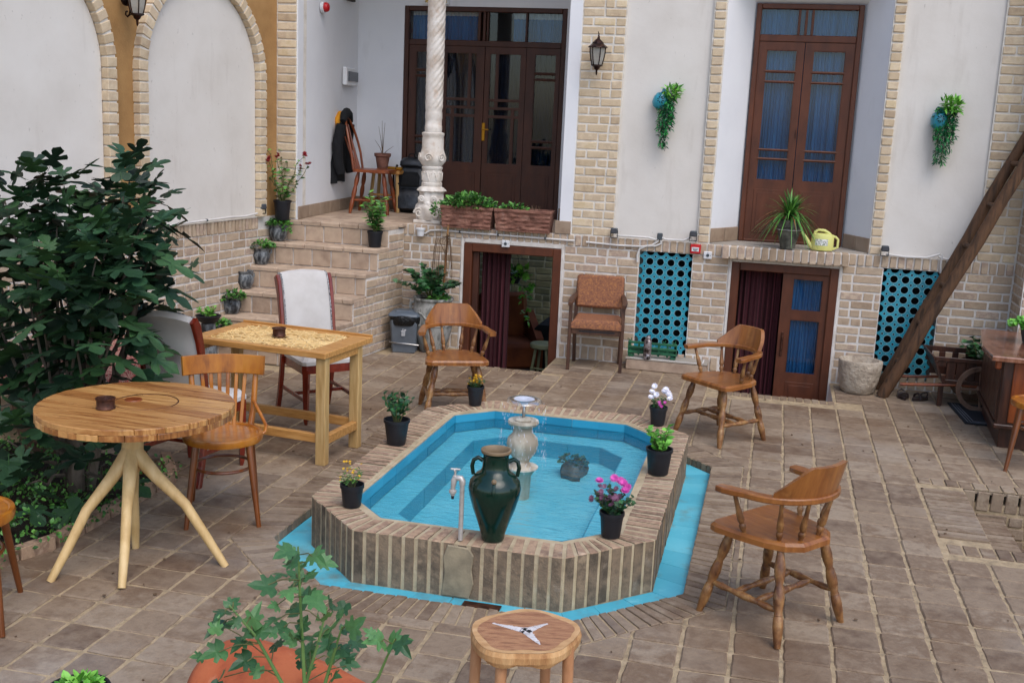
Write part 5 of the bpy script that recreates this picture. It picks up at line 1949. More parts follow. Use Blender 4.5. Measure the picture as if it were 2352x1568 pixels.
nst = 0
lat = []
for k in range(16):                                        # star rays
    a = math.pi * 2 * (k + .5) / 16
    lat.append(((cx_ + .06 * math.cos(a), .06 * math.sin(a)), (cx_ + .2 * math.cos(a), .2 * math.sin(a))))
for k in range(8):
    a = math.pi * k / 8
    for off in (-.2, -.125, .125, .2):
        p = (cx_ - math.sin(a) * off, math.cos(a) * off)
        d = (math.cos(a), math.sin(a))
        r_ = seg_clip(p, d)
        if r_:
            lat.append(((p[0] + d[0] * r_[0], p[1] + d[1] * r_[0]), (p[0] + d[0] * r_[1], p[1] + d[1] * r_[1])))
for cxx in (x0, x1):                                       # quarter stars on the short sides
    for k in range(10):
        a = math.pi * (k + .5) / 10 - math.pi / 2
        d = (math.cos(a) * (1 if cxx == x0 else -1), math.sin(a))
        lat.append(((cxx, 0), (cxx + d[0] * .2, max(y0, min(y1, d[1] * .24)))))
for k, (a, b) in enumerate(lat):
    a = (max(x0, min(x1, a[0])), max(y0, min(y1, a[1])))
    b = (max(x0, min(x1, b[0])), max(y0, min(y1, b[1])))
    if math.hypot(a[0] - b[0], a[1] - b[1]) < .02:
        continue
    hz = H - .012 + .00025 * (k % 24)
    part('lattice_strip', MB().beam((a[0], a[1], hz), (b[0], b[1], hz), .008, .016, bev=.001), 'lattice', t)
for k in range(24):
    a, b = [2 * math.pi * q_ / 24 for q_ in (k, k + 1)]
    pass
mb = MB().tube([(cx_ + .06 * math.cos(a), .06 * math.sin(a), H - .01) for a in [2 * math.pi * k / 16 for k in range(17)]], .006, 6)
part('lattice_ring', mb, 'lattice', t)
lx, ly0, ly1 = Lx - .045, -Ly + .045, .16
for sx_ in (-1, 1):
    for yy in (ly0, ly1):
        part('leg', MB().cbox(sx_ * lx - .034, sx_ * lx + .034, yy - .02, yy + .035, 0, H - .038, .004), 'pineleg', t)
    part('side_rail', MB().cbox(sx_ * lx - .03, sx_ * lx + .03, ly0 + .036, ly1 - .021, H - .085, H - .04, .003), 'pine', t)
    part('side_stretcher', MB().cbox(sx_ * lx - .012, sx_ * lx + .03, ly0 + .036, ly1 - .021, .13, .185, .003), 'pine', t)
for yy in (ly0 + .01, ly1 + .01):
    part('long_stretcher', MB().cbox(-lx + .035, lx - .035, yy - .018, yy + .02, .14, .195, .003), 'pine', t)


def ashtray(lab, loc):
    t = thing('ashtray', lab, 'ashtray', loc, 0, 'round brown lidded ashtrays on the tables')
    part('bowl', MB().lathe([(.043, 0), (.045, .004), (.041, .01), (.041, .042), (.046, .046), (.046, .052), (.04, .053), (.038, .046), (.037, .02)], 28, close=False), 'iron', t, smooth=True)
    part('grate', MB().lathe([(.039, .045), (.03, .047), (.012, .05), (.006, .056), (.001, .057)], 20), 'iron', t, smooth=True)


ashtray('round brown ashtray on the lattice topped table', (-3.08, 6.47, H + .0045))

# ---- round table
t = thing('round_table', 'round table of varnished planks on a splayed bare branch trunk', 'table', (-2.9, 4.54, 0), 0)
rT, H2 = .455, .755
N_ = 9
ang = R(-8)
wd = 2 * rT / N_
for lay, (za, zb) in enumerate(((H2 - .026, H2), (H2 - .056, H2 - .027))):
    for i in range(N_):
        c0, c1 = -rT + i * wd + .0024, -rT + (i + 1) * wd - .0024
        P_ = []
        k0, k1 = max(-.999, c0 / rT), min(.999, c1 / rT)
        for s in range(7):
            v = rT * (k0 + (k1 - k0) * s / 6)
            P_.append((math.sqrt(max(0, rT * rT - v * v)), v))
        P_ = P_ + [(-x, y) for x, y in reversed(P_)]
        m = MB(Matrix.Rotation(ang + lay * R(90), 4, 'Z')).prism([(x + rnd.uniform(-.003, .003), y) for x, y in P_], za, zb + rnd.uniform(-.001, .0012), .003)
        o = part('plank' if lay == 0 else 'under_plank', m, 'plank', t)
o = part('carved_circle', MB(Matrix.Translation((.02, .05, 0))).tube([(.15 * math.cos(a), .15 * math.sin(a), H2 - .0015) for a in [2 * math.pi * k / 40 for k in range(41)]], .004, 5), 'iron', t)
part('knot_disc', MB().lathe([(.042, 0), (.04, .004), (.001, .005)], 24, (-.055, .06, H2 + .001)), 'redwood', t, smooth=True)
base = Vector((0, -.02, H2 - .055))
jt = Vector((-.0, -.05, .5))
feet = [Vector((-.188, -.436, 0)), Vector((.153, -.393, 0)), Vector((-.055, .048, 0)), Vector((.47, -.015, 0))]
part('trunk_block', MB().tube([base, base.lerp(jt, .35), jt, jt - Vector((0, 0, .07))], [.07, .048, .052, .035], 12), 'branch', t, smooth=True)
for k, f in enumerate(feet):
    f = f.copy()
    mid = jt.lerp(f, .45) + Vector(((f.x - jt.x) * .12, (f.y - jt.y) * .1, .02))
    pts = [jt + Vector((0, 0, .05)), jt.lerp(mid, .45) + Vector((0, 0, .015)), mid, mid.lerp(f, .5) + Vector((.006, -.006, 0)), f]
    part('branch_leg', MB().tube(pts, [.04, .031, .0245, .0225, .018], 11), 'branch', t, smooth=True)
ashtray('round brown ashtray on the round plank table', (-2.98, 4.41, H2 + .001))

# ---- log slice stool
t = thing('log_stool', 'low stool made of a log slice on four stick legs, right at the front', 'stool', (-.722, 3.47, 0), .2)
N_ = 44
rr = [.182 * (1 + .07 * math.sin(2 * 2 * math.pi * k / N_ + .6) + .04 * math.sin(5 * 2 * math.pi * k / N_) + rnd.uniform(-.008, .008)) for k in range(N_)]
P_ = [(rr[k] * math.cos(2 * math.pi * k / N_), rr[k] * math.sin(2 * math.pi * k / N_)) for k in range(N_)]
vs = [(x * .95, y * .95, .372 + .008 * math.sin(i)) for i, (x, y) in enumerate(P_)] + [(x * 1.0, y, .385) for x, y in P_] + [(x * 1.015, y * 1.015, .408) for x, y in P_] + [(x * .985, y * .985, .425) for x, y in P_]
fs = []
for l in range(3):
    for i in range(N_):
        j = (i + 1) % N_
        fs.append((l * N_ + i, l * N_ + j, (l + 1) * N_ + j, (l + 1) * N_ + i))
fs.append(tuple(range(N_ - 1, -1, -1)))
part('bark_edge', MB().add(vs, fs), 'bark', t)
part('seat_top', MB().add([(x * .984, y * .984, .426) for x, y in P_], [tuple(range(N_))]), 'sapwood', t)
part('heartwood', MB().add([(x * (.86 + .03 * math.sin(k * .9)), y * (.86 + .03 * math.sin(k * .9)), .4266) for k, (x, y) in enumerate(P_)], [tuple(range(N_))]), 'stump', t)
sp_ = MB()
for a, l_ in ((R(160), .125), (R(40), .1), (R(-62), .11)):
    for k in range(14):
        u = k / 14
        w_ = .019 * (1.15 - u)
        c_, s_ = math.cos(a), math.sin(a)
        cx0, cy0 = c_ * l_ * u, s_ * l_ * u
        sp_.add([(cx0 - s_ * w_ + rnd.uniform(-.004, .004), cy0 + c_ * w_, .4275), (cx0 + s_ * w_, cy0 - c_ * w_ + rnd.uniform(-.004, .004), .4275), (cx0 + c_ * l_ / 14 + s_ * w_ * .8, cy0 + s_ * l_ / 14 - c_ * w_ * .8, .4275), (cx0 + c_ * l_ / 14 - s_ * w_ * .8, cy0 + s_ * l_ / 14 + c_ * w_ * .8, .4275)], [(0, 1, 2, 3)])
part('white_filler', sp_, 'whitepaint', t)
for (x, y) in ((-.168, .02), (-.075, -.125), (.075, .1), (.15, -.05)):
    part('leg', MB().tube([(x, y, .40), (x * 1.03, y * 1.03, .19), (x * 1.08, y * 1.08, 0)], [.021, .019, .018], 9), 'legwood', t, smooth=True)

# ---- windsor chair on the porch, with coat
t = thing('windsor_chair', 'red brown windsor chair on the porch beside the white wall', 'chair', (-4.12, 10.9, 1.163), face(.96, .12))
part('seat', MB().prism([(-.2, -.2), (.2, -.2), (.22, -.1), (.2, .17), (.1, .2), (-.1, .2), (-.2, .17), (-.22, -.1)], .425, .455, .01), 'cherry_dull' if 'cherry_dull' in MT else 'redwood', t)
for sx_ in (-1, 1):
    for sy_ in (-1, 1):
        part('leg', turned(MB(), (sx_ * .13, sy_ * .13, .43), (sx_ * .2, sy_ * .2, 0), TURN, .95), 'redwood', t, smooth=True)
    part('stretcher', turned(MB(), (sx_ * .175, -.175, .14), (sx_ * .175, .175, .14), STRE, .9), 'redwood', t, smooth=True)
part('cross_stretcher', turned(MB(), (-.175, 0, .14), (.175, 0, .14), STRE, .9), 'redwood', t, smooth=True)
bo = []
for k in range(17):
    a = math.pi * k / 16
    bo.append((-.19 * math.cos(a), .17 + .13 * math.sin(a), .45 + .52 * math.sin(a) ** .7))
part('back_bow', MB().tube(bo, .013, 8), 'redwood', t, smooth=True)
for x in (-.12, -.06, 0, .06, .12):
    part('spindle', MB().tube([(x * .8, .175, .45), (x, .285, .9 - abs(x))], .008, 6), 'redwood', t, smooth=True)
ct_ = Matrix.Translation((-4.1, 10.9, 1.163)) @ Matrix.Rotation(face(.93, -.37), 4, 'Z')
t = thing('coat', 'black coat with a saffron scarf hung over the back of the windsor chair', 'coat', (-4.12, 10.9, 1.163), face(.96, .12))
vs, fs = [], []
for i in range(15):
    u = i / 14
    for j in range(11):
        v = j / 10
        x = (u - .5) * (.36 + .1 * v)
        z = 1.0 - .68 * v
        y = .33 + .045 * math.sin(u * 19 + v * 2) * v + .02 * v - .02 * math.cos((u - .5) * 3)
        if j == 0:
            y = .28
            z = 1.0 - .4 * abs(u - .5)
        vs.append((x, y + .05 * v, z - .06 * abs(u - .5)))
for i in range(14):
    for j in range(10):
        a = i * 11 + j
        fs.append((a, a + 11, a + 12, a + 1))
m = MB().add(vs, fs)
m.add([(x, y - .1 + .03 * math.sin(x * 30), z) for x, y, z in vs[:]], [])
part('back_panel', MB().add(vs, fs), 'black', t, smooth=True)
part('collar', MB().tube([(-.15, .3, .93), (-.08, .3, 1.0), (0, .3, 1.02), (.08, .3, 1.0), (.15, .3, .93)], [.03, .045, .05, .045, .03], 10), 'black', t, smooth=True)
for sx_ in (-1, 1):
    part('sleeve', MB().tube([(sx_ * .17, .31, .9), (sx_ * .2, .34, .7), (sx_ * .19, .33, .5), (sx_ * .18, .3, .4)], [.05, .055, .05, .045], 10), 'black', t, smooth=True)
part('scarf', MB().tube([(-.1, .36, .85), (-.06, .38, .95), (0, .37, 1.0), (.06, .38, .94)], [.02, .035, .035, .02], 9), 'saffron', t, smooth=True)

t = thing('side_stool', 'pale wooden stool behind the windsor chair carrying a clay pot', 'stool', (-4.08, 11.22, 1.163))
part('seat', MB().cbox(-.17, .17, -.13, .13, .4, .44, .006), 'pine', t)
for sx_ in (-1, 1):
    for sy_ in (-1, 1):
        part('leg', MB().beam((sx_ * .13, sy_ * .09, .4), (sx_ * .16, sy_ * .12, 0), .03, .03), 'pineleg', t)
part('rail', MB().beam((-.15, -.1, .18), (.15, -.1, .18), .02, .02), 'pine', t)
t = thing('clay_pot', 'terracotta pot with bare dry twigs on the stool behind the windsor chair', 'plant pot', (-4.14, 11.2, 1.605))
part('pot', MB().lathe([(.05, 0), (.055, .01), (.075, .13), (.088, .14), (.09, .17), (.08, .172), (.075, .16)], 24, close=False), 'terra', t, smooth=True)
part('soil', MB().lathe([(.078, .15), (.01, .155)], 14), 'soil', t)
mb = MB()
for d_ in ((-.05, 0, .3), (.02, 0, .34), (.12, 0, .1), (-.08, -.03, .16), (-.02, .02, .36)):
    mb.tube([(0, 0, .15), (d_[0] * .4, 0, .15 + d_[2] * .5), (d_[0], d_[1], .15 + d_[2])], [.004, .003, .0015], 5)
part('twigs', mb, 'twig', t)
t = thing('rolled_bundle', 'short yellow bound roll lying on the pale stool behind the windsor chair', 'bundle', (-3.98, 11.14, 1.605))
part('roll', MB().tube([(-.07, 0, .02), (.09, -.02, .02)], .02, 10), 'brass', t, smooth=True)
part('cord', MB().tube([(.02, -.012, .02), (.03, -.013, .02)], .022, 10), 'iron', t)

# ---- backpack
t = thing('backpack', 'black backpack leaning on the porch door behind the carved column', 'backpack', (-3.83, 11.27, 1.163), R(4))
def softbox(secs, T=None, n=28, e=.38):
    """stacked rounded-rectangle sections (z, half width, half depth, y centre)"""
    vs, fs = [], []
    for z_, w_, d_, yc in secs:
        for k in range(n):
            a = 2 * math.pi * k / n
            c_, s_ = math.cos(a), math.sin(a)
            vs.append((w_ * math.copysign(abs(c_) ** e, c_), yc + d_ * math.copysign(abs(s_) ** e, s_), z_))
    for i in range(len(secs) - 1):
        for k in range(n):
            fs.append((i * n + k, i * n + (k + 1) % n, (i + 1) * n + (k + 1) % n, (i + 1) * n + k))
    fs += [tuple(range(n - 1, -1, -1)), tuple((len(secs) - 1) * n + k for k in range(n))]
    return MB(T).add(vs, fs)


TL_ = Matrix.Rotation(R(-8), 4, 'X')
part('main_bag', softbox([(0, .13, .09, 0), (.015, .155, .11, 0), (.12, .17, .12, -.01), (.25, .168, .12, -.01), (.36, .155, .11, 0), (.44, .135, .1, .01), (.5, .11, .085, .02)], TL_), 'blackshine', t, smooth=True)
part('top_lid', softbox([(.47, .11, .09, .01), (.485, .135, .115, 0), (.53, .135, .115, 0), (.57, .11, .09, .01), (.59, .06, .05, .02)], TL_), 'blackshine', t, smooth=True)
part('front_pocket', softbox([(.02, .1, .04, -.13), (.03, .125, .055, -.13), (.14, .13, .06, -.13), (.22, .115, .045, -.12), (.25, .08, .02, -.11)], TL_), 'blackshine', t, smooth=True)
part('front_flap', softbox([(.26, .09, .02, -.115), (.28, .105, .03, -.115), (.38, .1, .03, -.105), (.42, .07, .015, -.095)], TL_), 'black', t, smooth=True)
part('handle', MB().tube([(-.04, -.02, .58), (-.02, -.02, .62), (.02, -.02, .62), (.04, -.02, .58)], .008, 6), 'black', t)
part('shoulder_strap', MB().tube([(-.15, -.04, .5), (-.19, -.05, .4), (-.185, -.04, .25), (-.155, 0, .12)], .012, 6), 'black', t, smooth=True)
part('compression_strap', MB().box(-.125, .125, -.15, -.145, .3, .315).box(-.1, .1, -.13, -.12, .5, .51), 'black', t)
# ================================================================== COLUMN, BOXES, POTS
t = thing('carved_column', 'carved white stone column with spiral shaft standing at the porch edge', 'column', (-3.275, 10.24, 1.163))
Z0 = 1.163
z = lambda v: v - Z0
part('base_block', MB().cbox(-.14, .14, -.13, .13, 0, .035, .008), 'colstone', t)
low = [(.135, .035), (.142, .06), (.148, .1), (.15, .14), (.143, .17), (.125, .19), (.13, .215), (.118, .25), (.112, .29), (.12, .305), (.138, .312), (.132, .325), (.12, .34), (.098, .355)]
vs, fs = [], []
n = 48
for i, (r, zz_) in enumerate(low):
    for k in range(n):
        a = 2 * math.pi * k / n
        w_ = 1 + .055 * math.sin(8 * a + i * .5) * (1 if i < 12 else .3) + (.05 * math.sin(4 * a + 1.5) if 1 < i < 8 else 0)
        vs.append((r * w_ * math.cos(a), r * w_ * math.sin(a), zz_))
for i in range(len(low) - 1):
    for k in range(n):
        fs.append((i * n + k, i * n + (k + 1) % n, (i + 1) * n + (k + 1) % n, (i + 1) * n + k))
part('lower_base', MB().add(vs, fs), 'colstone', t, smooth=True)
for s_ in (-1, 1):                                             # volutes and scroll relief on the base
    for (cx0, zz_, rr_) in ((s_ * .085, .1, .05), (s_ * .06, .235, .03)):
        pts = []
        for k in range(22):
            a = k * .5
            q_ = rr_ * (1 - k / 25)
            pts.append((cx0 + s_ * q_ * math.cos(a), -.118 - .012 * (k / 22), zz_ + q_ * math.sin(a)))
        part('volute', MB().tube(pts, [.011 * (1 - k / 40) for k in range(22)], 6), 'colstone', t, smooth=True)
o = part('acanthus_boss', MB().lathe([(.002, 0), (.03, .01), (.034, .02), (.02, .035)], 12, (0, 0, 0)), 'colstone', t, smooth=True)
o.rotation_euler = (R(90), 0, 0)
o.location = (0, -.11, .185)
part('base_ring', MB().lathe([(.095, .352), (.1, .36), (.1, .388), (.09, .395)], 32), 'colstone', t, smooth=True)
fl = []
n = 40
prof = [(.092, .395), (.097, .42), (.097, .49), (.092, .51), (.095, .515), (.101, .525), (.101, .54), (.09, .548), (.105, .565), (.127, .6), (.13, .635), (.112, .68), (.104, .72), (.104, .8), (.1, .83), (.108, .842), (.108, .862), (.088, .87)]
vs, fs = [], []
for i, (r, zz_) in enumerate(prof):
    for k in range(n):
        a = 2 * math.pi * k / n
        w_ = 1 + (.035 * math.sin(10 * a) if i in (1, 2) else 0) + (.05 * math.cos(5 * a) if i in (9, 10, 11) else 0)
        vs.append((r * w_ * math.cos(a), r * w_ * math.sin(a), zz_))
for i in range(len(prof) - 1):
    for k in range(n):
        fs.append((i * n + k, i * n + (k + 1) % n, (i + 1) * n + (k + 1) % n, (i + 1) * n + k))
part('pedestal', MB().add(vs, fs), 'colstone', t, smooth=True)
for a in (-150, -90, -30):
    c_, s_ = math.cos(R(a)), math.sin(R(a))
    pts = []
    for k in range(18):
        b = k * .55
        q_ = .042 * (1 - k / 22)
        u = q_ * math.cos(b)
        rr_ = .128 + .004 * k / 18
        pts.append((rr_ * c_ - u * s_, rr_ * s_ + u * c_, .63 + q_ * math.sin(b)))
    part('rosette', MB().tube(pts, .007, 6), 'colstone', t, smooth=True)
# leaf frieze
fz = MB()
for k in range(8):
    a = 2 * math.pi * k / 8
    for s_ in (-1, 1):
        pts = [(.099 * math.cos(a + s_ * u * .3), .099 * math.sin(a + s_ * u * .3), .415 + .075 * math.sin(u * 1.8)) for u in (0, .35, .7, 1)]
        fz.tube(pts, .006, 5)
part('leaf_frieze', fz, 'colstone', t, smooth=True)
part('shaft_collar', MB().lathe([(.08, .868), (.083, .9), (.083, .93), (.079, .935), (.079, .99), (.083, 1.0), (.081, 1.06)], 32), 'colstone', t, smooth=True)
# spiral shaft
vs, fs = [], []
n, m_ = 72, 260
for i in range(m_ + 1):
    zz_ = 1.06 + (3.2 - 1.06) * i / m_
    k0 = min(1, i / 6)
    for k in range(n):
        a = 2 * math.pi * k / n
        ph = 4.5 * (a - zz_ * 10)
        r = .077 + k0 * .008 * abs(math.sin(ph)) ** .7
        vs.append((r * math.cos(a), r * math.sin(a), zz_))
for i in range(m_):
    for k in range(n):
        fs.append((i * n + k, i * n + (k + 1) % n, (i + 1) * n + (k + 1) % n, (i + 1) * n + k))
part('spiral_shaft', MB().add(vs, fs), 'colstone', t, smooth=True)

# terracotta flower boxes
for lab, x, wd_, gx in (('left terracotta relief flower box on the porch edge, full of green leaves beside the column', -2.83, .5, 1), ('right terracotta relief flower box on the porch edge, sparsely planted', -2.29, .535, .45)):
    t = thing('flower_box', lab, 'flower box', (x, 10.02, 1.163), R(0), 'terracotta flower boxes on the porch edge')
    h, dp = .205, .1
    vs, fs = [], []
    nx = 26
    nz = 9
    for s_, yy in ((0, -dp), (1, dp)):
        pass
    O_ = [(-wd_ / 2, -dp), (wd_ / 2, -dp), (wd_ / 2, dp), (-wd_ / 2, dp)]
    m = MB()
    m.prism([(a * .94, b * .9) for a, b in O_], 0, .012)
    vsb = []
    ring_ = []
    for i in range(4):
        a, b = Vector(O_[i]), Vector(O_[(i + 1) % 4])
        q_ = 22 if i % 2 == 0 else 6
        ring_ += [a.lerp(b, k / q_) for k in range(q_)]
    nn = len(ring_)
    for k in range(nz + 1):
        zz_ = .01 + (h - .035) * k / nz
        tp_ = .93 + .07 * k / nz
        for p in ring_:
            nz_n = noise.noise(Vector((p.x * 18, p.y * 18, k * 1.3))) * .006
            off = .003 * (1 if k % 2 else -1) + nz_n * 1.6 + (-.006 if (int(p.x * 22 + (k // 2) * 2.6) % 3 == 0) else 0)
            vsb.append((p.x * tp_, p.y * (tp_ + off / dp), zz_))
    fsb = []
    for k in range(nz):
        for i in range(nn):
            j = (i + 1) % nn
            fsb.append((k * nn + i, k * nn + j, (k + 1) * nn + j, (k + 1) * nn + i))
    m.add(vsb, fsb)
    part('relief_body', m, 'terra', t)
    rm_ = MB()
    W2 = wd_ / 2
    for a, b, c, d in ((-W2 - .004, W2 + .004, -dp - .006, -dp + .012), (-W2 - .004, W2 + .004, dp - .012, dp + .006), (-W2 - .004, -W2 + .012, -dp + .013, dp - .013), (W2 - .012, W2 + .004, -dp + .013, dp - .013)):
        rm_.cbox(a, b, c, d, h - .03, h, .006)
    part('rim', rm_, 'terra', t)
    part('soil', MB().box(-W2 + .012, W2 - .012, -dp + .012, dp - .012, h - .03, h - .02), 'soil', t)
    if gx == 1:
        mound(t, (0, 0, h - .02), (W2 + .03, .13, .13), 520, .045, 'broad', 'leaf', lift=1)
        mound(t, (-W2 - .04, -.06, h - .12), (.06, .05, .14), 90, .036, 'broad', 'leaf', 'trailing_foliage')
    else:
        mound(t, (-.12, 0, h - .02), (.15, .08, .06), 150, .036, 'broad', 'leaf', lift=1)
        mb = MB()
        for i in range(14):
            x0_ = rnd.uniform(0, .15)
            mb.tube([(x0_, rnd.uniform(-.05, .05), h - .02), (x0_ + rnd.uniform(-.02, .02), 0, h + rnd.uniform(.0, .05))], .002, 4)
        part('dry_stalks', mb, 'twig', t)


# glazed pots down the left side of the steps
def glazed(lab, loc, r, h, mat='silverpot', rz=0, ears=True):
    t = thing('glazed_pot', lab, 'plant pot', loc, rz, 'grey glazed pots on the left of the steps')
    part('pot', MB().lathe([(r * .62, 0), (r * .72, h * .06), (r * .98, h * .38), (r * 1.02, h * .55), (r * .92, h * .74), (r * .84, h * .82), (r * .98, h * .97), (r * 1.0, h), (r * .9, h), (r * .8, h * .86)], 26, wob=.02, close=False), mat, t, smooth=True)
    part('soil', MB().lathe([(r * .84, h * .84), (.002, h * .86)], 16, close=False), 'soil', t)
    if ears:
        for s_ in (-1, 1):
            part('ear', MB().tube([(s_ * r * .85, 0, h * .9), (s_ * r * 1.12, 0, h * .88), (s_ * r * 1.14, 0, h * .74), (s_ * r * .98, 0, h * .66)], r * .1, 7), mat, t, smooth=True)
    return t


t = glazed('topmost grey glazed pot on the steps, with leafy green plant, below the red flowered plant', (-4.56, 9.56, .968), .082, .15)
mound(t, (0, 0, .14), (.115, .1, .07), 230, .036, 'broad', 'leaf')
mound(t, (.09, -.02, .08), (.04, .04, .06), 50, .03, 'broad', 'leaf', 'trailing_foliage')
t = glazed('brownish glazed pot with ring handle and leafy plant, second from the top of the steps', (-4.63, 9.35, .763), .08, .15, rz=.5)
mound(t, (0, 0, .15), (.12, .1, .07), 230, .036, 'broad', 'leaf')
t = glazed('empty black and silver glazed pot with two ears, third from the top of the steps', (-4.68, 9.12, .563), .08, .16)
t = glazed('round grey glazed pot overflowing with green leaves, fourth from the top of the steps', (-4.7, 8.90, .363), .085, .15, rz=2)
mound(t, (.02, 0, .13), (.13, .11, .07), 260, .038, 'broad', 'leaf')
mound(t, (.1, -.03, .06), (.05, .05, .08), 80, .034, 'broad', 'leaf', 'trailing_foliage')
t = glazed('small dark glazed pot with leafy plant at the foot of the steps', (-4.68, 8.62, .173), .06, .12, rz=1, ears=False)
mound(t, (0, 0, .11), (.11, .09, .06), 200, .038, 'broad', 'leaf')
t = thing('plant_bowl', 'low black bowl with pinkish green succulents beside the left wall near the steps', 'plant pot', (-4.6, 8.3, 0))
part('stand', MB().lathe([(.08, 0), (.07, .2), (.06, .38)], 16), 'silverpot', t, smooth=True)
part('bowl', MB().lathe([(.05, .38), (.085, .4), (.105, .44), (.11, .445), (.1, .45), (.09, .43)], 22, close=False), 'blackpot', t, smooth=True)
sprig(t, (0, 0, .42), 12, .12, .09, 'simple', .045, 9, 'leaf_lite', start=.3)

t = thing('potted_shrub', 'leafy bright green shrub in a black pot, right end of the upper steps', 'potted plant', (-3.6, 9.58, .968), 0)
nursery_pot(t, .056, .07, .15)
sprig(t, (0, 0, .13), 11, .46, .13, 'simple', .075, 22, 'leaf', start=.1, sr=.0035, lift=.3)
t = thing('flowering_plant', 'tall thin plant with red flower heads in a black pot at the brick pier', 'potted plant', (-4.52, 9.56, 1.163), 0)
nursery_pot(t, .062, .08, .185)
tips = sprig(t, (0, 0, .16), 9, .6, .27, 'broad', .05, 20, 'leaf', start=.12, sr=.005, lift=.2, jit=.6)
me = flower_mesh(.026, 8, 'red')
for p in tips:
    for k in range(3):
        put(me, 'flower', t, p + rv(.018) + Vector((0, 0, .01)), (rnd.uniform(-.8, .8), rnd.uniform(-.8, .8), 0))

# large urn with shrub and bamboo
t = thing('big_urn', 'large grey silver urn with rope relief against the back wall, holding a shrub', 'urn', (-3.07, 9.76, 0))
part('urn_body', MB().lathe([(.11, 0), (.125, .02), (.165, .16), (.185, .25), (.188, .27), (.183, .29), (.19, .36), (.185, .43), (.172, .47), (.176, .485), (.19, .5), (.188, .52), (.165, .515), (.15, .49)], 36, close=False), 'urn', t, smooth=True)
for s_ in (-1, 1):
    part('ear', MB().tube([(s_ * .175, -.03, .47), (s_ * .215, -.03, .45), (s_ * .215, -.03, .39), (s_ * .19, -.03, .35)], .016, 8), 'urn', t, smooth=True)
part('rope_band', MB().tube([(.19 * math.cos(a), .19 * math.sin(a), .265) for a in [2 * math.pi * k / 40 for k in range(41)]], .006, 6), 'urn', t, smooth=True)
pts = []
for k in range(33):
    u = k / 32
    a = math.pi * 2 * u - math.pi * .9
    pts.append((.192 * math.cos(a), .192 * math.sin(a), .34 - .05 * math.cos(u * math.pi * 2 * 4)))
part('rope_swag', MB().tube(pts, .007, 6), 'urn', t, smooth=True)
part('soil', MB().lathe([(.16, .49), (.01, .5)], 20, close=False), 'soil', t)
sprig(t, (-.03, 0, .48), 15, .54, .32, 'ivy', .075, 18, 'leaf_dark', start=.3, sr=.005, lift=.1, droop=.3)
mound(t, (.07, -.06, .5), (.1, .06, .05), 50, .05, 'ivy', 'leaf')
t2 = thing('bamboo_cane', 'pale bamboo cane standing in the large urn, wound with dry tendrils', 'cane', (-3.0, 9.83, .5), 0)
part('cane', MB().tube([(0, 0, 0), (.012, .0, .33), (.03, 0, .7)], [.012, .011, .009], 8), 'honey_leg', t2, smooth=True)
mb = MB()
for i in range(22):
    x = rnd.uniform(-.1, .09)
    mb.tube([(.02, -.02, .5 + rnd.uniform(-.1, .12)), (x * .7, -.04, .58 + rnd.uniform(-.05, .05)), (x, -.04, .42 + rnd.uniform(-.1, .05)), (x * 1.1, -.03, .25 + rnd.uniform(-.08, .08))], .0022, 4)
part('dry_tendrils', mb, 'twig', t2)

# pedal bin
t = thing('pedal_bin', 'grey pedal bin with black liner under its lid, in the corner by the steps', 'bin', (-3.3, 9.63, 0), R(8))
O_ = lambda w_, d_: [(-w_, -d_ * .8), (-w_ * .85, -d_), (w_ * .85, -d_), (w_, -d_ * .8), (w_, d_ * .8), (w_ * .85, d_), (-w_ * .85, d_), (-w_, d_ * .8)]
vs, fs = [], []
lv = [(.1, .085, 0), (.11, .095, .01), (.128, .112, .31), (.132, .116, .315)]
for w_, d_, zz_ in lv:
    vs += [(x, y, zz_) for x, y in O_(w_, d_)]
for i in range(3):
    for k in range(8):
        fs.append((i * 8 + k, i * 8 + (k + 1) % 8, (i + 1) * 8 + (k + 1) % 8, (i + 1) * 8 + k))
fs.append(tuple(range(7, -1, -1)))
part('bucket', MB().add(vs, fs), 'bin', t)
part('bin_liner', MB().lathe([(.14, .265), (.15, .285), (.158, .33), (.15, .355), (.13, .362)], 30, wob=.12, close=False), 'bag', t, smooth=True)
part('lid', MB().prism([(x * 1.0, y) for x, y in O_(.148, .13)], .35, .385, .025), 'binlid', t, smooth=True)
part('lid_flap', MB().prism([(x * .6, y * .55) for x, y in O_(.148, .13)], .385, .397, .008), 'binlid', t)
part('pedal_bar', MB().tube([(-.13, -.09, .1), (-.06, -.118, .1), (.06, -.118, .095), (.15, -.1, .085)], .006, 6), 'chrome', t, smooth=True)
lg = MB()
lg.box(-.012, .022, -.117, -.114, .17, .175)
for i in range(4):
    lg.box(-.01 + i * .009, -.006 + i * .009, -.117, -.114, .177, .212)
lg.box(-.016, .026, -.119, -.116, .212, .217).box(.014, .03, -.117, -.114, .222, .23).box(-.002, .004, -.117, -.114, .22, .235)
part('litter_symbol', lg, 'pvc', t)

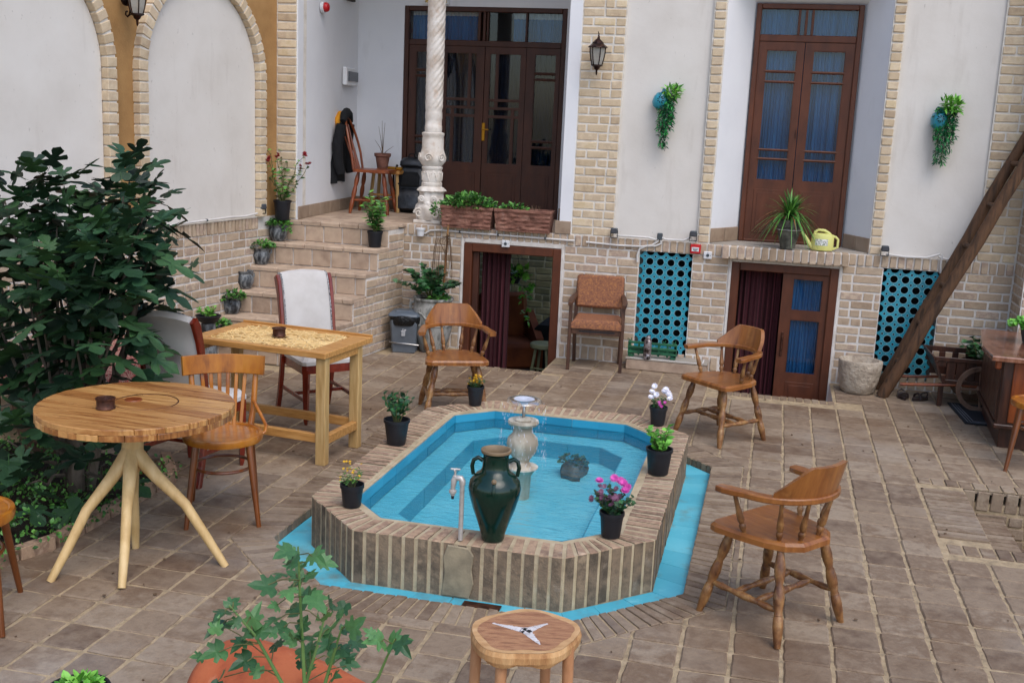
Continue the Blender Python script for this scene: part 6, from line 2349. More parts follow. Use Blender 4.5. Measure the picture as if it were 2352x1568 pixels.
# ---- low plinth with the green stand and flask, under the left screen
t = thing('tile_plinth', 'low cream plinth topped with a thin slab under the left pierced screen', 'plinth', (-.95, 9.8, 0))
part('plinth_body', MB().cbox(-.275, .455, -.045, .195, 0, .098, .008, .002), 'step', t)
part('slab', MB().cbox(-.28, .46, -.05, .195, .099, .108, .003), 'slab', t)
part('inlay_strip', MB().box(-.24, .42, -.02, -.01, .108, .1095).box(.41, .42, -.02, .16, .108, .1095), 'pvc', t)
t = thing('green_stand', 'low green painted metal fence stand on the plinth before the left screen', 'planter stand', (-1.0, 9.87, .108))
m = MB()
for x in (-.2, -.12, -.03, .06, .14, .21):
    m.cbox(x - .009, x + .009, -.05, -.035, .02, .15, .002)
part('upright', m, 'gpaint', t)
for z_ in (.035, .08, .125):
    part('crossbar', MB().cbox(-.22, .22, -.055, -.034, z_, z_ + .02, .003), 'gpaint', t)
part('panel', MB().cbox(-.2, .2, -.034, -.03, .03, .1, .001).cbox(-.22, -.2, -.05, .04, .02, .13, .003).cbox(.2, .22, -.05, .04, .02, .13, .003), 'gpaint', t)
for x in (-.19, .19):
    part('foot', MB().cbox(x - .025, x + .025, -.05, .02, 0, .02, .004), 'gpaint', t)
m = MB()
for x in (-.2, -.03, .11, .2):
    m.tube([(x, -.045, .145), (x - .02, -.045, .165), (x - .03, -.045, .16)], .004, 5).tube([(x, -.045, .145), (x + .01, -.045, .175)], .004, 5)
part('scroll_finial', m, 'gpaint', t)
t = thing('vacuum_flask', 'brown and silver patterned flask standing on the plinth before the green stand', 'flask', (-1.035, 9.775, .108))
part('flask_body', MB().lathe([(.036, 0), (.037, .01), (.037, .05), (.034, .055), (.036, .06), (.036, .16), (.03, .178), (.024, .182)], 22), 'thermos', t, smooth=True)
part('flask_cap', MB().lathe([(.024, .182), (.024, .2), (.018, .206), (.017, .214), (.01, .218)], 16), 'thermos', t, smooth=True)

# ---- spider plant and watering can on the door ledge
t = thing('spider_plant', 'spiky green plant with drooping blades in a dark mossy urn on the door ledge', 'potted plant', (.11, 9.955, 1.176))
part('urn', MB().lathe([(.062, 0), (.066, .02), (.09, .12), (.098, .17), (.1, .175), (.099, .185), (.106, .19), (.104, .2), (.095, .23), (.1, .25), (.09, .25), (.085, .235)], 30, close=False), 'mossurn', t, smooth=True)
part('bead_band', MB().tube([(.104 * math.cos(a), .104 * math.sin(a), .165) for a in [2 * math.pi * k / 40 for k in range(41)]], .005, 5), 'urn', t, smooth=True)
part('soil', MB().lathe([(.09, .235), (.01, .24)], 16, close=False), 'soil', t)
mb, m2 = MB(), MB()
for i in range(190):
    a = rnd.uniform(0, 6.28)
    el = rnd.uniform(.15, 1.5)
    l_ = rnd.uniform(.24, .36)
    h0 = .25 + rnd.uniform(0, .06)
    pts = []
    for k in range(6):
        u = k / 5
        rr_ = l_ * u * math.cos(el) + .02 * u
        pts.append(Vector((rr_ * math.cos(a), rr_ * math.sin(a), h0 + l_ * u * math.sin(el) - (.17 + .14 * math.cos(el)) * u * u * (1.15 - math.sin(el) * .7))))
    tgt = m2 if rnd.random() < .12 and el < .5 else mb
    vs, fs = [], []
    s_ = Vector((-math.sin(a), math.cos(a), 0))
    for k, p in enumerate(pts):
        w_ = .0075 * (1 - (k / 5) ** 2 * .9)
        vs += [p + s_ * w_, p - s_ * w_]
    for k in range(5):
        fs.append((2 * k, 2 * k + 2, 2 * k + 3, 2 * k + 1))
    tgt.add(vs, fs)
part('blades', mb, 'leaf', t)
part('dry_blades', m2, 'honey_leg', t)
t = thing('watering_can', 'pale yellow plastic watering can with printed label on the door ledge', 'watering can', (.405, 10.0, 1.176))
o = part('tank', MB().lathe([(.09, 0), (.096, .01), (.096, .12), (.085, .14), (.06, .148)], 26, (0, 0, 0)), 'canyellow', t, smooth=True)
o.scale = (1, .62, 1)
part('spout', MB().tube([(-.075, 0, .02), (-.11, 0, .05), (-.15, 0, .11), (-.185, 0, .148)], [.026, .019, .013, .012], 10), 'canyellow', t, smooth=True)
part('top_handle', MB().tube([(-.07, 0, .12), (-.07, 0, .155), (-.045, 0, .175), (.01, 0, .172), (.05, 0, .15), (.075, 0, .125)], .013, 8), 'canyellow', t, smooth=True)
part('back_handle', MB().tube([(.06, 0, .135), (.11, 0, .12), (.13, 0, .1), (.13, 0, .03), (.09, 0, .015)], .011, 8), 'canyellow', t, smooth=True)
lb_ = MB()
for k in range(9):
    a0_, a1_ = R(-130 + 7.5 * k), R(-130 + 7.5 * (k + 1))
    lb_.add([(.0965 * math.cos(a), .0965 * .62 * math.sin(a) - .0015, z_) for a, z_ in ((a0_, .045), (a1_, .045), (a1_, .1), (a0_, .1))], [(0, 1, 2, 3)])
part('printed_label', lb_, 'paper', t)

# ---- wall vases with trailing vines
for lab, x, z_, flip, dn in (('turquoise pierced wall vase, tilted, with trailing plastic vine, left of the tall door', -1.075, 2.43, 1, .0), ('turquoise wall vase almost hidden by its trailing plastic vine, right of the tall door', 1.27, 2.4, -1, .06)):
    t = thing('wall_vase', lab, 'wall vase', (x, 9.97, z_), 0, 'turquoise wall vases with vines')
    T = Matrix.Translation((-.01, 0, -.02)) @ Matrix.Rotation(R(32), 4, 'Y')
    pr_ = [(.035, -.085), (.06, -.06), (.072, -.01), (.066, .03), (.045, .052), (.04, .062), (.05, .09), (.052, .094), (.044, .094)]
    if flip < 0:
        T = Matrix.Translation((-.02, 0, -.06)) @ Matrix.Rotation(R(12), 4, 'Y')
    part('vase', MB(T).lathe(pr_, 24), 'turq', t, smooth=True)
    m = MB(T)
    for k in range(8):
        a = 2 * math.pi * k / 8
        a2 = a + .45
        m.add([(.010 * math.cos(a), -.0725, .0 + .010 * math.sin(a)), (.03 * math.cos(a), -.067, .03 * math.sin(a)), (.03 * math.cos(a2), -.067, .03 * math.sin(a2))], [(0, 1, 2)])
    m.box(-.045, -.038, -.062, -.058, .035, .042).box(.02, .028, -.066, -.062, .038, .046)
    part('pierced_rosette', m, 'void', t)
    mb = MB()
    c0 = Vector((.07, -.04, .03)) if flip > 0 else Vector((.04, -.05, .04))
    for i in range(130 if flip > 0 else 170):
        p = c0 + Vector((rnd.uniform(-.05, .075), rnd.uniform(-.05, .03), rnd.uniform(-.04, .055)))
        addleaf(mb, 'narrow', p, (p - c0) * 3 + Vector((.1, -.1, .25)) + rv(.4), rnd.uniform(.045, .075))
    part('crown_foliage', mb, 'leaf_lite', t)
    mb, sm = MB(), MB()
    for i in range(17):
        u = i / 16
        x0_ = c0.x - .085 + u * (.12 if flip > 0 else .15)
        ln = (.46 if flip > 0 else .44) * (rnd.uniform(.55, 1) if 2 < i < 14 else rnd.uniform(.3, .75))
        if i in (3, 4, 6, 8, 10):
            ln = .47
        px = x0_ + rnd.uniform(-.01, .01)
        pts = [(px + .01 * math.sin(k), -.035 + .012 * math.sin(k * 2 + i), c0.z - .01 - ln * k / 6) for k in range(7)]
        sm.tube(pts, .0014, 4)
        for k in range(int(ln * 150)):
            zz_ = c0.z - ln * (k + rnd.random()) / (ln * 150)
            addleaf(mb, 'narrow', (px + rnd.uniform(-.008, .008), -.035 + rnd.uniform(-.012, .012), zz_), Vector((rnd.uniform(-1, 1), rnd.uniform(-1, .2), rnd.uniform(-1, .2))), rnd.uniform(.032, .052))
    part('trailing_stems', sm, 'stem', t)
    part('trailing_foliage', mb, 'leaf_plastic', t)

# ================================================================== RIGHT SIDE
t = thing('stone_mortar', 'rough cream stone mortar on the floor beside the basement door', 'stone mortar', (.805, 9.72, 0))
part('bowl', MB().lathe([(.12, 0), (.145, .02), (.165, .1), (.178, .2), (.182, .27), (.178, .285), (.15, .287), (.135, .27), (.11, .2), (.05, .17), (.001, .165)], 34, wob=.06, close=False), 'stone', t, smooth=True)

t = thing('wooden_ladder', 'heavy dark pole ladder leaning to the right against the side wall', 'ladder', (.98, 9.7, 0))
for (a, b, rr_) in (((1.0, 9.62, 0), (2.38, 9.62, 3.1), .048), ((1.005, 9.90, 0), (2.29, 9.90, 3.1), .047)):
    a, b = Vector(a), Vector(b)
    pts = [a.lerp(b, k / 9) + Vector((.008 * math.sin(k * 2.1), 0, 0)) for k in range(10)]
    part('pole', MB().tube(pts, [rr_ * (1.08 - .02 * k + .03 * math.sin(k * 1.7)) for k in range(10)], 12), 'log', t, smooth=True, world=True)
for k in range(1, 9):
    u = k / 9 - .02
    a = Vector((1.0, 9.62, 0)).lerp(Vector((2.38, 9.62, 3.1)), u)
    b = Vector((1.005, 9.90, 0)).lerp(Vector((2.29, 9.90, 3.1)), u)
    part('rung', MB().tube([a + Vector((0, -.02, 0)), b], .022, 8), 'log', t, smooth=True, world=True)

# handcart
t = thing('handcart', 'dark wooden two wheeled handcart parked by the wall behind the counter', 'cart', (1.66, 9.62, 0), R(0))
# local origin (1.66, 9.62): near side y -.17, far side y .18
part('near_rail', MB().cbox(-.295, .42, -.18, -.165, .385, .42, .003), 'dkwood', t)
part('near_sill', MB().cbox(-.2, .42, -.18, -.165, .205, .235, .003), 'dkwood', t)
for k in range(9):
    x = -.27 + k * .076
    z0_ = .235 + max(0, (-.2 - x)) * 1.5
    part('near_slat', MB().cbox(x, x + .07, -.172, -.16, z0_, .385, .003), 'dkwood', t)
part('far_rail', MB().cbox(-.345, .42, .165, .18, .405, .45, .003), 'dkwood', t)
part('far_sill', MB().cbox(-.28, .42, .165, .18, .21, .32, .003), 'dkwood', t)
for k in range(7):
    x = -.32 + k * .105
    part('far_slat', MB().cbox(x, x + .05, .166, .178, .32, .405, .003), 'dkwood', t)
part('end_board', MB().add([(-.295, -.18, .42), (-.345, .18, .45), (-.2, .18, .2), (-.2, -.18, .2), (-.31, -.18, .42), (-.36, .18, .45), (-.215, .18, .2), (-.215, -.18, .2)], [(0, 1, 2, 3), (7, 6, 5, 4), (0, 4, 5, 1), (2, 6, 7, 3), (1, 5, 6, 2), (0, 3, 7, 4)]), 'dkwood', t)
part('cart_floor', MB().cbox(-.2, .42, -.165, .165, .19, .2, .002), 'dkwood', t)
for y_ in (-.16, .165):
    part('shaft', MB().tube([(.4, y_, .2), (-.15, y_, .19), (-.3, y_, .175), (-.54, y_, .157)], .013, 8), 'redwood', t, smooth=True)
part('prop_leg', MB().cbox(-.235, -.195, -.15, -.11, 0, .19, .004), 'dkwood', t)
WC = (.07, -.235, .19)
for yy_, nme in ((-.235, 'wheel_rim'), (.22, 'wheel_rim')):
    part(nme, MB(Matrix.Translation((WC[0], yy_, WC[2])) @ Matrix.Rotation(R(90), 4, 'X')).lathe([(.15, -.016), (.186, -.016), (.186, .016), (.15, .016), (.15, -.016)], 36, close=False), 'wheel', t)
for k in range(4):
    a = 2 * math.pi * k / 4 + .08
    part('spoke', MB().beam(WC, (WC[0] + .16 * math.cos(a), WC[1], WC[2] + .16 * math.sin(a)), .022, .016), 'wheel', t)
part('hub', MB(Matrix.Translation(WC) @ Matrix.Rotation(R(90), 4, 'X')).lathe([(.025, -.03), (.032, 0), (.025, .03)], 14), 'wheel', t, smooth=True)
part('axle', MB().tube([WC, (WC[0], .24, WC[2])], .012, 8), 'iron', t)

t = thing('cart_plant', 'dark leafy plant standing in the handcart by the counter', 'potted plant', (1.76, 9.7, .2))
nursery_pot(t, .06, .075, .14)
sprig(t, (0, 0, .12), 10, .34, .19, 'broad', .085, 14, 'leaf_dark', start=.3, sr=.004, lift=.1)

for lab, x, y, a in (('left brown leather sandal under the handcart shafts', 1.17, 9.63, .1), ('right brown leather sandal, turned askew, under the handcart shafts', 1.31, 9.62, -.9)):
    t = thing('sandal', lab, 'sandal', (x, y, 0), a, 'pair of brown sandals')
    part('sole', MB().prism([(.035 * math.cos(b) * (1 + .15 * math.sin(b)), .085 * math.sin(b)) for b in [2 * math.pi * k / 16 for k in range(16)]], 0, .028, .005), 'leather', t)
    part('strap', MB().tube([(-.038, -.03, .012), (-.034, -.03, .045), (0, -.03, .062), (.034, -.03, .045), (.038, -.03, .012)], .01, 7), 'leather', t, smooth=True)
    part('heel_strap', MB().tube([(-.034, .03, .02), (-.03, .05, .05), (0, .075, .065), (.03, .05, .05), (.034, .03, .02)], .007, 6), 'leather', t, smooth=True)

t = thing('door_mat', 'black door mat with grey border stripes beside the counter', 'mat', (1.75, 9.25, .006))
part('mat_base', MB().prism([(-.225, .34), (-.185, -.34), (.3, -.34), (.3, .34)], 0, .008), 'mat', t)
m = MB()
for k in (0, 1, 2):
    o_ = .025 + .022 * k
    m.prism([(-.225 + o_ * 1.0, .34 - o_), (-.225 + o_ + .006, .34 - o_), (-.185 + o_ + .006, -.34 + o_), (-.185 + o_, -.34 + o_)], .008, .0092)
    m.box(-.185 + o_, .3, -.34 + o_, -.334 + o_, .008, .0092)
part('border_stripes', m, 'matline', t)

t = thing('counter', 'dark wooden counter cabinet with worn reddish top at the right edge of the yard', 'counter', (1.66, 8.27, 0), R(-3.3))
H3 = .69
part('plinth', MB().cbox(.03, .8, .03, 1.05, 0, .16, .006), 'dkwood', t)
part('body', MB().cbox(.0, .82, .0, 1.08, .16, H3 - .035, .006), 'dkwood', t)
for k in range(5):
    part('front_board', MB().cbox(.07 + k * .145, .07 + k * .145 + .14, -.014, .004, .2, H3 - .05, .004), 'redwood', t)
for k in range(6):
    part('side_board', MB().cbox(-.012, .004, .03 + k * .17, .03 + k * .17 + .165, .2, H3 - .05, .004), 'dkwood', t)
part('base_moulding', MB().cbox(-.02, .84, -.02, 1.1, .15, .185, .008), 'dkwood', t)
part('carved_brackets', MB().cbox(-.06, -.02, -.06, -.01, H3 - .1, H3 - .035, .01), 'redwood', t)
part('counter_top', MB().prism([(-.09, -.09), (.9, -.09), (.9, 1.0), (.0, 1.14), (-.05, 1.1), (-.12, .3)], H3 - .035, H3, .008), 'topwood', t)
t = thing('counter_pot', 'grey pot of bright green leaves standing on the counter top', 'potted plant', (1.96, 8.86, .6905))
part('pot', MB().lathe([(.07, 0), (.075, .01), (.105, .13), (.112, .135), (.1, .137), (.09, .12)], 26, close=False), 'greybox', t, smooth=True)
part('soil', MB().lathe([(.1, .12), (.01, .125)], 16, close=False), 'soil', t)
mound(t, (0, 0, .12), (.17, .14, .07), 330, .042, 'broad', 'leaf_lite', lift=1)

# ================================================================== BASEMENT ROOM CONTENTS
t = thing('velvet_armchair', 'rust velvet armchair inside the open basement doorway', 'armchair', (-2.75, 11.45, -.6), R(25))
part('seat', MB().cbox(-.3, .28, -.3, .25, .16, .44, .04), 'armchair', t, smooth=True)
part('backrest', MB(Matrix.Translation((0, .2, .3)) @ Matrix.Rotation(R(-8), 4, 'X')).cbox(-.28, .26, -.05, .1, 0, .62, .05), 'armchair', t, smooth=True)
for s_ in (-1, 1):
    part('arm', MB().add([(s_ * .3 - .04, -.3, .16), (s_ * .3 + .04, -.3, .16), (s_ * .3 + .04, .25, .16), (s_ * .3 - .04, .25, .16), (s_ * .3 - .04, -.3, .5), (s_ * .3 + .04, -.3, .5), (s_ * .3 + .04, .25, .72), (s_ * .3 - .04, .25, .72)], [(0, 3, 2, 1), (4, 5, 6, 7), (0, 1, 5, 4), (1, 2, 6, 5), (2, 3, 7, 6), (3, 0, 4, 7)]), 'armchair', t)
    part('leg', MB().tube([(s_ * .25, -.25, .17), (s_ * .27, -.28, 0)], [.014, .008], 8), 'chrome', t)
t = thing('pale_stool', 'pale green round stool inside the open basement doorway', 'stool', (-2.26, 11.05, -.6))
part('seat', MB().lathe([(.13, .46), (.14, .47), (.14, .5), (.13, .51)], 22), 'palestool', t, smooth=True)
for k in range(4):
    a = .6 + math.pi / 2 * k
    part('leg', MB().tube([(.08 * math.cos(a), .08 * math.sin(a), .47), (.16 * math.cos(a), .16 * math.sin(a), 0)], .015, 8), 'palestool', t)
part('rung', MB().tube([(.135 * math.cos(.6), .135 * math.sin(.6), .2), (.135 * math.cos(2.17), .135 * math.sin(2.17), .2)], .01, 6).tube([(-.135 * math.cos(.6), -.135 * math.sin(.6), .25), (.135 * math.cos(-.97), .135 * math.sin(-.97), .25)], .01, 6), 'palestool', t)
t = thing('covered_table', 'low table under a dark fringed cloth inside the basement room', 'table', (-2.1, 11.75, -.6))
part('cloth', MB().prism([(-.35, -.3), (.35, -.3), (.35, .3), (-.35, .3)], .05, .62, .04), 'black', t, smooth=True)
t = thing('hanging_plant', 'bright green trailing plant in a black hanging pot inside the basement room', 'hanging plant', (-2.54, 10.75, .62))
part('pot', MB().lathe([(.05, -.06), (.08, 0), (.085, .05), (.07, .05)], 18), 'blackpot', t, smooth=True)
part('cord', MB().tube([(-.07, 0, .05), (0, 0, .37)], .003, 4).tube([(.07, 0, .05), (0, 0, .37)], .003, 4), 'black', t)
mb, sm = MB(), MB()
for i in range(60):
    p = Vector((rnd.uniform(-.14, .14), rnd.uniform(-.1, .06), .06 + rnd.uniform(-.05, .05)))
    addleaf(mb, 'ivy', p, p + rv(.1), rnd.uniform(.05, .08))
for x0_, ln in ((-.16, .5), (-.13, .42), (-.1, .3), (-.05, .22), (.02, .15), (.09, .32), (.13, .42), (.17, .5), (.18, .25)):
    sm.tube([(x0_, -.06, .06), (x0_ * 1.1, -.08, .06 - ln * .5), (x0_ * 1.1 + .01, -.07, .06 - ln)], .0022, 4)
    for k in range(int(ln * 30)):
        addleaf(mb, 'ivy', (x0_ * 1.1 + rnd.uniform(-.01, .01), -.07, .06 - ln * rnd.random()), rv(1) + Vector((0, -.3, -.3)), rnd.uniform(.035, .06))
part('stems', sm, 'stem', t)
part('foliage', mb, 'leaf_lite', t)

# ================================================================== LEFT: BENCH, BED, TREE
t = thing('carpet_bench', 'low bench covered with a red Persian rug behind the fig tree', 'bench', (-4.5, 6.5, 0))
part('frame', MB().cbox(-.42, .33, -.55, .8, .36, .42, .005), 'dkwood', t)
for x in (-.38, .29):
    for y in (-.5, .74):
        part('leg', MB().cbox(x - .03, x + .03, y - .03, y + .03, 0, .36, .004), 'dkwood', t)
vs = [(-.45, -.6, .425), (.34, -.6, .425), (.34, .85, .425), (-.45, .85, .425), (.36, -.62, .33), (.36, .86, .33), (-.45, -.62, .3)]
part('rug', MB().add(vs, [(0, 1, 2, 3), (1, 4, 5, 2), (0, 6, 4, 1)]), 'rug', t)
part('bolster', MB(Matrix.Translation((-.3, .1, .5)) @ Matrix.Rotation(R(90), 4, 'X')).lathe([(.02, -.35), (.08, -.33), (.085, 0), (.08, .33), (.02, .35)], 18), 'rug', t, smooth=True)
t = thing('wicker_planter', 'tapered brown wooden planter at the left edge behind the fig leaves', 'planter', (-4.3, 5.75, 0))
part('planter_body', MB().lathe([(.14, 0), (.15, .02), (.215, .42), (.225, .45), (.21, .455), (.19, .4)], 22, close=False), 'wheel', t, smooth=True)
part('soil', MB().lathe([(.2, .41), (.01, .42)], 16, close=False), 'soil', t)

bed = solo('planting_bed', MB().prism([(-5.4, 3.95), (-3.55, 3.95), (-3.36, 4.5), (-3.36, 5.5), (-3.6, 5.8), (-5.2, 5.8)], -.06, .03, .01), 'soil', kind='structure')
bb_ = PS(bed, 'border_brick', 'poolbrick', 100)
Bp = [(-4.6, 3.9), (-3.52, 3.9), (-3.32, 4.45), (-3.32, 5.55), (-3.55, 5.86)]
for a, b in zip(Bp, Bp[1:]):
    a, b = Vector((a[0], a[1], .03)), Vector((b[0], b[1], .03))
    n = max(1, round((b - a).length / .21))
    for k in range(n):
        bb_.poly(MB().beam(a.lerp(b, (k + .03) / n), a.lerp(b, (k + .97) / n), .06, .07))
bb_.done()

FIGC = [(-3.91,5.30,1.76),(-3.91,5.50,1.70),(-3.94,5.20,1.60),(-4.10,5.20,1.67),(-3.58,5.60,1.81),(-3.50,5.40,1.71),(-3.41,5.50,1.67),(-3.86,5.70,1.58),(-3.69,5.30,1.54),(-3.78,5.20,1.54),(-3.90,5.10,1.44),(-4.26,5.40,1.35),(-3.53,5.30,1.50),(-3.31,5.20,1.53),(-3.39,5.50,1.45),(-3.41,5.40,1.32),(-3.36,5.20,1.36),(-3.48,5.10,1.39),(-3.64,5.00,1.34),(-3.83,5.00,1.21),(-3.56,4.95,1.21),(-3.46,5.10,1.22),(-3.40,5.10,1.21),(-3.46,5.40,1.22),(-4.03,5.10,1.01),(-3.74,5.00,1.03),(-3.49,4.95,1.02),(-3.37,5.10,1.02),(-3.46,5.30,1.00),(-3.84,5.20,0.82),(-3.55,5.10,0.86),(-3.46,5.20,0.88),(-4.17,5.30,0.77),(-4.30,5.20,1.51),(-4.32,5.20,1.14),(-4.31,5.20,0.82)]
LOWC = [(-3.89,5.00,0.53),(-3.69,4.90,0.51),(-3.75,4.70,0.48),(-3.57,4.60,0.30),(-3.30,4.86,0.36),(-4.04,5.10,0.62)]
t = thing('fig_tree', 'dense dark green fig tree with big lobed leaves at the left of the yard', 'tree', (-3.68, 5.15, .03))
root = Vector((-3.68, 5.15, .02))
part('trunk', MB().tube([root, root + Vector((.0, 0, .3)), root + Vector((.03, .03, .65)), root + Vector((.0, .1, .95))], [.05, .042, .036, .026], 10), 'trunk', t, smooth=True, world=True)
part('trunk', MB().tube([root + Vector((-.06, .04, 0)), root + Vector((-.12, .06, .35)), root + Vector((-.22, .12, .8)), root + Vector((-.3, .15, 1.1))], [.035, .03, .026, .02], 8), 'trunk', t, smooth=True, world=True)
part('trunk', MB().tube([root + Vector((.05, .05, 0)), root + Vector((.1, .1, .4)), root + Vector((.22, .2, .85)), root + Vector((.27, .22, 1.1))], [.03, .026, .022, .016], 8), 'trunk', t, smooth=True, world=True)
figm = []
for v_ in range(5):
    L_ = L_lobed([(x * rnd.uniform(.9, 1.1), y * rnd.uniform(.95, 1.05)) for x, y in FIG], rnd.uniform(.08, .2), rnd.uniform(-.35, -.12))
    m = MB().add(*L_)
    m.add([(-.01, -.32, .0), (.01, -.32, 0), (.012, .3, .012), (-.012, .3, .012)], [(0, 1, 2, 3)])
    me = m.mesh()
    setm(me, 'leaf_fig')
    figm.append(me)
items = []
br = MB()
for ci, c in enumerate(FIGC + LOWC):
    c = Vector(c)
    src = root + Vector(((c.x - root.x) * .35, (c.y - root.y) * .3, max(.15, (c.z - .03) * .45)))
    mid = src.lerp(c, .5) + Vector((0, 0, -.06))
    br.tube([src, src.lerp(mid, .5) + rv(.03), mid + rv(.03), mid.lerp(c, .5) + rv(.02), c + Vector((0, 0, -.05))], [.013, .01, .008, .006, .004], 6)
    nL = 10 if ci < len(FIGC) else 8
    for k in range(nL):
        a = k * 2.4 + rnd.uniform(-.4, .4)
        u = k / nL
        el = .9 - 1.35 * u + rnd.uniform(-.15, .15)
        d = Vector((math.cos(a) * math.cos(el), math.sin(a) * math.cos(el), math.sin(el)))
        s = rnd.uniform(.11, .155) + .095 * u
        base_ = c + d * (.03 + .08 * u) - Vector((0, 0, .16 * u))
        dd = d + Vector((0, 0, -.35 * u))
        items.append((base_ + dd.normalized() * s * .3, dd, s))
extra = []
items.sort(key=lambda i: (0 if seen(i[0], 0) else 10) + (i[0] - CAM).length)
tinv = mw(t).inverted()
rest = MB()
for k, (p, d, s) in enumerate(items):
    m = lmat(p, d, Vector((rnd.uniform(-.5, .5), rnd.uniform(-.5, .3), 1)), s)
    me = figm[k % 5]
    if k < 296:
        o = bpy.data.objects.new('leaf', me)
        COL.objects.link(o)
        o.parent = t
        o.matrix_local = tinv @ m
    else:
        rest.add([m @ v.co for v in me.vertices], [tuple(pp.vertices) for pp in me.polygons])
for k in range(110):                                        # inner leaves, farther from the eye
    c = Vector(rnd.choice(FIGC))
    p = c + Vector((rnd.uniform(-.2, .12), rnd.uniform(.05, .35), rnd.uniform(-.3, .0)))
    m = lmat(p, rv() + Vector((0, -.3, -.3)), Vector((0, -.5, 1)), rnd.uniform(.1, .17))
    me = figm[k % 5]
    rest.add([m @ v.co for v in me.vertices], [tuple(pp.vertices) for pp in me.polygons])
part('inner_leaves', rest, 'leaf_fig', t, world=True, kind='stuff')
part('branches', br, 'trunk', t, smooth=True, world=True)

gc = MB()
for i in range(2600):
    x, y = rnd.uniform(-4.5, -3.25), rnd.uniform(4.0, 5.6)
    hgt = .05 + .22 * max(0, noise.noise(Vector((x * 2.5, y * 2.5, 0))) + .3)
    if x > -3.4 and rnd.random() < .4:
        hgt *= .6
    addleaf(gc, 'broad', (x, y, .03 + hgt * rnd.random()), rv() + Vector((0, 0, .5)), rnd.uniform(.018, .034))
solo('ground_cover', gc, 'leaf', kind='stuff', label='low small leaved green ground cover in the bed under the fig tree')
if 'category' in bpy.data.objects['ground_cover']:
    del bpy.data.objects['ground_cover']['category']

# ================================================================== FOREGROUND
t = thing('orange_jar', 'large orange clay jar lying on its side at the bottom edge of the picture', 'jar', (-1.42, 3.08, .2), R(-12))
m = MB(Matrix.Rotation(R(90), 4, 'Y')).lathe([(.05, -.36), (.13, -.345), (.18, -.29), (.2, -.2), (.2, -.05), (.185, .1), (.16, .24), (.13, .36), (.115, .42), (.13, .45), (.115, .455)], 44)
part('body', m, 'orange', t, smooth=True)
t = thing('leafy_weed', 'sprawling green lobed leaf plant in front of the orange jar', 'plant', (-1.2, 2.72, 0))
FGL = [(-1.243,2.640,0.959),(-1.309,2.854,0.842),(-1.270,2.829,0.849),(-1.155,2.677,0.943),(-1.153,2.749,0.900),(-1.257,2.735,0.858),(-1.242,2.795,0.836),(-1.288,2.837,0.785),(-1.302,2.628,0.860),(-1.210,2.609,0.856),(-1.263,2.851,0.751),(-1.439,2.730,0.749),(-1.238,2.829,0.740),(-1.253,2.601,0.819),(-1.375,2.734,0.718),(-1.288,2.816,0.719),(-1.150,2.669,0.811),(-1.198,2.884,0.703),(-1.586,2.870,0.605),(-1.414,2.609,0.767),(-1.265,2.608,0.765),(-1.172,2.762,0.730),(-1.200,2.882,0.641),(-1.077,2.714,0.728),(-1.032,2.665,0.769),(-1.388,2.727,0.682),(-1.435,2.609,0.720),(-1.273,2.667,0.719),(-1.270,2.731,0.662),(-1.223,2.749,0.668),(-0.981,2.670,0.728),(-1.395,2.669,0.647),(-1.130,2.666,0.683),(-1.094,2.738,0.657),(-0.916,2.687,0.731),(-1.444,2.606,0.645),(-1.284,2.851,0.556),(-1.087,2.767,0.617),(-1.146,2.793,0.594),(-1.382,2.656,0.601),(-1.138,2.898,0.519),(-1.258,2.858,0.512),(-0.884,2.636,0.737),(-1.107,2.700,0.583),(-1.532,2.816,0.448),(-1.349,2.813,0.592),(-1.269,2.881,0.566),(-1.375,2.727,0.547),(-1.096,2.849,0.616)]
stems = [[(-1.2, 2.72, .1), (-1.21, 2.72, .5), (-1.225, 2.72, .75), (-1.235, 2.72, .95)], [(-1.21, 2.72, .12), (-1.27, 2.72, .5), (-1.36, 2.71, .66), (-1.44, 2.7, .75)], [(-1.19, 2.72, .1), (-1.16, 2.72, .5), (-1.12, 2.71, .64), (-1.09, 2.7, .74)], [(-1.19, 2.72, .1), (-1.1, 2.72, .45), (-.98, 2.7, .6), (-.93, 2.69, .73)], [(-1.2, 2.73, .1), (-1.24, 2.75, .45), (-1.2, 2.78, .62), (-1.17, 2.78, .75)]]
sp2 = []
for s in stems:
    S_ = [Vector(p) for p in s]
    part('stem', MB().tube(S_, [.007, .006, .0045, .0025], 7), 'fgstem', t, smooth=True, world=True)
    for a, b in zip(S_[1:], S_[2:]):
        for k in range(8):
            sp2.append(a.lerp(b, k / 8))
ivm = []
for v_ in range(4):
    m = MB().add(*L_lobed([(x * rnd.uniform(.9, 1.1), y * rnd.uniform(.95, 1.05)) for x, y in IVY], rnd.uniform(.1, .3), rnd.uniform(-.5, -.1)))
    me = m.mesh()
    setm(me, 'leaf_fg')
    ivm.append(me)
pet = MB()
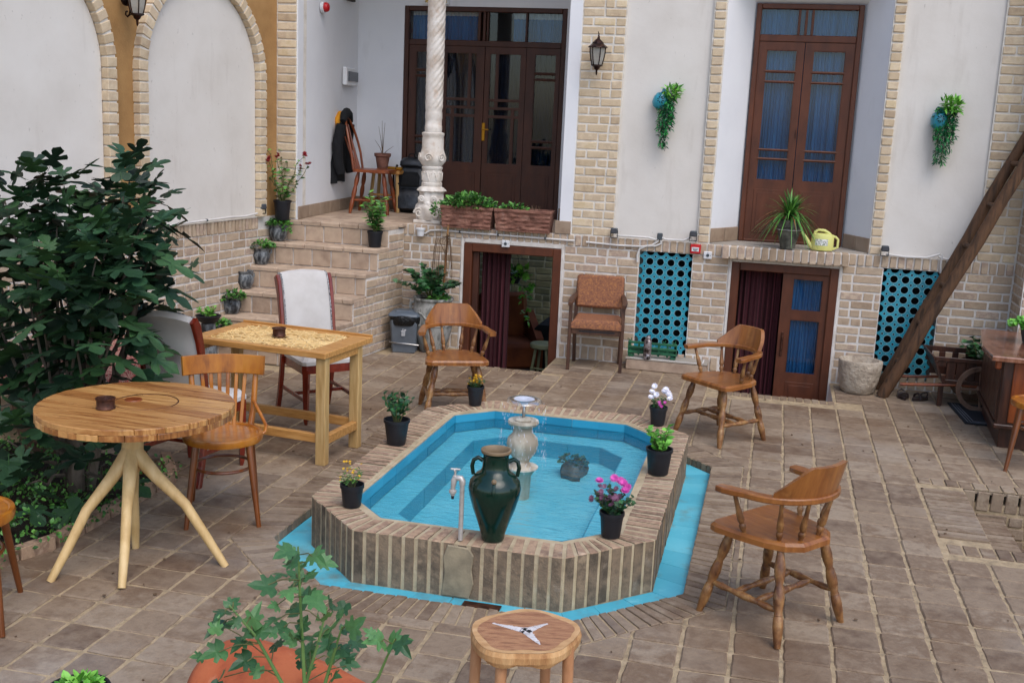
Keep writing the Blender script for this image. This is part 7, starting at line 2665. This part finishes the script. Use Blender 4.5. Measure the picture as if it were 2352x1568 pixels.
for k, p in enumerate(FGL):
    p = Vector(p)
    c = min(sp2, key=lambda q_: (q_ - p).length + (.1 if q_.z > p.z else 0))
    d = (p - c)
    if d.length < .01:
        d = rv()
    pet.tube([c, c.lerp(p, .5) + Vector((0, 0, .01)), p - d.normalized() * .02], .0018, 5)
    d = d.normalized() + rv(.5) + Vector((0, -.2, -.1))
    s = rnd.uniform(.042, .078)
    m = lmat(p - d.normalized() * s * .5, d, Vector((rnd.uniform(-.5, .5), -.7, .8)), s)
    o = bpy.data.objects.new('leaf', ivm[k % 4])
    COL.objects.link(o)
    o.parent = t
    o.matrix_local = mw(t).inverted() @ m
for k in range(28):
    p = Vector(rnd.choice(FGL)) + rv(.05)
    d = rv()
    s = rnd.uniform(.03, .06)
    o = bpy.data.objects.new('leaf', ivm[k % 4])
    COL.objects.link(o)
    o.parent = t
    o.matrix_local = mw(t).inverted() @ lmat(p, d, Vector((0, -.7, .8)), s)
part('leaf_stalks', pet, 'stem', t, world=True, kind='stuff')
t = thing('black_bowl', 'black bowl of pale green rosettes at the bottom left corner', 'plant pot', (-2.24, 3.1, 0))
part('bowl', MB().lathe([(.07, 0), (.08, .01), (.105, .13), (.112, .14), (.1, .142), (.09, .12)], 30, close=False), 'blackpot', t, smooth=True)
part('soil', MB().lathe([(.098, .12), (.01, .125)], 16, close=False), 'soil', t)
mound(t, (.01, 0, .12), (.07, .07, .05), 130, .042, 'broad', 'leaf_lite', lift=1)

lit = MB()
for i in range(170):
    x, y = rnd.uniform(-3.2, 2.2), rnd.uniform(3.0, 9.2)
    if inoct((x, y), BO)[0] < .02:
        continue
    if rnd.random() < .35:
        addleaf(lit, 'broad', (x, y, .008), (rnd.uniform(-1, 1), rnd.uniform(-1, 1), .1), rnd.uniform(.012, .026), Vector((rnd.uniform(-.3, .3), rnd.uniform(-.3, .3), 1)))
    else:
        lit.T = Matrix.Translation((x, y, .004)) @ Matrix.Rotation(rnd.uniform(0, 6), 4, 'Z')
        a = rnd.uniform(.003, .007)
        lit.box(-a, a, -a * .7, a * .7, 0, a)
        lit.T = Matrix()
solo('floor_litter', lit, 'twig', kind='stuff')
